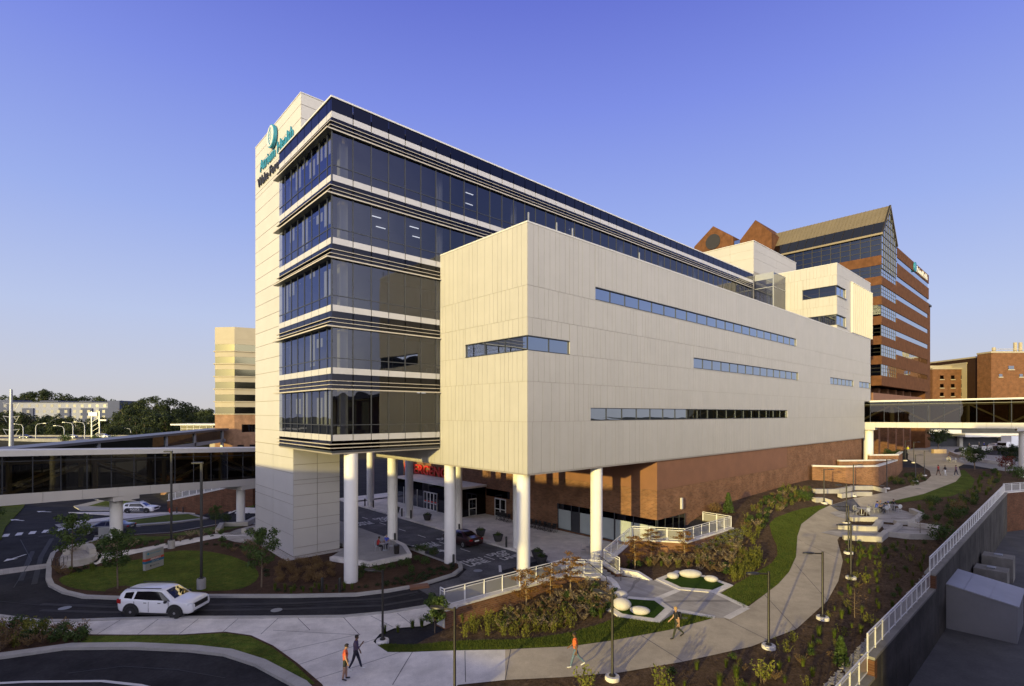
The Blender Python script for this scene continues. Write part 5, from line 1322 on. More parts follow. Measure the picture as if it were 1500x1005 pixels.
# boulders of white stone
for i, (lab, u, v, sx, sy, sz, rz) in enumerate([('round white boulder seat half hidden behind the big one', 910, 880, 0.62, 0.45, 0.36, 20), ('largest white egg shaped boulder seat on the front turf, catching a shadow', 912, 896.5, 0.66, 0.55, 0.50, -20), ('long low white boulder seat in the middle of the front turf', 938.5, 903, 0.70, 0.42, 0.33, -12), ('small round white boulder seat on the rear turf', 987, 850, 0.50, 0.42, 0.31, 0), ('biggest smooth white boulder seat along the rear turf edge', 1013, 848.5, 0.95, 0.5, 0.40, -5), ('small tilted white boulder seat at the end of the rear turf', 1043, 854.5, 0.55, 0.40, 0.30, -25)]):
    sx *= .88; sy *= .88; sz *= .78; x, y = gp(u, v); mb = MB(); mb.ball((0,0,0), sx, sy, sz, 24, 14)
    mb.v = [(p[0]*(1+0.06*math.sin(3*p[1]/sy)), p[1], sz*0.86 + (p[2] if p[2] > -sz*0.8 else -sz*0.8)) for p in mb.v]
    o = mb.build('boulder_seat', M['stone'], None, sm=180); o.location = (x, y + sy*0.5, H(x, y) + 0.07); o.rotation_euler = (0,0,R(rz)); tag(o, lab, 'boulder', 'white boulder seats')

# path lamps
def make_lamp():
    o = thing('path_lamp', 'black path lamp with one flat arm on a round concrete footing', 'lamp')
    MB().lathe([(0.36, -0.2), (0.36, 0.10), (0.33, 0.14)], 20).build('footing', M['concrete2'], o, sm=40)
    mb = MB(); mb.lathe([(0.16, 0.14), (0.16, 0.20), (0.10, 0.24), (0.065, 0.30), (0.06, 4.05), (0.055, 4.10)], 12); mb.build('pole', M['bronze'], o, sm=40)
    MB().bar((0.0, 0, 3.98), (-0.62, 0, 4.0), 0.06, 0.07).build('arm', M['bronze'], o)
    mb = MB(); mb.lathe([(0.05, 0.10), (0.22, 0.06), (0.24, 0.0), (0.20, -0.025)], 16, (0,0,0), 0, 1.55, 0.75); mb.xf(Matrix.Translation((-0.86, 0, 3.99))); mb.build('lamp_head', M['blackmetal'], o, sm=40)
    return Pool(o)
lp = make_lamp()
for (u, v, rz, lab) in [(897,995,-50,'black path lamp standing at the path edge near the man in the orange shirt'), (1126,949,0,'black path lamp at the tip of the lawn strip, its head over the path'), (1205,907,0,'black path lamp in the dark bed beyond the bend of the path'), (1246.5,847.7,10,'tallest looking black lamp beside the patio, nearer of the lamps in line'), (1243,811,0,'black lamp standing at the front patio wall'), (1240,767,0,'black lamp between two patio terraces'), (1207,737.5,180,'black lamp at the bench by the lawn strip end'), (1250,727,180,'black lamp before the brick enclosure bench'), (1299,716,180,'black lamp at the corner of the brick enclosure'), (1341,705,180,'black lamp in the bed inside the path curve'), (1354,697,180,'black lamp just before the three walkers'), (560.5,941,-20,'black path lamp in the rounded bed tip at the plaza'), (666,1022,-15,'black path lamp whose foot is cut off by the picture edge'), (1326,675,180,'thin far black lamp under the skybridge near the cone'), (1338.5,678,180,'thin far black lamp under the skybridge beside the paved court')]:
    x, y = gp(u, v); lp.put((x, y, H(x, y) + 0.03), R(rz), lab, 'black path lamps')
def make_pole():
    o = thing('light_pole', 'tall dark light pole on a round concrete base', 'light pole')
    MB().lathe([(0.30, -0.2), (0.30, 0.72), (0.27, 0.78)], 20).build('concrete_base', M['concrete'], o, sm=40)
    MB().box(-0.16, 0.16, -0.16, 0.16, 0.78, 0.84).build('base_plate', M['blackmetal'], o)
    mb = MB(); mb.box(-0.075, 0.075, -0.075, 0.075, 0.84, 9.3); mb.build('pole', M['blackmetal'], o, bev=0.01)
    mb = MB(); mb.box(-0.62, 0.1, -0.16, 0.16, 9.2, 9.32); mb.build('lamp_head', M['blackmetal'], o, bev=0.02)
    return Pool(o)
tp = make_pole()
for (u, v, lab) in ((295, 862.5, 'tall dark light pole on concrete base at the lawn edge behind the white car'), (251, 803, 'tall dark light pole on concrete base beside the footpath, in front of the skybridge')):
    x, y = gp(u, v, 0.13); tp.put((x, y, 0.12), 0.2, lab, 'tall light poles')
# bollards
def make_bollard():
    mb = MB(); mb.lathe([(0.10, -0.1), (0.10, 0.98), (0.085, 1.02), (0.02, 1.03)], 14); return Pool(tag(mb.build('bollard', M['blackmetal'], None, sm=40), 'short black bollard', 'bollard'))
bp = make_bollard()
for (u, v, z, lab) in [(534.5,741,.1,'black bollard farthest along the drop-off kerb'), (546.8,743.5,.1,'black bollard beside the farthest column of the entrance'), (588.7,756.5,.1,'black bollard between the two dark bowl planters of the entrance'), (602,759.5,.1,'black bollard just before the column at the entrance doors'), (672.7,781.5,.1,'black bollard behind the dark red car'), (741.7,801.5,.1,'black bollard at the kerb near the corner column'), (578.5,796,.14,'black bollard beside the middle column of the terrace'), (664.4,830,.14,'black bollard at the tip of the planted island'), (472,867,.13,'black bollard in the island bed, away from the corner column'), (497.7,867.5,.13,'black bollard in the island bed right at the corner column'), (375,747,.0,'black bollard by the skybridge column'), (259,752,0,'black bollard next to the red hydrant'), (268,751.5,0,'second black bollard from the red hydrant')]:
    x, y = gp(u, v, z); bp.put((x, y, H(x, y) + z), 0, lab, 'black bollards')
# bowl planters
M['bowl'] = mat('charcoal_bowl', (0.045,0.043,0.045), 0.7, 0.1, 3)
def make_bowl():
    o = thing('bowl_planter', 'round charcoal bowl planter with green plants', 'planter')
    MB().lathe([(0.28, 0), (0.36, 0.06), (0.52, 0.60), (0.55, 0.68), (0.50, 0.68), (0.48, 0.58), (0.01, 0.56)], 24).build('bowl', M['bowl'], o, sm=40)
    return o
M['leafA'] = leafmat('shrub_leaf', (0.03,0.055,0.012), (0.075,0.115,0.025)); M['leafY'] = leafmat('yellow_green_leaf', (0.095,0.112,0.016), (0.22,0.21,0.035)); M['leafB'] = leafmat('brown_shrub_leaf', (0.13,0.078,0.034), (0.22,0.14,0.055)); M['leafD'] = leafmat('dark_shrub_leaf', (0.012,0.026,0.008), (0.035,0.055,0.015))  # leafY is the perennials' own yellow green
M['leafT'] = leafmat('young_tree_leaf', (0.035,0.065,0.016), (0.085,0.125,0.03)); M['leafO'] = leafmat('amber_leaf', (0.20,0.095,0.018), (0.30,0.16,0.04)); M['leafF'] = leafmat('forest_leaf', (0.008,0.016,0.005), (0.045,0.058,0.014), trans=0.12)
M['leafG'] = leafmat('grey_seedhead', (0.26,0.20,0.115), (0.38,0.30,0.18)); M['blade'] = leafmat('grass_blade', (0.045,0.078,0.012), (0.12,0.145,0.02))
def leaf(mb, p, n, s, w=0.55):
    n = Vector(n).normalized(); u = n.cross(Vector((random.gauss(0,1), random.gauss(0,1), random.gauss(0,1)))).normalized(); v = n.cross(u)
    p = Vector(p); mb.quad(p - u*s*0.5, p + v*s*w*0.5, p + u*s*0.5, p - v*s*w*0.5)
def clump(mb, c, rx, ry, rz, n, s, hollow=0.55):
    for _ in range(n):
        d = Vector((random.gauss(0,1), random.gauss(0,1), random.gauss(0,1))).normalized(); r = hollow + (1-hollow)*random.random()**0.6
        p = Vector((c[0]+d.x*rx*r, c[1]+d.y*ry*r, c[2]+d.z*rz*r))
        leaf(mb, p, d + Vector((random.gauss(0,.6), random.gauss(0,.6), random.gauss(0,.6) + 0.3)), s*random.uniform(0.6, 1.3))
b0 = make_bowl(); mb = MB(); clump(mb, (0,0,0.75), 0.42, 0.42, 0.25, 160, 0.13, 0.2); mb.build('plants', M['leafA'], b0); wp = Pool(b0)
for (u, v, lab) in ((580,751,'charcoal bowl planter farthest down the entrance pavement'), (626,762,'charcoal bowl planter opposite the sliding doors'), (704,785.5,'charcoal bowl planter behind the dark red car'), (729.5,793,'charcoal bowl planter close to the corner column bollard'), (787,818,'charcoal bowl planter with a tall shoot near the white railing'), (793,826,'charcoal bowl planter nearest the white railing, brimming with green')):
    x, y = gp(u, v, 0.1); wp.put((x, y, 0.1), random.random()*6, lab, 'charcoal bowl planters')

# monument sign on the lawn
sg = thing('monument_sign', 'upright grey sign panel with red and blue bands on the round lawn', 'sign', (-30.0, 42.4, 0.12), math.atan2(1.6, 0.36))
M['signgrey'] = mat('sign_grey', (0.30,0.30,0.28), 0.5, 0.04, 1); M['signred'] = mat('sign_red', (0.42,0.04,0.015), 0.5, 0.03); M['signblue'] = mat('sign_blue', (0.02,0.12,0.22), 0.5, 0.03)
MB().box(0, 1.7, -0.13, 0.13, 0.06, 1.62).build('panel', M['signgrey'], sg); MB().box(0.03, 1.67, -0.10, 0.10, -0.1, 0.06).build('base', M['blackmetal'], sg)
MB().box(-0.02, 1.72, -0.145, 0.145, 0.80, 0.98).build('red_band', M['signred'], sg); MB().box(-0.02, 1.72, -0.145, 0.145, 0.60, 0.795).build('blue_band', M['signblue'], sg)
fr_ = lambda x, z: frame((x, -0.15, z), (1,0,0), (0,0,1))
textobj('lettering', 'EMERGENCY', 0.17, M['white'], fr_(0.45, 0.83), sg, 0.002, bold=0.006); textobj('lettering', 'Main Tower', 0.14, M['white'], fr_(0.55, 0.65), sg, 0.002)
textobj('lettering', 'Atrium Health', 0.17, M['teal'], frame((0.42, -0.135, 1.32), (1,0,0), (0,0,1)), sg, 0.002); textobj('lettering', 'Wake Forest', 0.12, M['blackletter'], frame((0.62, -0.135, 0.30), (1,0,0), (0,0,1)), sg, 0.002)
lg = MB(); lg.lathe([(0.10,0),(0.10,0.01)], 20); lg.xf(frame((0.25, -0.135, 1.37), (1,0,0), (0,0,1))); lg.build('logo', M['teal'], sg); MB().box(0.42, 0.54, -0.14, -0.133, 0.28, 0.41).build('logo', M['blackletter'], sg)
# wheelchairs parked along the brick wall
M['rubber'] = mat('black_rubber', (0.012,0.012,0.012), 0.6, 0.1, 3)
def ringm(c, r, t, axis='y', n=22):
    mb = MB(); pts = [(c[0] + r*math.cos(2*math.pi*i/n), c[1], c[2] + r*math.sin(2*math.pi*i/n)) for i in range(n+1)]; mb.tube(pts, t, 6, caps=False); return mb
def make_wheelchair():
    o = thing('wheelchair', 'folded black wheelchair', 'wheelchair')
    for s in (-1, 1):
        w_ = ringm((0, 0.30*s, 0.30), 0.29, 0.022); wo = w_.build('wheel', M['rubber'], o)
        sp_m = MB()
        for k in range(6): sp_m.bar((0, 0.30*s, 0.30), (0.28*math.cos(k*1.047), 0.30*s, 0.30 + 0.28*math.sin(k*1.047)), 0.01)
        sp_m.build('spokes', M['metalgrey'], wo)
        ringm((-0.42, 0.25*s, 0.10), 0.085, 0.018, n=14).build('caster', M['rubber'], o)
        MB().tube([(0.22, 0.24*s, 0.92), (0.12, 0.24*s, 0.90), (0.10, 0.24*s, 0.45), (-0.40, 0.24*s, 0.45), (-0.44, 0.24*s, 0.16), (-0.62, 0.22*s, 0.12)], 0.016, 6).build('side_frame', M['blackmetal'], o)
        MB().box(-0.28, 0.08, 0.24*s - 0.03, 0.24*s + 0.03, 0.64, 0.68).build('armrest', M['rubber'], o)
    MB().box(-0.36, 0.08, -0.22, 0.22, 0.46, 0.50).build('seat', M['blackmetal'], o); MB().box(0.07, 0.11, -0.22, 0.22, 0.50, 0.90).build('backrest', M['blackmetal'], o)
    return Pool(o)
wc = make_wheelchair()
for i in range(12):
    a = 21.2 - 0.72*i - (0.9 if i > 2 else 0); p = L(15.9 + 0.1*(i % 2), a); wc.put((p[0], p[1], 0.1), math.atan2(DBY, DBX) + random.uniform(-0.25, 0.25), 'black wheelchair in the row parked along the brown brick wall', 'wheelchairs parked along the brick wall')
# bistro chairs and tables
M['chair'] = mat('grey_wire_chair', (0.42,0.42,0.42), 0.4, 0.05, 3, metal=0.4)
def make_chair():
    o = thing('bistro_chair', 'grey round-backed metal chair', 'chair')
    MB().lathe([(0.02, 0.44), (0.21, 0.44), (0.22, 0.455), (0.21, 0.47)], 18).build('seat', M['chair'], o)
    bk_ = MB(); bk_.lathe([(0.02, 0), (0.23, 0.0), (0.24, 0.012), (0.23, 0.024)], 20); bk_.xf(frame((0.22, 0, 0.72), (0,1,0), (-0.15,0,1)) ); bk_.build('backrest', M['chair'], o)
    for (sx, sy) in ((1,1),(1,-1),(-1,1),(-1,-1)): MB().tube([(0.15*sx, 0.15*sy, 0.44), (0.22*sx, 0.20*sy, 0)], 0.013, 6).build('leg', M['chair'], o)
    return Pool(o)
def make_table():
    o = thing('bistro_table', 'round grey metal table', 'table')
    MB().lathe([(0.02, 0.71), (0.45, 0.71), (0.46, 0.725), (0.45, 0.74)], 28).build('table_top', M['chair'], o); MB().lathe([(0.035, 0.03), (0.035, 0.71)], 10).build('pedestal', M['chair'], o); MB().lathe([(0.26, 0), (0.26, 0.03)], 20).build('base', M['chair'], o)
    return Pool(o)
cp_ = make_chair(); tb = make_table()
def seatgroup(u, v, z, angs, lab_t, lab_c, hb=True):
    x, y = gp(u, v, z); zz = (H(x, y) if hb else 0) + z
    tb.put((x, y, zz), 0, lab_t, 'round metal tables')
    for a, l in zip(angs, lab_c): cp_.put((x + 0.68*math.cos(R(a)), y + 0.68*math.sin(R(a)), zz), R(a), l, 'metal chairs around the outdoor tables')
    return x, y, zz
G1 = seatgroup(564, 806, 0.47, (200, -20, 90), 'round table on the hexagonal terrace under the building', ['chair of the man in the red shirt on the hexagonal terrace', 'chair with its back to the road on the hexagonal terrace', 'empty chair facing the road on the hexagonal terrace'])
G2 = seatgroup(866, 813, 0.1, (170, 80, -60, 20), 'round table behind the white railing by the sunlit column', ['chair with pale sunlit back left of the table by the sunlit column', 'chair behind the table by the sunlit column', 'chair in front of the table by the sunlit column', 'chair between table and sunlit column'])
G3 = seatgroup(1262, 754, 0.07, (190, 100, -80, 10), 'empty round table in the sun on the patio', ['empty patio chair at the far side from the diners', 'empty patio chair behind the sunny table', 'empty patio chair with glowing back on the sunny table', 'empty patio chair between the two patio tables'])
G4 = seatgroup(1293, 751, 0.07, (165, 75, -100, -15), 'round patio table with food where the diners sit', ['chair of the diner in blue on the patio', 'chair at the rear of the diners table', 'chair with its back to the lower patio at the diners table', 'chair of the diner in the white shirt'])
G5 = seatgroup(1310, 749, 0.07, (60, -90), 'second diners table at the patio edge in shade', ['chair at the rear of the shaded patio table', 'chair with its back to the patio edge wall in shade'])
for (u, v, z, lab) in ((581, 811, 0.47, 'dark waste bin beside the terrace table'),):
    x, y = gp(u, v, z); o = thing('waste_bin', lab, 'bin', (x, y, z)); MB().lathe([(0.22, 0), (0.25, 0.72)], 16).build('body', M['bronze'], o); MB().lathe([(0.26, 0.72), (0.22, 0.80), (0.1, 0.82)], 16).build('lid', M['blackmetal'], o)
# hydrant, yellow post, small sign board
x, y = gp(249, 752); o = thing('fire_hydrant', 'small red fire hydrant on the far pavement', 'hydrant', (x, y, H(x,y))); MB().lathe([(0.16,0),(0.14,0.08),(0.12,0.7),(0.15,0.74),(0.10,0.9),(0.02,0.95)], 12).build('barrel', M['signred'], o, sm=50); MB().box(-0.22, 0.22, -0.06, 0.06, 0.5, 0.62).build('outlet', M['signred'], o)
x, y = gp(324, 747); M['yellow'] = mat('yellow_paint', (0.5,0.36,0.05), 0.5, 0.05); mb = MB(); mb.lathe([(0.16,0),(0.16,1.5),(0.1,1.6)], 12); o = mb.build('marker_post', M['yellow']); o.location = (x, y, H(x,y)); tag(o, 'yellow marker post on the far pavement below the white railing', 'post')
x, y = gp(153, 791); o = thing('sign_board', 'small grey board sign turned away beside the dark car', 'sign', (x, y, 0), 0.5); MB().box(-0.5, 0.5, -0.04, 0.04, 0.35, 1.3).build('board', M['metalgrey'], o)
for s in (-0.42, 0.42): MB().box(s - 0.03, s + 0.03, 0.05, 0.10, 0, 1.3).build('leg', M['blackmetal'], o)
x, y = gp(87, 829, .14); o = thing('bike_rack', 'small black bike rack on the paved spot of the lawn island', 'bike rack', (x, y, 0.15), 0.3)
for i in range(4): MB().tube([(0.28*i-.4, -0.3, 0), (0.28*i-.4, -0.3, 0.7), (0.28*i-.4, 0.3, 0.7), (0.28*i-.4, 0.3, 0)], 0.02, 6).build('hoop', M['blackmetal'], o)
# far side wall with railing left of the slab
p0, p1 = gp(247, 749), gp(372, 740)
polywall('brick_wall', 'low brick wall with white rail on the slope beyond the far pavement', 'wall', [p0, p1], -8, [H(*p0)+2.0, H(*p1) + 3.6], M['brickdark'], capm=M['white'], capz=0.2)
railing('thin white railing on the sloping brick wall beyond the far pavement', [(p0[0], p0[1], H(*p0)+2.0), (p1[0], p1[1], H(*p1)+3.6)], sp=2.5)
x, y = gp(244, 738); o = thing('gatehouse', 'low tan brick gatehouse partly behind the skybridge', 'building', (x, y + 10, H(x, y) - 1)); MB().box(-8, 8, 0, 8, 0, 6.0).build('wall', M['bluntbrick'], o); MB().box(-8.3, 8.3, -0.3, 8.3, 6.0, 6.3).build('roof', M['concrete'], o)
# transmission pole, highway lights, gantry
o = thing('transmission_pole', 'thick pale steel transmission pole with three pairs of short arms', 'pole', (-144.5, 150, -6)); MB().lathe([(0.75, 0), (0.32, 26)], 16).build('pole', M['metalgrey'], o, sm=40)
for z in (21.8, 18.0, 14.2): 
    for s in (-1, 1): MB().tube([(0.3*s, 0, z), (2.4*s, 0, z + 0.35)], [0.14, 0.08], 6).build('arm', M['metalgrey'], o); MB().tube([(2.3*s, 0, z + 0.3), (1.3*s, 0, z - 1.4)], [0.05, 0.05], 5).build('insulator', M['metalgrey'], o)
hw = MB(); hw.quad((-330, 204, 2.75), (-60, 204, 2.75), (-60, 226, 2.9), (-330, 226, 2.9)); tag(hw.build('highway', M['asphaltold']), kind='structure')
gr = thing('guard_rail', 'long grey concrete barrier along the distant highway', 'barrier', (-195, 203, 2)); MB().box(-135, 135, -0.2, 0.2, 0, 1.3).build('barrier', M['coping'], gr)
gr = thing('guard_rail', 'second grey concrete barrier on the far edge of the distant highway', 'barrier', (-195, 228, 2)); MB().box(-135, 135, -0.2, 0.2, 0, 1.6).build('barrier', M['coping'], gr)
def make_street():
    o = thing('street_light', 'pale highway light', 'street light'); MB().tube([(0,0,0), (0,0,10.5), (-0.6,0,11.6), (-3.2,0,12.0)], [0.2,0.15,0.11,0.09], 8).build('pole', M['metalgrey'], o, sm=60); MB().box(-4.3, -3.1, -0.25, 0.25, 11.85, 12.1).build('lamp_head', M['metalgrey'], o); return Pool(o)
sp2 = make_street()
for (u, v1, rz, lab) in ((34, 621, 0, 'pale highway light closest to the transmission pole'), (52.5, 620, 180, 'pale highway light with its arm to the opposite side'), (94, 623.5, 0, 'pale highway light between the far car pair'), (107, 618.5, 0, 'taller pale highway light near the middle of the highway'), (124, 618, 0, 'taller pale highway light beside the gantry'), (191.5, 627, 0, 'short looking pale highway light near the forest edge')):
    p = at(u, v1, 212 if v1 < 626 else 260); sp2.put((p.x, p.y, p.z - 12), R(rz), lab, 'highway lights')
p = at(140, 620, 216); o = thing('sign_gantry', 'lattice highway sign gantry seen from the side', 'gantry', (p.x, 216, 2))
for s in (-1.6, 1.6): MB().box(s - 0.2, s + 0.2, -0.2, 0.2, 0, 12).build('post', M['metalgrey'], o)
for k in range(5): MB().bar((-1.6, 0, 1.5 + 2*k), (1.6, 0, 3.5 + 2*k), 0.12).build('brace', M['metalgrey'], o)
MB().box(-2.6, 1.0, -0.5, 0.5, 10, 11.6).build('sign_box', M['metalgrey'], o); MB().box(1.9, 4.6, -0.3, 0.3, 8.0, 8.6).build('camera_arm', M['white'], o)
# ------------------------------------------------------------------ vehicles
M['carglass'] = glassmat('car_glass', (0.05,0.05,0.055), (0.8,0.85,0.95), 0.10, pw=3.0)
M['tint'] = mat('tinted_window', (0.008,0.008,0.010), 0.06, 0.02, 1)
M['headlight'] = mat('headlight', (0.6,0.62,0.66), 0.15, 0.02); M['taillight'] = mat('taillight', (0.35,0.012,0.01), 0.2, 0.02)
M['rim'] = mat('wheel_rim', (0.35,0.35,0.36), 0.35, 0.05, 3, metal=0.6); M['plastic'] = mat('black_plastic', (0.015,0.015,0.016), 0.5, 0.1, 3); M['plate'] = mat('number_plate', (0.6,0.6,0.58), 0.5, 0.05)
SUV = [(-2.52,.60,.95,1.02,.84,.78),(-2.46,.42,1.10,1.20,.92,.80),(-2.38,.36,1.17,1.52,.95,.74),(-2.22,.33,1.17,1.69,.97,.72),(-1.6,.30,1.15,1.77,.99,.71),(-.5,.28,1.12,1.80,1.0,.71),(.20,.28,1.11,1.79,1.0,.70),(.50,.28,1.11,1.73,1.0,.69),(1.25,.28,1.10,1.21,.99,.84),(1.75,.30,1.09,1.19,.985,.83),(2.2,.33,1.05,1.14,.96,.79),(2.42,.38,.97,1.06,.91,.74),(2.53,.46,.80,.90,.82,.66)]
SED = [(-2.42,.50,.85,.94,.76,.68),(-2.34,.36,.92,1.03,.87,.72),(-1.8,.26,.95,1.09,.91,.70),(-1.62,.24,.95,1.13,.91,.68),(-.90,.20,.94,1.41,.92,.58),(-.25,.20,.93,1.46,.92,.58),(.30,.20,.92,1.43,.92,.57),(1.20,.20,.90,.99,.91,.76),(1.85,.24,.83,.90,.88,.72),(2.28,.30,.73,.80,.80,.64),(2.42,.42,.60,.68,.68,.54)]
def car(name, label, cat, st, paint, loc, rz, kind, glass=None, group=None, detail=True):
    o = thing(name, label, cat, loc, rz, group); glass = glass or M['carglass']
    suv = kind == 'suv'
    def S_(x):
        for i in range(len(st)-1):
            a, b = st[i], st[i+1]
            if a[0] <= x <= b[0]:
                t_ = (x-a[0])/(b[0]-a[0]); return [a[k] + (b[k]-a[k])*t_ for k in range(6)]
        return list(st[0] if x < st[0][0] else st[-1])
    def half(s):
        x, zb, zs, zt, wb, wr = s
        return [(0,zb),(wb*.85,zb),(wb*.97,zb+.12),(wb,zb+(zs-zb)*.55),(wb*.985,zs-.05),(wb*.95,zs),(wr+0.03,zt-.09),(wr*.86,zt-.02),(wr*.45,zt),(0,zt+.005)]
    xs = []
    for i in range(len(st)-1):
        n = 2
        for k in range(n): xs.append(st[i][0] + (st[i+1][0]-st[i][0])*k/n)
    xs.append(st[-1][0])
    mb = MB(); nr = 18; prev = None
    for x in xs:
        h = half(S_(x)); ring = [(x, y, z) for (y, z) in h] + [(x, -y, z) for (y, z) in h[-2:0:-1]]
        b = len(mb.v); mb.v += ring; n = len(ring)
        if prev is not None:
            for k in range(n): mb.f.append((prev+k, b+k, b+(k+1)%n, prev+(k+1)%n)); mb.m.append(0)
        else: mb.f.append(tuple(b+k for k in range(n))); mb.m.append(0)
        prev = b
    mb.f.append(tuple(prev+k for k in reversed(range(n)))); mb.m.append(0)
    body = mb.build('body', paint, o, sm=38)
    def side(x, f, s, e=0.014):
        q = half(S_(x)); a = q[5]; b = q[6]; return (x, s*(a[0]+(b[0]-a[0])*f + e), a[1]+(b[1]-a[1])*f + e*0.4)
    def sidewin(pts_lo, pts_hi, s):
        w_ = MB(); n = 8
        for i in range(n):
            t0, t1 = i/n, (i+1)/n
            def lp_(P, t_): return (P[0][0] + (P[1][0]-P[0][0])*t_, P[0][1] + (P[1][1]-P[0][1])*t_)
            a, b, c, d = lp_(pts_lo,t0), lp_(pts_lo,t1), lp_(pts_hi,t1), lp_(pts_hi,t0)
            w_.quad(side(*a,s), side(*b,s), side(*c,s), side(*d,s))
        w_.build('window', M['tint'], o, sm=30)
    for s in (-1, 1):
        if suv:
            sidewin([(-2.05,.16),(-1.50,.12)], [(-2.0,.82),(-1.42,.86)], s); sidewin([(-1.36,.10),(-.30,.08)], [(-1.24,.90),(-.30,.92)], s); sidewin([(-.30,.08),(1.12,.10)], [(-.30,.92),(.40,.92)], s)
        else:
            sidewin([(-1.36,.12),(-.22,.10)], [(-.86,.88),(-.22,.90)], s); sidewin([(-.14,.10),(.98,.14)], [(-.14,.90),(.26,.90)], s)
    def top(x0, x1, nm, mt):
        w_ = MB(); n = 6; m_ = 6
        def tp_(x, t_):
            q = half(S_(x)); w__ = q[7][0]; z = q[9][1] + (q[7][1]-q[9][1])*abs(t_)**2; return Vector((x, t_*w__, z + 0.012))
        for i in range(n):
            for j in range(m_):
                a, b = x0 + (x1-x0)*i/n, x0 + (x1-x0)*(i+1)/n; c, d = -0.94 + 1.88*j/m_, -0.94 + 1.88*(j+1)/m_
                w_.quad(tp_(a,c), tp_(b,c), tp_(b,d), tp_(a,d))
        return w_.build(nm, mt, o, sm=40)
    if suv: top(0.56, 1.22, 'windscreen', glass); top(-2.40, -2.24, 'rear_window', M['carglass'])
    else: top(0.38, 1.14, 'windscreen', glass); top(-1.58, -0.95, 'rear_window', glass)
    r = 0.41 if suv else 0.33; wx = (-1.50, 1.45) if suv else (-1.42, 1.40); wbh = 1.0 if suv else 0.92
    for x in wx:
        for s in (-1, 1):
            ar = MB(); n = 18
            for k in range(n):
                a0, a1 = math.pi*k/n, math.pi*(k+1)/n; R1 = r + (0.15 if suv else 0.05)
                ar.quad((x, s*(wbh+.012), r), (x + R1*math.cos(a0), s*(wbh+.012), r + R1*math.sin(a0)), (x + R1*math.cos(a1), s*(wbh+.012), r + R1*math.sin(a1)), (x, s*(wbh+.012), r))
            ar.box(x - r - 0.06, x + r + 0.06, min(s*wbh*.7, s*(wbh+.008)), max(s*wbh*.7, s*(wbh+.008)), 0.24, r + 0.01)
            ar.build('wheel_arch', M['plastic'], o)
            t_ = MB(); t_.lathe([(r*.6, -.12), (r*.92, -.12), (r, -.08), (r, .08), (r*.92, .12), (r*.6, .12)], 24); t_.xf(Matrix.Translation((x, s*(wbh - 0.08), r)) @ Matrix.Rotation(R(90)*-s, 4, 'X')); w_ = t_.build('wheel', M['rubber'], o, sm=40)
            rm = MB(); rm.lathe([(r*.62, .09), (r*.60, .125), (r*.15, .118), (r*.12, .13)], 20); rm.xf(Matrix.Translation((x, s*(wbh - 0.08), r)) @ Matrix.Rotation(R(90)*-s, 4, 'X')); rm.build('rim', M['plastic'] if suv else M['rim'], w_, sm=40)
            if suv: hc = MB(); hc.lathe([(0.08, .125), (0.07, .145), (0.01, .15)], 12); hc.xf(Matrix.Translation((x, s*(wbh - 0.08), r)) @ Matrix.Rotation(R(90)*-s, 4, 'X')); hc.build('hub_cap', M['rim'], w_)
    e = st[-1][0]; b_ = st[0][0]
    if suv:
        MB().box(e-.08, e+.012, -.62, .62, .68, .96).build('grille', M['plastic'], o, bev=.02); MB().box(e-.12, e+.02, -.72, .72, .36, .50).build('bumper', M['plastic'], o, bev=.03); MB().box(b_-.02, b_+.12, -.80, .80, .40, .58).build('bumper', M['plastic'], o, bev=.03)
        for s in (-1, 1):
            hl_ = MB(); hl_.obox((e-.17, s*.76, .94), (.12, s*-.10, -.01), (.03, s*.12, 0), (0,0,.06)); hl_.build('headlight', M['headlight'], o, bev=.02)
            fl_ = MB(); fl_.obox((e-.13, s*.68, .60), (.09, s*-.08, 0), (.02, s*.06, 0), (0,0,.06)); fl_.build('fog_light', M['plastic'], o, bev=.02)
            tl_ = MB(); tl_.obox((b_+.14, s*.90, 1.04), (.17, s*.06, 0), (0, s*.07, 0), (0,0,.13)); tl_.build('taillight', M['taillight'], o, bev=.02)
            MB().bar((-2.0, s*.66, 1.80), (.3, s*.66, 1.83), .04, .04).build('roof_rail', M['plastic'], o)
    else:
        MB().box(e-.07, e+.01, -.38, .38, .46, .60).build('grille', M['plastic'], o, bev=.02)
        for s in (-1, 1):
            hl_ = MB(); hl_.obox((e-.16, s*.58, .69), (.12, s*-.08, 0), (.02, s*.10, 0), (0,0,.05)); hl_.build('headlight', M['headlight'], o, bev=.02)
            tl_ = MB(); tl_.obox((b_+.04, s*.68, .86), (.05, s*.04, 0), (0, s*.14, 0), (0,0,.07)); tl_.build('taillight', M['taillight'], o, bev=.02)
        MB().box(b_-.012, b_+.03, -.26, .26, .68, .80).build('number_plate', M['plate'], o)
    sk = MB()
    for s in (-1, 1): sk.box(-2.2 if suv else -2.0, 2.1 if suv else 1.9, s*wbh*.93 - .03, s*wbh*.93 + .03, .24 if suv else .17, .34 if suv else .25)
    sk.build('side_skirt', M['plastic'], o)
    if detail:
        zb = 1.0 if suv else .84
        for s in (-1, 1):
            mr_ = MB(); mr_.ball((0.92 if suv else .82, s*(wbh+.13), zb+.15), .10, .13, .10, 12, 8); mr_.build('mirror', M['plastic'], o, sm=60)
            for x in ((-.55, .40) if suv else (-.45, .50)):
                MB().box(x-.10, x+.10, s*(wbh*.985) - .02, s*(wbh*.985) + .02, zb - .02, zb + .02).build('door_handle', M['plastic'], o)
            for x in ((-1.30, -.32, 1.02) if suv else (-1.18, -.18, .98)): MB().box(x-.008, x+.008, s*wbh - .012 if s > 0 else s*wbh - .004, s*wbh + .004 if s > 0 else s*wbh + .012, .42, zb + .08).build('door_gap', M['plastic'], o)
    return o
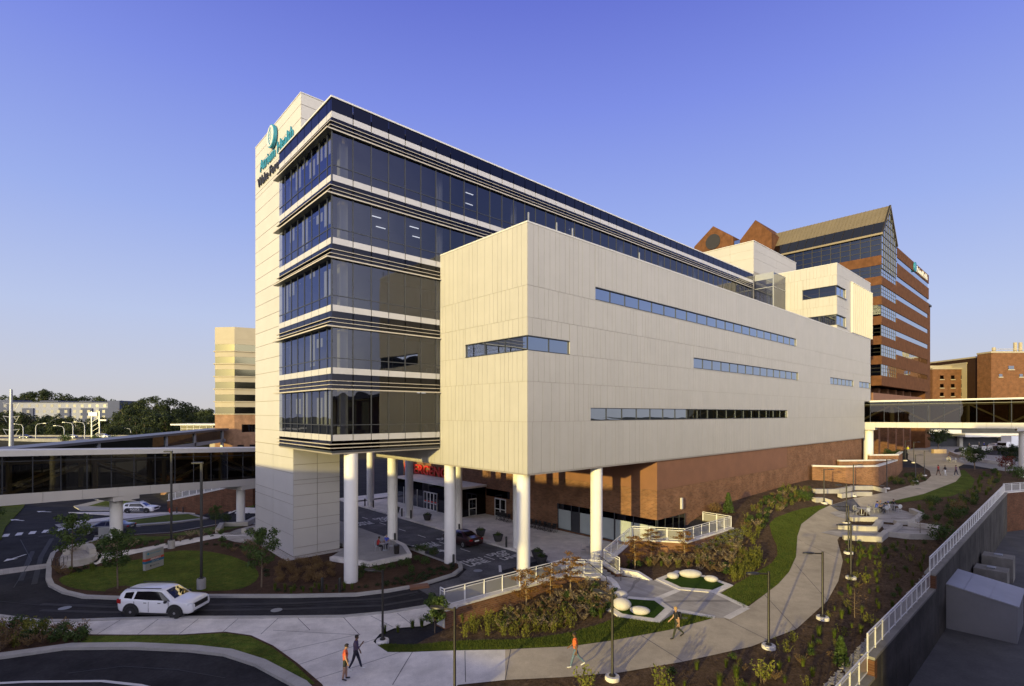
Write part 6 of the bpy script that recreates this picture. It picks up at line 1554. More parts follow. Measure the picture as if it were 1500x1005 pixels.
def paint(nm, c, ro=0.3): return mat(nm, c, ro, 0.02, 1, coat=0.6)
M['pwhite'] = paint('white_car_paint', (0.72,0.72,0.74)); M['pmaroon'] = paint('dark_red_car_paint', (0.022,0.005,0.006)); M['pgrey'] = paint('slate_car_paint', (0.05,0.055,0.075)); M['psilver'] = paint('silver_car_paint', (0.4,0.41,0.43))
M['gold_reflection'] = glassmat('windscreen_glass', (0.10,0.10,0.09), (0.95,0.90,0.72), 0.45, pw=2.0)  # gold reflection in the windscreen is put into the glossy tint
pr, pf = gp(193.5, 904.5), gp(256.5, 906.5); dcar = Vector((pf[0]-pr[0], pf[1]-pr[1])).normalized(); cc = (Vector(pr) + Vector(pf))/2 + Vector((-dcar.y, dcar.x))*0.95
car('suv', 'white sport utility car on the dark loop road in front of the lawn', 'car', SUV, M['pwhite'], (cc.x, cc.y, -0.04), math.atan2(dcar.y, dcar.x), 'suv', glass=M['gold_reflection'])
p = L(5.75, 15.4); car('sedan', 'dark red sedan stopped in the drop-off lane', 'car', SED, M['pmaroon'], (p[0], p[1], -0.03), math.atan2(DBX, -DBY), 'sedan')
x, y = gp(149, 784.5); car('sedan', 'slate grey sedan half hidden by the skybridge column', 'car', SED, M['pgrey'], (x, y + 0.9, -0.05), math.atan2(-0.12, -1), 'sedan')
x, y = gp(200, 752.5); ps = car('police_suv', 'black and white police car with roof light bar behind the skybridge column', 'car', SUV, M['pwhite'], (x, y + 1.0, H(x, y) - 0.02), math.atan2(0.08, 1), 'suv')
for s in (-1, 1):
    MB().box(-1.35, 1.05, s*1.0 - .02, s*1.0 + .02, .42, .98).build('door_panel', M['pgrey'], ps)
    if s < 0: textobj('lettering', 'POLICE', 0.46, M['white'], frame((-1.1, -1.03, .55), (1,0,0), (0,0,1)), ps, 0.002, bold=0.01)
MB().box(-.15, .15, -.6, .6, 1.80, 1.92).build('light_bar', M['headlight'], ps, bev=.02)
for (u, v, m_, k, lab, rz) in ((37, 642.0, 'pgrey', 'sedan', 'tiny dark car on the distant highway', 0), (104, 643.0, 'psilver', 'sedan', 'tiny silver car on the distant highway', 3.14), (152, 641.5, 'pwhite', 'suv', 'tiny white car on the distant highway near the forest', 0)):
    p = at(u, v, 216); car('car', lab, 'car', SUV if k == 'suv' else SED, M[m_], (p.x, 216, 2.85), rz, k, detail=False, group='cars on the distant highway')
x, y = gp(1462, 659); car('pickup', 'white car behind the barriers under the skybridge', 'car', SUV, M['pwhite'], (x, y, H(x, y)), 0.3, 'suv', detail=False)
x, y = gp(1487, 661); o = thing('box_truck', 'white box truck beyond the skybridge column', 'truck', (x, y, H(x, y)), 0.2)
MB().box(-1.2, 5.5, 0, 2.4, 0.9, 3.9).build('cargo_box', M['pwhite'], o, bev=.04); MB().box(-2.6, -1.25, 0.1, 2.3, 0.5, 2.4).build('cab', M['pwhite'], o, bev=.15); MB().box(-2.62, -2.0, 0.2, 2.2, 1.4, 2.1).build('windscreen', M['carglass'], o)
for x_ in (-1.9, 3.6):
    for y_ in (0.15, 2.25): w_ = MB(); w_.lathe([(.3,-.12),(.45,-.12),(.45,.12),(.3,.12)], 18); w_.xf(Matrix.Translation((x_, y_, .45)) @ Matrix.Rotation(R(90), 4, 'X')); w_.build('wheel', M['rubber'], o)
# building-site things under the skybridge
for i, (u, v, lab) in enumerate(((1413, 663, 'white plastic barrier nearest the path end'), (1428, 658, 'white plastic barrier behind the worker in the hard hat'), (1441, 660, 'white plastic barrier between two workers'), (1450, 660, 'white plastic barrier beside the brown pallets'))):
    x, y = gp(u, v); o = thing('site_barrier', lab, 'barrier', (x, y, H(x, y)), random.uniform(-.4, .4), 'white site barriers'); mb = MB(); mb.prism([(-0.7,-.28),(.7,-.28),(.7,.28),(-.7,.28)], 0, .25); mb.prism([(-0.7,-.14),(.7,-.14),(.7,.14),(-.7,.14)], .25, 1.1); mb.build('body', M['white'], o, bev=.04); MB().box(-.45, .45, -.16, -.142, .5, .85).build('marking', M['metalgrey'], o)
M['carton'] = mat('carton', (0.38,0.27,0.15), 0.8, 0.1, 3)
for i in range(4):
    x, y = gp(1368.5 + 4.6*i, 664.2); mb = MB(); mb.box(-.42, .42, -.4, .4, 0, 1.0); o = mb.build('crate', M['carton'], None, bev=.02); o.location = (x, y, H(x, y)); tag(o, ('tan crate at the cone end of the row', 'second tan crate of the row', 'third tan crate of the row', 'tan crate at the barrier end of the row')[i], 'crate', 'tan crates under the skybridge')
for i, (u, v) in enumerate(((1463, 660), (1477, 662))):
    x, y = gp(u, v); mb = MB(); 
    for k in range(5): mb.box(-1.1, 1.1, -.6, .6, .24*k + .02, .24*k + .2)
    o = mb.build('pallet_stack', M['bark'], None); o.location = (x, y, H(x, y)); tag(o, ('brown pallet stack before the white car', 'brown pallet stack before the white box truck')[i], 'pallets')
M['cone'] = mat('orange_cone', (0.7,0.12,0.02), 0.5, 0.05); x, y = gp(1318.5, 666); o = thing('traffic_cone', 'orange traffic cone by the far lamps', 'cone', (x, y, H(x, y))); MB().lathe([(.30, .05), (.06, 1.0), (.02, 1.02)], 14).build('cone', M['cone'], o, sm=50); MB().box(-.38, .38, -.38, .38, 0, .05).build('base', M['plastic'], o)
# curving planter kerb of the far court
drape('far_court', px([(1340,676),(1330,658),(1500,640),(1540,648),(1540,690),(1470,690),(1420,681)]), 0.01, M['concrete'], 2.5)
drape('far_road', px([(1395,664),(1410,661),(1440,666),(1500,670),(1540,672),(1540,655),(1430,656),(1400,658)]), 0.04, M['asphalt'], 2.5)
polywall('seat_wall', 'long curving pale kerb wall round the far turning circle', 'seat wall', px([(1392,665),(1402,669),(1425,675),(1450,679),(1478,682)]), 2.8, [4.1]*5, M['concrete2'], w=0.5)
x, y = gp(1408, 672); G6 = seatgroup(1392, 677, 0.06, (200, 60, -60), 'far round table in shade at the end of the path', ['far chair of the lone sitter at the end of the path', 'far empty chair behind the table at the path end', 'far empty chair in front of the table at the path end'])
G7 = seatgroup(1411, 677, 0.06, (200, 60, -60, 20), 'farthest round table near the round tree at the path end', ['farthest chair toward the walkers', 'farthest chair behind its table by the round tree', 'farthest chair in front of its table by the round tree', 'farthest chair on the tree side'])

# ------------------------------------------------------------------ people
def pmat(n, c): return mat(n, c, 0.8, 0.08, 6)
SKIN = {'a': pmat('skin_light', (0.42,0.25,0.16)), 'b': pmat('skin_dark', (0.16,0.085,0.05))}
CL = {'orange': (0.62,0.13,0.03), 'coral': (0.65,0.12,0.05), 'purple': (0.075,0.05,0.10), 'black': (0.015,0.015,0.018), 'navy': (0.02,0.022,0.04), 'jeans': (0.10,0.15,0.22), 'olive': (0.03,0.035,0.022), 'white': (0.6,0.6,0.6), 'red': (0.38,0.03,0.03), 'blue': (0.05,0.08,0.42), 'grey': (0.15,0.15,0.17), 'khaki': (0.25,0.2,0.12), 'hair': (0.02,0.014,0.01), 'blond': (0.42,0.27,0.11), 'plum': (0.12,0.07,0.11), 'vest': (0.5,0.5,0.05)}
for k in list(CL): CL[k] = pmat('cloth_' + k, CL[k])
def person(label, loc, rz, pose, skin='a', shirt='black', trousers='navy', shoes='black', hair='hair', sleeve='short', shorts=False, hgt=1.76, hat=None, bag=None):
    """pose: legs = ((thigh, knee), (thigh, knee)), arms = ((swing, out, elbow), ...), lean, sit; faces local +x"""
    o = thing('person', label, 'person', loc, rz); k = hgt/1.76
    V = []; E = []; Rr = []; Cs = []
    def v(p, r, cls, par=None, rr=None):
        V.append(Vector(p)*k); Rr.append((r*k, (rr or r)*k)); Cs.append(cls)
        if par is not None: E.append((par, len(V)-1))
        return len(V)-1
    sit = pose.get('sit'); lean = R(pose.get('lean', 2)); pz = 0.50 if sit else 0.94 - pose.get('drop', 0.0)
    up = Vector((math.sin(lean), 0, math.cos(lean)))
    P0 = Vector((0,0,pz))
    pel = v(P0, 0.115, 'pants', None, 0.15); wai = v(P0 + up*0.17, 0.105, 'shirt', pel, 0.14); che = v(P0 + up*0.36, 0.115, 'shirt', wai, 0.165); nb = v(P0 + up*0.50, 0.07, 'shirt', che, 0.10)
    nk = v(P0 + up*0.56, 0.052, 'skin', nb); nod = R(pose.get('nod', 5)); hup = Vector((math.sin(nod+lean*.3), 0, math.cos(nod+lean*.3))); hb = V[nk]/k
    h1 = v(hb + hup*0.075 + Vector((0.012,0,0)), 0.075, 'skin', nk); h2 = v(hb + hup*0.155 + Vector((0.012,0,0)), 0.092, 'skin', h1, 0.080); h3 = v(hb + hup*0.225, 0.062, 'skin', h2)
    hc = hb + hup*0.135; fw = Vector((hup.z, 0, -hup.x))
    v(hc + fw*0.098 - hup*0.005, 0.014, 'skin', h2)                       # nose
    for s in (-1, 1): v(hc + Vector((0, 0.088*s, 0)), 0.018, 'skin', h2)    # ears
    feet = []
    for i, s in enumerate((1, -1)):
        th_, kn = pose['legs'][i]; th_ = R(th_); kn = R(kn)
        hp = v(P0 + Vector((0, 0.095*s, -0.04)), 0.088, 'pants', pel, 0.09); d = Vector((math.sin(th_), 0.0, -math.cos(th_))); kp = V[hp]/k + d*0.42
        mid = v(V[hp]/k + d*0.22, 0.090, 'pants', hp); kv = v(kp, 0.068, 'skin' if shorts else 'pants', mid); d2_ = Vector((math.sin(th_-kn), 0, -math.cos(th_-kn)))
        cv = v(kp + d2_*0.17, 0.064, 'skin' if shorts else 'pants', kv); av = v(kp + d2_*0.40, 0.047, 'skin' if shorts else 'pants', cv); ap_ = V[av]/k
        fl_ = -min(0.5, max(0, (th_-kn)*-0.6)); hv = v(ap_ + Vector((-0.02,0,-0.045)), 0.042, 'shoes', av); v(ap_ + Vector((0.10, 0.012*s, -0.055 + fl_*0.12)), 0.036, 'shoes', hv, 0.045); v(ap_ + Vector((0.19, 0.02*s, -0.06 + fl_*0.25)), 0.028, 'shoes', len(V)-1, 0.04); feet.append(min(V[-1].z, V[hv].z))
    for i, s in enumerate((1, -1)):
        sw, ou, el = [R(a) for a in pose['arms'][i]]
        sh = v(P0 + up*0.455 + Vector((0, 0.175*s, 0)), 0.062, 'shirt', nb)
        d = Vector((math.sin(sw)*math.cos(ou), s*math.sin(ou), -math.cos(sw)*math.cos(ou))); mid = v(V[sh]/k + d*0.14, 0.056, 'shirt', sh); ev = v(V[sh]/k + d*0.29, 0.040, 'shirt' if sleeve == 'long' else 'skin', mid)
        d2_ = Vector((math.sin(sw+el)*math.cos(ou*.4), s*math.sin(ou*.4) - s*pose.get('inw', 0)*0.5, -math.cos(sw+el)*math.cos(ou*.4))).normalized()
        fv = v(V[ev]/k + d2_*0.13, 0.037, 'shirt' if sleeve == 'long' else 'skin', ev); wv = v(V[ev]/k + d2_*0.25, 0.026, 'skin', fv); pv_ = v(V[wv]/k + d2_*0.075, 0.020, 'skin', wv, 0.036)
        pp = V[pv_]/k; sd = d2_.cross(Vector((0, s, 0))).normalized()
        for j in range(4):
            b_ = pp + sd*(0.027 - 0.018*j) + d2_*0.012; ln = (0.036, 0.041, 0.038, 0.029)[j]; a = v(b_ + d2_*ln, 0.0095, 'skin', pv_); v(b_ + d2_*ln*1.8 + Vector((0, -s*0.018, 0)), 0.008, 'skin', a)
        a = v(V[wv]/k + d2_*0.035 + sd*0.040, 0.011, 'skin', wv); v(V[wv]/k + d2_*0.07 + sd*0.052, 0.009, 'skin', a)
    dz = -min(feet) + 0.03*k if not sit else 0.0
    for q in V: q.z += dz
    me = bpy.data.meshes.new('body'); me.from_pydata([tuple(q) for q in V], E, []); ob = bpy.data.objects.new('tmp', me); C.objects.link(ob)
    sm_ = ob.modifiers.new('Skin', 'SKIN'); sm_.use_smooth_shade = True; ss = ob.modifiers.new('Sub', 'SUBSURF'); ss.levels = 1; ss.render_levels = 1
    for i, d in enumerate(me.skin_vertices[0].data): d.radius = Rr[i]; d.use_root = (i == 0)
    ev_ = ob.evaluated_get(bpy.context.evaluated_depsgraph_get()); bm_ = bpy.data.meshes.new_from_object(ev_); bpy.data.objects.remove(ob)
    mats = {'skin': SKIN[skin], 'shirt': CL[shirt], 'pants': CL[trousers], 'shoes': CL[shoes]}; keys = list(mats); bm_.materials.clear()
    for q in keys: bm_.materials.append(mats[q])
    segs = [(V[a], V[b], Cs[b]) for a, b in E]
    for pgn in bm_.polygons:
        c = pgn.center; best = None
        for a, b, cl in segs:
            ab = b - a; t_ = max(0, min(1, (c-a).dot(ab)/max(1e-9, ab.length_squared))); dd = (c - a - ab*t_).length_squared
            if best is None or dd < best[0]: best = (dd, cl)
        pgn.material_index = keys.index(best[1]); pgn.use_smooth = True
    bo = bpy.data.objects.new('body', bm_); C.objects.link(bo); bo.parent = o
    hcz = (hc*k) + Vector((0,0,dz)); hm = MB(); hm.ball((0,0,0), 0.108*k, 0.095*k, 0.10*k, 14, 10)
    keep = [f for f in range(len(hm.f)) if not all(hm.v[i][0] > 0.035*k and hm.v[i][2] < 0.055*k for i in hm.f[f]) and not all(hm.v[i][2] < -0.045*k for i in hm.f[f])]
    hm.f = [hm.f[i] for i in keep]; hm.m = [0]*len(hm.f); hm.xf(Matrix.Translation(hcz + hup*0.035*k - fw*0.008*k)); hm.build('hair' if not hat else 'hat', CL[hat or hair], bo, sm=180)
    for s in (-1, 1): em_ = MB(); em_.ball(tuple(hcz + fw*0.086*k + Vector((0, 0.03*s*k, 0)) + hup*0.02*k), 0.010*k, 0.013*k, 0.008*k, 8, 6); em_.build('eye', CL['hair'], bo)
    if bag:
        g_ = MB(); c_ = (P0 + up*0.30)*k + Vector((-0.20*k, 0, dz)); g_.ball(tuple(c_), .12*k, .15*k, .23*k, 14, 10); bgo = g_.build('backpack', CL['black'], None, sm=180)
        bgo.matrix_world = Matrix.Translation(loc) @ Matrix.Rotation(rz, 4, 'Z'); tag(bgo, bag, 'backpack')
        for s in (-1, 1): MB().tube([c_ + Vector((0.02, .10*s, .18))*k, c_ + Vector((.16, .11*s, .22))*k, c_ + Vector((.30, .10*s, .08))*k, c_ + Vector((.22, .13*s, -.10))*k], 0.018*k, 6).build('strap', CL['black'], bgo)
    return o
def stand(u, v, rz, label, pose, **kw):
    x, y = gp(u, v); return person(label, (x, y, H(x, y) + 0.035), R(rz), pose, **kw)
WALK1 = {'legs': ((17, 6), (-13, 18)), 'arms': ((-22, 6, 14), (22, 6, 20)), 'drop': .03}
WALK2 = {'legs': ((-12, 16), (15, 4)), 'arms': ((18, 6, 22), (-16, 7, 12)), 'drop': .02}
STRIDE = {'legs': ((20, 5), (-22, 26)), 'arms': ((-12, 6, 12), (12, 6, 38)), 'drop': .03, 'lean': 3, 'nod': 10}
stand(505.5, 997, 10, 'person in orange T-shirt and dark shorts standing on the plaza', {'legs': ((5, 4), (-4, 5)), 'arms': ((2, 8, 12), (10, 7, 10)), 'nod': 22}, skin='a', shirt='coral', trousers='olive', shoes='black', shorts=True, hgt=1.74)
stand(521, 983, 0, 'person in purple shirt and dark trousers holding a hand to the face', {'legs': ((20, 3), (-16, 12)), 'arms': ((5, 6, 25), (38, 4, 105)), 'drop': .02, 'nod': 15, 'inw': .5}, skin='b', shirt='purple', trousers='navy', shoes='white', sleeve='long', hgt=1.78)
stand(843, 978, 178, 'person in orange shirt and blue jeans striding along the sunlit path', STRIDE, skin='b', shirt='orange', trousers='jeans', shoes='white', hgt=1.78)
stand(991, 935.5, 190, 'fair haired person in black shirt wearing a backpack on the garden path', STRIDE, skin='a', shirt='black', trousers='olive', shoes='black', hair='blond', hgt=1.80, bag='black backpack on the back of the fair haired walker')
stand(1374.5, 697, 100, 'person in red shirt and dark shorts walking away up the path', WALK1, skin='b', shirt='red', trousers='black', shorts=True, hgt=1.76)
stand(1384.5, 697.5, 100, 'person in black top and white trousers walking away up the path', WALK2, skin='b', shirt='black', trousers='white', shoes='white', hgt=1.68)
stand(1400.5, 697.5, 98, 'person in plum shirt and dark trousers walking away up the path', WALK1, skin='b', shirt='plum', trousers='navy', shoes='white', hgt=1.74)
SIT = {'legs': ((86, 84), (84, 90)), 'arms': ((40, 6, 55), (44, 6, 50)), 'sit': True, 'lean': 10, 'nod': 14, 'inw': .3}
SIT2 = {'legs': ((84, 95), (88, 80)), 'arms': ((34, 8, 70), (30, 6, 75)), 'sit': True, 'lean': 4, 'nod': 8, 'inw': .4}
def sitter(G, ang, label, pose=SIT, **kw):
    return person(label, (G[0] + 0.66*math.cos(R(ang)), G[1] + 0.66*math.sin(R(ang)), G[2]), R(ang + 180), pose, **kw)
sitter(G1, 200, 'person in red shirt seated at the terrace table under the building', shirt='red', trousers='black', skin='b')
sitter(G1, 90, 'person in blue shirt seated behind the terrace table under the building', SIT2, shirt='blue', trousers='navy', hair='grey')
sitter(G4, 165, 'person in bright blue shirt dining at the patio table', shirt='blue', trousers='grey', hair='hair')
sitter(G4, 75, 'person in grey shirt dining at the back of the patio table', SIT2, shirt='grey', trousers='navy', hair='blond')
sitter(G4, -100, 'person in slate jacket dining with back to the lower patio', SIT2, shirt='jeans', trousers='navy', sleeve='long')
sitter(G4, -15, 'person in white shirt dining at the patio table', shirt='white', trousers='khaki', hat='blue')
sitter(G5, 60, 'person in black clothes seated at the shaded patio table', SIT2, shirt='black', trousers='black', sleeve='long')
sitter(G6, 200, 'lone person in grey seated at the far end of the path', SIT2, shirt='grey', trousers='black')
for (u, v, rz, lab, kw) in ((1420, 659, 200, 'site worker in hard hat beside the white barriers', dict(shirt='khaki', hat='white', trousers='jeans')), (1434.5, 657, 180, 'site worker in khaki bending toward the barriers', dict(shirt='khaki', hat='white', trousers='olive')), (1441.5, 657.5, 170, 'site worker in bright blue behind the white barriers', dict(shirt='blue', hat='white', trousers='navy')), (1330, 664.5, 220, 'worker in yellow vest standing under the skybridge near the cone', dict(shirt='vest', hat='white', trousers='grey'))):
    stand(u, v, rz, lab, WALK2, sleeve='long', **kw)
# ------------------------------------------------------------------ plants
random.seed(21)
def inpoly(p, poly):
    c = False; n = len(poly)
    for i in range(n):
        a, b = poly[i], poly[(i+1) % n]
        if (a[1] > p[1]) != (b[1] > p[1]) and p[0] < (b[0]-a[0])*(p[1]-a[1])/(b[1]-a[1]) + a[0]: c = not c
    return c
def scatter(polypx, n, mind, avoid=()):
    P = px(polypx); xs = [p[0] for p in P]; ys = [p[1] for p in P]; out = []; tries = 0
    while len(out) < n and tries < n*80:
        tries += 1; q = (random.uniform(min(xs), max(xs)), random.uniform(min(ys), max(ys)))
        if not inpoly(q, P): continue
        if any((q[0]-o[0])**2 + (q[1]-o[1])**2 < mind*mind for o in out): continue
        out.append(q)
    return out
PK = {}
def proto(key, o): PK[key] = Pool(o)
def single(key, name, mb, mats, label, cat):
    o = mb.build(name, mats); tag(o, label, cat); proto(key, o)
for k in range(2):
    mb = MB(); 
    for _ in range(4): clump(mb, (random.uniform(-.14,.14), random.uniform(-.14,.14), .26 + random.uniform(-.05,.1)), .26, .26, .24, 70, .11, .3)
    for _ in range(7): mb.bar((0,0,0), (random.uniform(-.25,.25), random.uniform(-.25,.25), .35), .012, mi=1)
    single('green%d' % k, 'round_shrub', mb, [M['leafA'], M['bark']], 'small round green shrub', 'shrub')
    mb = MB()
    for _ in range(34):
        a = random.random()*6.28; l = random.uniform(.25,.6); e_ = Vector((math.cos(a)*l*.75, math.sin(a)*l*.75, l)); mb.bar((0,0,0), e_, .010, mi=1)
        clump(mb, e_, .075, .075, .06, 8, .06, .2); 
        for t_ in (.5,.7,.85): leaf(mb, e_*t_ + Vector((random.gauss(0,.03), random.gauss(0,.03), 0)), (random.gauss(0,1), random.gauss(0,1), 1), .08)
    single('dry%d' % k, 'dry_shrub', mb, [M['leafG'] if k else M['leafB'], M['bark']], 'dry brown flowering shrub', 'shrub')
    mb = MB()
    for _ in range(9):
        b_ = Vector((random.gauss(0,.10), random.gauss(0,.10), 0)); h_ = random.uniform(.35,.75); t_ = b_ + Vector((random.gauss(0,.10), random.gauss(0,.10), h_)); mb.bar(b_, t_, .010, mi=0)
        for i in range(9): leaf(mb, b_.lerp(t_, .15 + .85*i/8) + Vector((random.gauss(0,.05), random.gauss(0,.05), 0)), (random.gauss(0,1), random.gauss(0,1), .8), .12, .45)
    single('per%d' % k, 'leafy_perennial', mb, [M['leafY']], 'upright yellow green perennial', 'plant')
    mb = MB()
    for _ in range(90):
        a = random.random()*6.28; r0 = random.random()*.10; l = random.uniform(.35,.65); ou = random.uniform(.1,.45); b_ = Vector((math.cos(a)*r0, math.sin(a)*r0, 0)); m_ = b_ + Vector((math.cos(a)*ou*.35*l, math.sin(a)*ou*.35*l, l*.65)); t_ = b_ + Vector((math.cos(a)*ou*l, math.sin(a)*ou*l, l*(1-.25*ou))); s_ = Vector((-math.sin(a), math.cos(a), 0))*.011
        mb.quad(b_-s_, b_+s_, m_+s_*.8, m_-s_*.8); mb.tri(m_-s_*.8, m_+s_*.8, t_)
    single('tuft%d' % k, 'grass_tuft', mb, [M['blade']], 'tuft of ornamental grass', 'grass')
mb = MB(); clump(mb, (0,0,.10), .22, .22, .12, 90, .09, .2); single('low', 'low_shrub', mb, [M['leafD']], 'low dark ground plant', 'plant')
mb = MB()
for _ in range(5): clump(mb, (random.uniform(-.5,.5), random.uniform(-.5,.5), .75 + random.uniform(-.2,.35)), .55, .55, .5, 150, .16, .45)
for _ in range(6): mb.bar((0,0,0), (random.uniform(-.5,.5), random.uniform(-.5,.5), .9), .04, mi=1)
single('big', 'large_shrub', mb, [M['leafA'], M['bark']], 'large round green shrub', 'shrub')
mb = MB()
for _ in range(5): clump(mb, (random.uniform(-.45,.45), random.uniform(-.45,.45), .55 + random.uniform(-.15,.25)), .5, .5, .42, 150, .12, .45)
single('heath', 'heath_shrub', mb, [M['leafB'], M['bark']], 'dark reddish spreading shrub', 'shrub')
mb = MB()
for i in range(26):
    z = .1 + 1.25*i/25; r_ = .40*(1 - (z/1.5))**.8 + .05; clump(mb, (0,0,z), r_, r_, .10, 46, .11, .6)
single('cone', 'conifer', mb, [M['leafA']], 'cone shaped evergreen', 'conifer')
M['lime'] = leafmat('lime_leaf', (0.13,0.17,0.02), (0.30,0.30,0.05), trans=0.35)
mb = MB()
for _ in range(16):
    b_ = Vector((random.gauss(0,.10), random.gauss(0,.10), 0)); a = random.random()*6.28; o_ = random.uniform(.1,.55); t_ = b_ + Vector((math.cos(a)*o_, math.sin(a)*o_, random.uniform(.6,1.25))); mb.bar(b_, t_, .014, mi=1)
    for i in range(11): leaf(mb, b_.lerp(t_, .3 + .7*i/10) + Vector((random.gauss(0,.06), random.gauss(0,.06), 0)), (random.gauss(0,1), random.gauss(0,1), .9), .16, .6)
single('lime', 'leafy_shrub', mb, [M['lime'], M['bark']], 'yellow leafed shrub', 'shrub')
M['flower'] = mat('white_flower', (0.45,0.45,0.38), 0.8, 0.1, 5)
mb = MB(); clump(mb, (0,0,.18), .3, .3, .2, 110, .10, .3)
for _ in range(40): leaf(mb, (random.gauss(0,.17), random.gauss(0,.17), random.uniform(.25,.42)), (0,0,1), .07, .9); 
for i in range(40): mb.m[-1-i] = 1
single('flow', 'flowering_plant', mb, [M['leafY'], M['flower']], 'white flowering plant', 'plant')
# trees with trunk and crown
def tree(name, label, h, cr, leafm, n, ls, trunk_r=.05, spread=1.0, layers=False, barkm=None, clear=.35, seed=0):
    rs = random.getstate(); random.seed(seed); o = thing(name, label, 'tree'); tr = MB(); cw = MB()
    bend = [Vector((random.gauss(0,.03)*h*.3, random.gauss(0,.03)*h*.3, 0)) for _ in range(4)]
    tp_ = [Vector((0,0,-.15)), Vector((0,0,h*.3)) + bend[0], Vector((0,0,h*.6)) + bend[1], Vector((0,0,h*.95)) + bend[2]]; tr.tube(tp_, [trunk_r*1.3, trunk_r, trunk_r*.65, trunk_r*.2], 8)
    nb_ = 12 if not layers else 15
    for i in range(nb_):
        z = h*(clear + (1-clear)*.95*(i/nb_)); a = i*2.4 + random.gauss(0,.3); f = 1 - abs((z/h - (clear+.25))/(1-clear))*.75; l = cr*max(.3, f)*random.uniform(.75,1.1)*spread
        b_ = Vector((0,0,z)) + bend[1]*(z/h); e_ = b_ + Vector((math.cos(a)*l, math.sin(a)*l, l*(.12 if layers else .55) + random.gauss(0,.05))); tr.tube([b_, b_.lerp(e_,.5) + Vector((0,0,.05*l)), e_], [trunk_r*.35, trunk_r*.22, trunk_r*.08], 5)
        if layers:
            for _ in range(n//nb_):
                t_ = random.uniform(.35,1.05); p = b_.lerp(e_, t_) + Vector((random.gauss(0,.14), random.gauss(0,.14), random.gauss(0,.05))); leaf(cw, p, (random.gauss(0,.5), random.gauss(0,.5), 1), ls*random.uniform(.7,1.3), .5)
        else:
            for t_ in (.55, 1.0): clump(cw, b_.lerp(e_, t_), l*.38 + .1, l*.38 + .1, l*.30 + .08, n//(nb_*2), ls, .25)
    if not layers: clump(cw, (bend[2].x, bend[2].y, h*.93), cr*.35, cr*.35, h*.10, n//10, ls, .2)
    tr.build('trunk', barkm or M['bark'], o, sm=60); cw.build('crown', leafm, o); random.setstate(rs); return o
def place(o, u, v, z=0.0, rz=0.0, sc=None, label=None, group=None):
    x, y = gp(u, v, z); o.put((x, y, H(x, y) + z), rz, label, group, sc)
yt = Pool(tree('young_tree', 'young green tree', 4.3, 1.1, M['leafT'], 2100, .18, .05, seed=3))
for (u, v, sc, lab) in ((105, 834.7, 1.05, 'young tree standing by the seat wall at the road bend'), (172.8, 863, .98, 'young green tree on the lawn behind the white car'), (383, 860, 1.0, 'young green tree at the foot of the white slab'), (316, 775, .62, 'small yellowing tree far back beside the cross road')): place(yt, u, v, .13, u*.7, sc, lab)
yt2 = Pool(tree('young_tree', 'dense small green tree before the brick pier', 2.1, .66, M['leafT'], 1700, .17, .03, seed=5, clear=.3)); place(yt2, 637, 927, 0, 1.0, None, 'dense small green tree before the brick wall end')
am = Pool(tree('sapling', 'amber leaved sapling with layered branches', 2.7, 1.0, M['leafO'], 1700, .135, .045, layers=True, barkm=mat('pale_bark', (0.30,0.22,0.13), 0.9, 0.2, 6), clear=.28, seed=9))
for (u, v, sc, lab) in ((770.7, 892, 1.0, 'amber sapling nearest the plaza on the bank below the wall'), (806, 880, .9, 'amber sapling in the middle of the bank below the wall'), (836, 866, .95, 'amber sapling highest on the bank at the wall corner'), (930, 833, 1.0, 'amber sapling beside the garden steps and terrace wall'), (954, 818, 1.0, 'amber sapling in front of the terrace brick wall'), (1002.6, 819, .9, 'amber sapling below the terrace railing corner')): place(am, u, v, 0, u*1.3, sc, lab, 'amber saplings')
bare = Pool(tree('sapling', 'small reddish bare sapling', 1.9, .6, M['leafB'], 130, .09, .025, layers=True, clear=.2, seed=4))
for (u, v, lab) in ((1252, 905, 'nearly bare sapling in the dark bed before the white railing'), (1348, 784, 'nearly bare sapling inside the long outer patio edge')): place(bare, u, v, 0, 1, 1.0, lab)
rt = Pool(tree('ornamental_tree', 'round headed small tree', 3.4, 1.9, M['leafD'], 1500, .30, .08, seed=8, clear=.35))
for (u, v, sc, lab) in ((1428, 688, 1.0, 'round headed small tree where the path ends'), (1482, 685, 1.0, 'round headed small tree beside the pale bridge column'), (1374, 659, 1.35, 'dark spreading tree deep under the skybridge'), (1308, 684, .8, 'small lit tree at the foot of the skybridge column')): place(rt, u, v, 0, u, sc, lab)
rd = Pool(tree('ornamental_tree', 'small red leaved tree at the end railing', 2.6, 1.2, leafmat('red_leaf', (0.10,0.018,0.012), (0.2,0.04,0.02)), 800, .2, .05, seed=12)); place(rd, 1473, 694, 0, 0, 1.0)
PK['big'].o['label'] = 'large green shrub'
for (u, v, sc, lab) in ((1178.7, 735, .95, 'round green shrub at the top of the planted slope by the path'), (1492, 703, 1.6, 'large green shrub right behind the end railing'), (1383, 797, 1.3, 'large dark shrub close to the patio sharp corner and railing'), (331, 765, .9, 'dark round shrub on the far verge by the white slab'), (1362, 742, 1.0, 'large loose shrub on the shaded bank above the patio'), (1402, 765, 1.2, 'dark shrub on the shaded bank near the long railing'), (613, 808, .5, 'bright green bush at the terrace corner by the lane'), (624, 810, .62, 'bright green bush in the middle of the lane edge'), (637, 815, .6, 'bright green bush beside the front column')): place(PK['big'], u, v, 0.12 if u < 660 and u > 300 else 0, u, sc, lab)
for (u, v, sc, lab) in ((1067, 752, (1.5,1.5,1.5), 'bright cone shaped evergreen against the brick wall'), (1232, 975, (1.0,1.0,1.05), 'yellow green cone shaped evergreen by the lower railing')): place(PK['cone'], u, v, 0, 0, sc, lab)
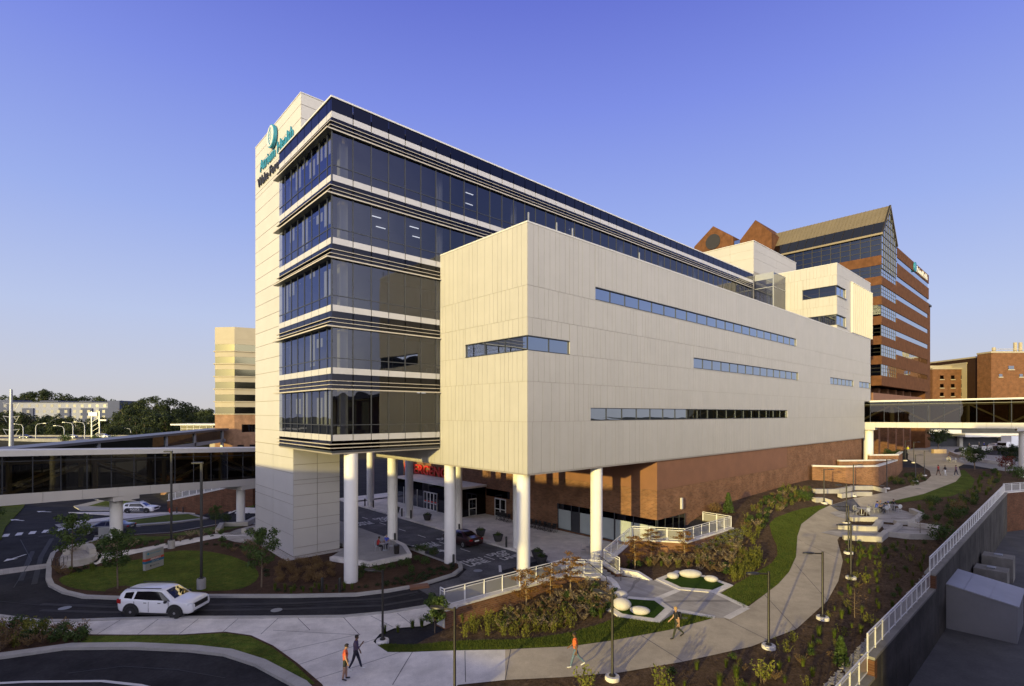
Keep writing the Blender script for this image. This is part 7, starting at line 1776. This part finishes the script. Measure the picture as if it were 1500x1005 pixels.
for (u, v, sc, lab) in ((1049, 752, 1.0, 'rusty brown shrub against the brick wall next to the evergreen'), (1408, 752, 1.3, 'dark reddish shrub on the shaded bank'), ): place(PK['heath'], u, v, 0, u, sc, lab)
def fill(keys, pts, z, lab, grp, s0=.7, s1=1.25):
    for i, (x, y) in enumerate(pts):
        PK[random.choice(keys)].put((x, y, H(x, y) + z), random.random()*6.28, lab, grp, random.uniform(s0, s1))
B1 = [(735,926),(742,908),(775,895),(812,880),(842,868),(876,858),(902,874),(898,890),(866,906),(800,925)]
B1lo = [(680,934),(690,915),(760,905),(840,900),(838,920),(770,934)]
fill(['dry0','dry1'], scatter(B1, 58, .55), 0, 'dry brown seed headed shrub on the bank below the drop-off wall', 'dry shrubs on the bank below the drop-off wall', .8, 1.35)
fill(['green0','green1'], scatter(B1, 30, .65), 0, 'small green shrub among dry shrubs on the bank below the drop-off wall', 'green shrubs on the bank below the drop-off wall', .6, 1.15)
fill(['per0','per1'], scatter(B1lo, 40, .5), 0, 'yellow green perennial at the foot of the bank near the grass strip', 'perennials at the foot of the bank', .8, 1.25)
fill(['tuft0','tuft1'], [gp(u, v) for (u, v) in ((563,928),(583,926),(604,920),(676,912),(692,905),(735,903),(862,893),(880,905),(885,897),(876,888),(618,918))], 0, 'tuft of green ornamental grass at the bed edge', 'grass tufts round the front beds', .8, 1.3)
B2a = [(905,836),(950,822),(1008,820),(1040,802),(1090,800),(1075,846),(1040,838),(980,834)]
fill(['dry0','dry1'], scatter(B2a, 50, .6), 0, 'dry brown shrub between the terrace wall and the boulder lawn', 'dry shrubs above the boulder lawn', .8, 1.35)
fill(['green0','tuft0','per1'], scatter(B2a, 30, .7), 0, 'green plant between the terrace wall and the boulder lawn', 'green plants above the boulder lawn', .7, 1.2)
fill(['flow'], scatter([(1018,806),(1050,788),(1090,775),(1088,792),(1050,808)], 32, .5), 0, 'white flowering plant in the patch right of the terrace wall', 'white flowering plants by the terrace', .8, 1.2)
B2b = [(1078,854),(1070,842),(1085,815),(1110,812),(1118,826),(1105,838)]
fill(['per0','per1'], scatter(B2b, 44, .42), 0, 'yellow green perennial in the bed against the curving lawn strip', 'perennials beside the curving lawn strip', .8, 1.2)
B2c = [(1085,775),(1108,742),(1150,718),(1186,718),(1190,728),(1150,745),(1122,762),(1122,790),(1100,800)]
fill(['per0','per1','green1'], scatter(B2c, 66, .75), 0, 'yellow green plant in rows on the slope below the brick wall', 'plants in rows on the slope below the brick wall', .8, 1.35)
fill(['dry0','dry1'], scatter(B2c, 24, .8), 0, 'dry shrub on the slope below the brick wall', 'dry shrubs on the slope below the brick wall', .8, 1.3)
B3 = [(1238,800),(1240,850),(1222,890),(1175,928),(1110,955),(1010,980),(960,990),(1000,1015),(1180,1015),(1262,945),(1345,852),(1362,805)]
fill(['tuft0','tuft1','per0'], scatter(B3, 85, .65), 0, 'low tuft in the dark mulch bed between path and retaining wall', 'tufts in the dark mulch bed', .5, 1.1)
fill(['dry0','green0'], scatter(B3, 22, .9), 0, 'small shrub in the dark mulch bed between path and retaining wall', 'small shrubs in the dark mulch bed', .5, .9)
for (u, v, lab) in ((856, 1012, 'yellow leafed shrub at the picture edge below the man in orange'), (972, 1014, 'larger yellow leafed shrub at the picture edge beside the path'), (1118, 998, 'yellow leafed shrub in the dark bed near the picture edge')):
    x, y = gp(u, v); PK['lime'].put((x, y, H(x, y)), u, lab)
B4 = [(1345,745),(1425,720),(1436,694),(1468,690),(1462,708),(1400,770),(1378,790),(1350,760)]
fill(['green0','green1','tuft0','per1'], scatter(B4, 70, 1.1), 0, 'small shrub on the shaded bank between path and long railing', 'small shrubs on the shaded bank', .8, 1.6)
fill(['green0','per0'], scatter([(1298,704),(1345,695),(1362,703),(1340,712),(1305,712)], 24, .7), 0, 'leafy plant in the bed behind the brick enclosure corner', 'plants behind the brick enclosure', .9, 1.4)
fill(['green0','tuft1'], scatter([(1232,798),(1300,797),(1370,793),(1330,808),(1260,820),(1236,818)], 18, .8), 0, 'small plant at the foot of the patio walls', 'plants at the foot of the patio walls', .5, .9)
# island beds under the building
fill(['low'], scatter([(600,846),(662,828),(672,834),(622,853),(560,864),(545,862)], 46, .55), .12, 'low dark ground plant in rows on the front island', 'low plants on the front island', .9, 1.5)
fill(['green0','green1'], [gp(u, v, .12) for (u, v) in ((549,838),(561,837),(574,834),(587,830),(597,829),(610,822),(622,828),(602,838),(533,839),(524,848))], .12, 'round green shrub along the hexagonal terrace wall', 'shrubs along the hexagonal terrace wall', 1.0, 1.5)
fill(['heath'], scatter([(404,838),(440,826),(484,832),(492,852),(440,860),(410,858)], 26, .9), .12, 'dark reddish heath shrub at the foot of the white slab', 'heath shrubs at the foot of the slab', .45, .75)
fill(['tuft0','low'], scatter([(395,866),(430,862),(500,864),(540,862),(520,868),(420,872)], 40, .5), .12, 'grey green low plant along the island kerb by the corner column', 'low plants along the island kerb', .6, 1.0)
fill(['green0','low','dry0'], scatter([(372,836),(350,815),(330,806),(300,800),(330,795),(372,800),(395,830),(392,850)], 36, .9), .13, 'small mixed shrub between lawn and white slab', 'mixed shrubs between lawn and slab', .8, 1.4)
fill(['green1','low','dry1'], scatter([(130,800),(160,800),(245,794),(290,786),(320,781),(330,785),(250,800),(200,806),(150,812)], 40, .9), .13, 'small shrub in the bed along the footpath and skybridge', 'shrubs along the island footpath', .8, 1.3)
fill(['tuft0','low','dry0'], scatter([(88,846),(84,838),(110,836),(140,832),(170,825),(150,836),(105,845)], 22, .6), .13, 'low plant along the lawn edge by the angled seat wall', 'low plants on the lawn island', .8, 1.2)
fill(['green0','green1','per1','dry0'], scatter([(-40,935),(-30,922),(0,922),(70,926),(134,932),(118,942),(40,950),(0,956)], 60, .55), .06, 'bushy shrub in the bed between lower walk and bottom road', 'bushes in the bed by the bottom road', 1.0, 1.6)
fill(['big'], [gp(u, v) for (u, v) in ((-20,770),(-8,760),(8,742),(22,737),(-15,745))], .0, 'dark bush on the verge under the skybridge at the picture edge', 'dark bushes on the road verge', 1.3, 2.0)
# grass blades on the lawns close to the path
gm_ = MB()
for k, n in (('a', 15000), ('b', 12000)):
    P = px(LAWN[k]); xs = [p[0] for p in P]; ys = [p[1] for p in P]; c = 0
    while c < n:
        q = (random.uniform(min(xs), max(xs)), random.uniform(min(ys), max(ys)))
        if not inpoly(q, P): continue
        c += 1; z = H(*q) + .04; a = random.random()*6.28; hgt = random.uniform(.05,.12); s_ = .012
        gm_.tri((q[0]-math.cos(a)*s_, q[1]-math.sin(a)*s_, z), (q[0]+math.cos(a)*s_, q[1]+math.sin(a)*s_, z), (q[0]+random.gauss(0,.03), q[1]+random.gauss(0,.03), z + hgt))
P = px(OVAL); xs = [p[0] for p in P]; ys = [p[1] for p in P]; c = 0
while c < 9000:
    q = (random.uniform(min(xs), max(xs)), random.uniform(min(ys), max(ys)))
    if not inpoly(q, P): continue
    c += 1; z = .14; a = random.random()*6.28; gm_.tri((q[0]-math.cos(a)*.012, q[1]-math.sin(a)*.012, z), (q[0]+math.cos(a)*.012, q[1]+math.sin(a)*.012, z), (q[0]+random.gauss(0,.03), q[1]+random.gauss(0,.03), z + random.uniform(.04,.09)))
tag(gm_.build('grass', M['blade']), 'short green grass blades on the lawns', 'grass', None, 'stuff')
# bark chips over the mulch
ch = MB(); Pb = [(p[0], p[1]) for p in BED]; wk = px(WALK); lws = [px(LAWN[k]) for k in LAWN] + [px(COURT)]; c = 0
while c < 15000:
    r_ = random.random()**.6; y = 22 + 42*r_*random.random()**.3; x = random.uniform(-6, 48)
    if not inpoly((x, y), Pb) or inpoly((x, y), wk) or any(inpoly((x, y), l_) for l_ in lws): c += .2; continue
    c += 1; a = random.random()*6.28; l = random.uniform(.04,.11); d = Vector((math.cos(a), math.sin(a), random.gauss(0,.25)))*l; n_ = Vector((-math.sin(a), math.cos(a), random.gauss(0,.3)))*random.uniform(.012,.03); p = Vector((x, y, H(x, y) + .025)); ch.quad(p-d-n_, p+d-n_, p+d+n_, p-d+n_)
tag(ch.build('bark_chips', M['mulch']), 'brown bark chips strewn over the planting beds', 'mulch', None, 'stuff')
# gravel strip along the retaining wall
gv = MB()
for i in range(5200):
    t_ = random.random(); k = random.choice((0, 1, 1, 2)); a = Vector(WL[k]); b = Vector(WL[k+1]); d = (b-a).normalized(); n_ = Vector((-d.y, d.x)); p = a.lerp(b, t_) + n_*(random.random()*.9 + .05); s_ = random.uniform(.025,.055)
    if p.y > 46: continue
    z = H(p.x, p.y) + .03; gv.obox((p.x, p.y, z), (s_, random.gauss(0,.02), 0), (random.gauss(0,.02), s_*.7, 0), (0,0,s_*.5))
tag(gv.build('gravel', M['gravel']), 'pale river gravel along the foot of the retaining wall', 'gravel', None, 'stuff')
# --- forest on the far ridge
fp = []
for k in range(4):
    o = thing('broadleaf_tree', 'dark leafy tree of the forest edge', 'tree'); tr = MB(); cw = MB(); random.seed(100 + k); h = 18
    tr.tube([(0,0,-2), (.2,0,6), (0,.2,12)], [.45,.35,.15], 7)
    for i in range(5): a = i*1.26; tr.tube([(0,0,6+i), (math.cos(a)*3, math.sin(a)*3, 9.5+i)], [.2,.08], 5)
    for i in range(17):
        a = random.random()*6.28; r_ = random.uniform(0,4.6); z = random.uniform(5,15.5); f = 1 - ((z-9.5)/9)**2; c = (math.cos(a)*r_*f, math.sin(a)*r_*f, z); s_ = random.uniform(1.5,2.7); clump(cw, c, s_*1.1, s_*1.1, s_*.85, 95, .95, .55)
    clump(cw, (0,0,16), 2.0, 2.0, 1.7, 100, .9, .5)
    tr.build('trunk', M['bark'], o); cw.build('crown', M['leafF'], o); fp.append(Pool(o))
random.seed(5)
def forest(u0, u1, n, Y, tops, lab, grp, jit=4, sc0=.85, sc1=1.2):
    for i in range(n):
        u = u0 + (u1-u0)*(i + random.uniform(.1,.9))/n; t_ = (u-u0)/(u1-u0)*(len(tops)-1); j = min(int(t_), len(tops)-2); v = tops[j] + (tops[j+1]-tops[j])*(t_-j) + random.uniform(-jit*.4, jit)
        y = Y + random.uniform(-14, 14); p = at(u, v, y); s_ = random.uniform(sc0, sc1); random.choice(fp).put((p.x, y, p.z - 17.8*s_), random.random()*6.28, lab, grp, (s_*random.uniform(.95,1.25), s_*random.uniform(.95,1.25), s_))
forest(-8, 180, 15, 445, [577,580,575,569,572,578,577,584,588], 'sunlit leafy tree rising behind the apartment block', 'trees behind the apartment block', 4, 1.2, 1.5)
forest(172, 330, 13, 345, [588,584,580,582,590,596,600], 'leafy tree on the forest ridge beyond the skybridges', 'trees along the forest ridge', 4, 1.0, 1.3)
forest(170, 325, 12, 318, [601,597,593,596,600,606,610], 'leafy tree in the middle of the forest slope', 'trees in the middle of the forest slope', 5)
forest(165, 320, 12, 290, [612,607,604,607,612,616,618], 'leafy tree low on the forest slope', 'trees low on the forest slope', 6)
forest(-10, 178, 17, 322, [606,600,603,612,602,611,613,611,612], 'dark tree screening the foot of the apartment block', 'trees before the apartment block', 4, .8, 1.1)
forest(-10, 230, 20, 262, [622,618,620,617,622,618,620,618,622], 'dark tree just behind the distant highway', 'trees behind the highway', 5, .7, 1.0)
for i in range(9):
    x = -170 + 9*i + random.uniform(-3, 3); PK['big'].put((x, 196 + random.uniform(-4, 4), 1.8), i, 'grey green bush on the near side of the distant highway', 'bushes beside the highway', random.uniform(2.0, 3.2))
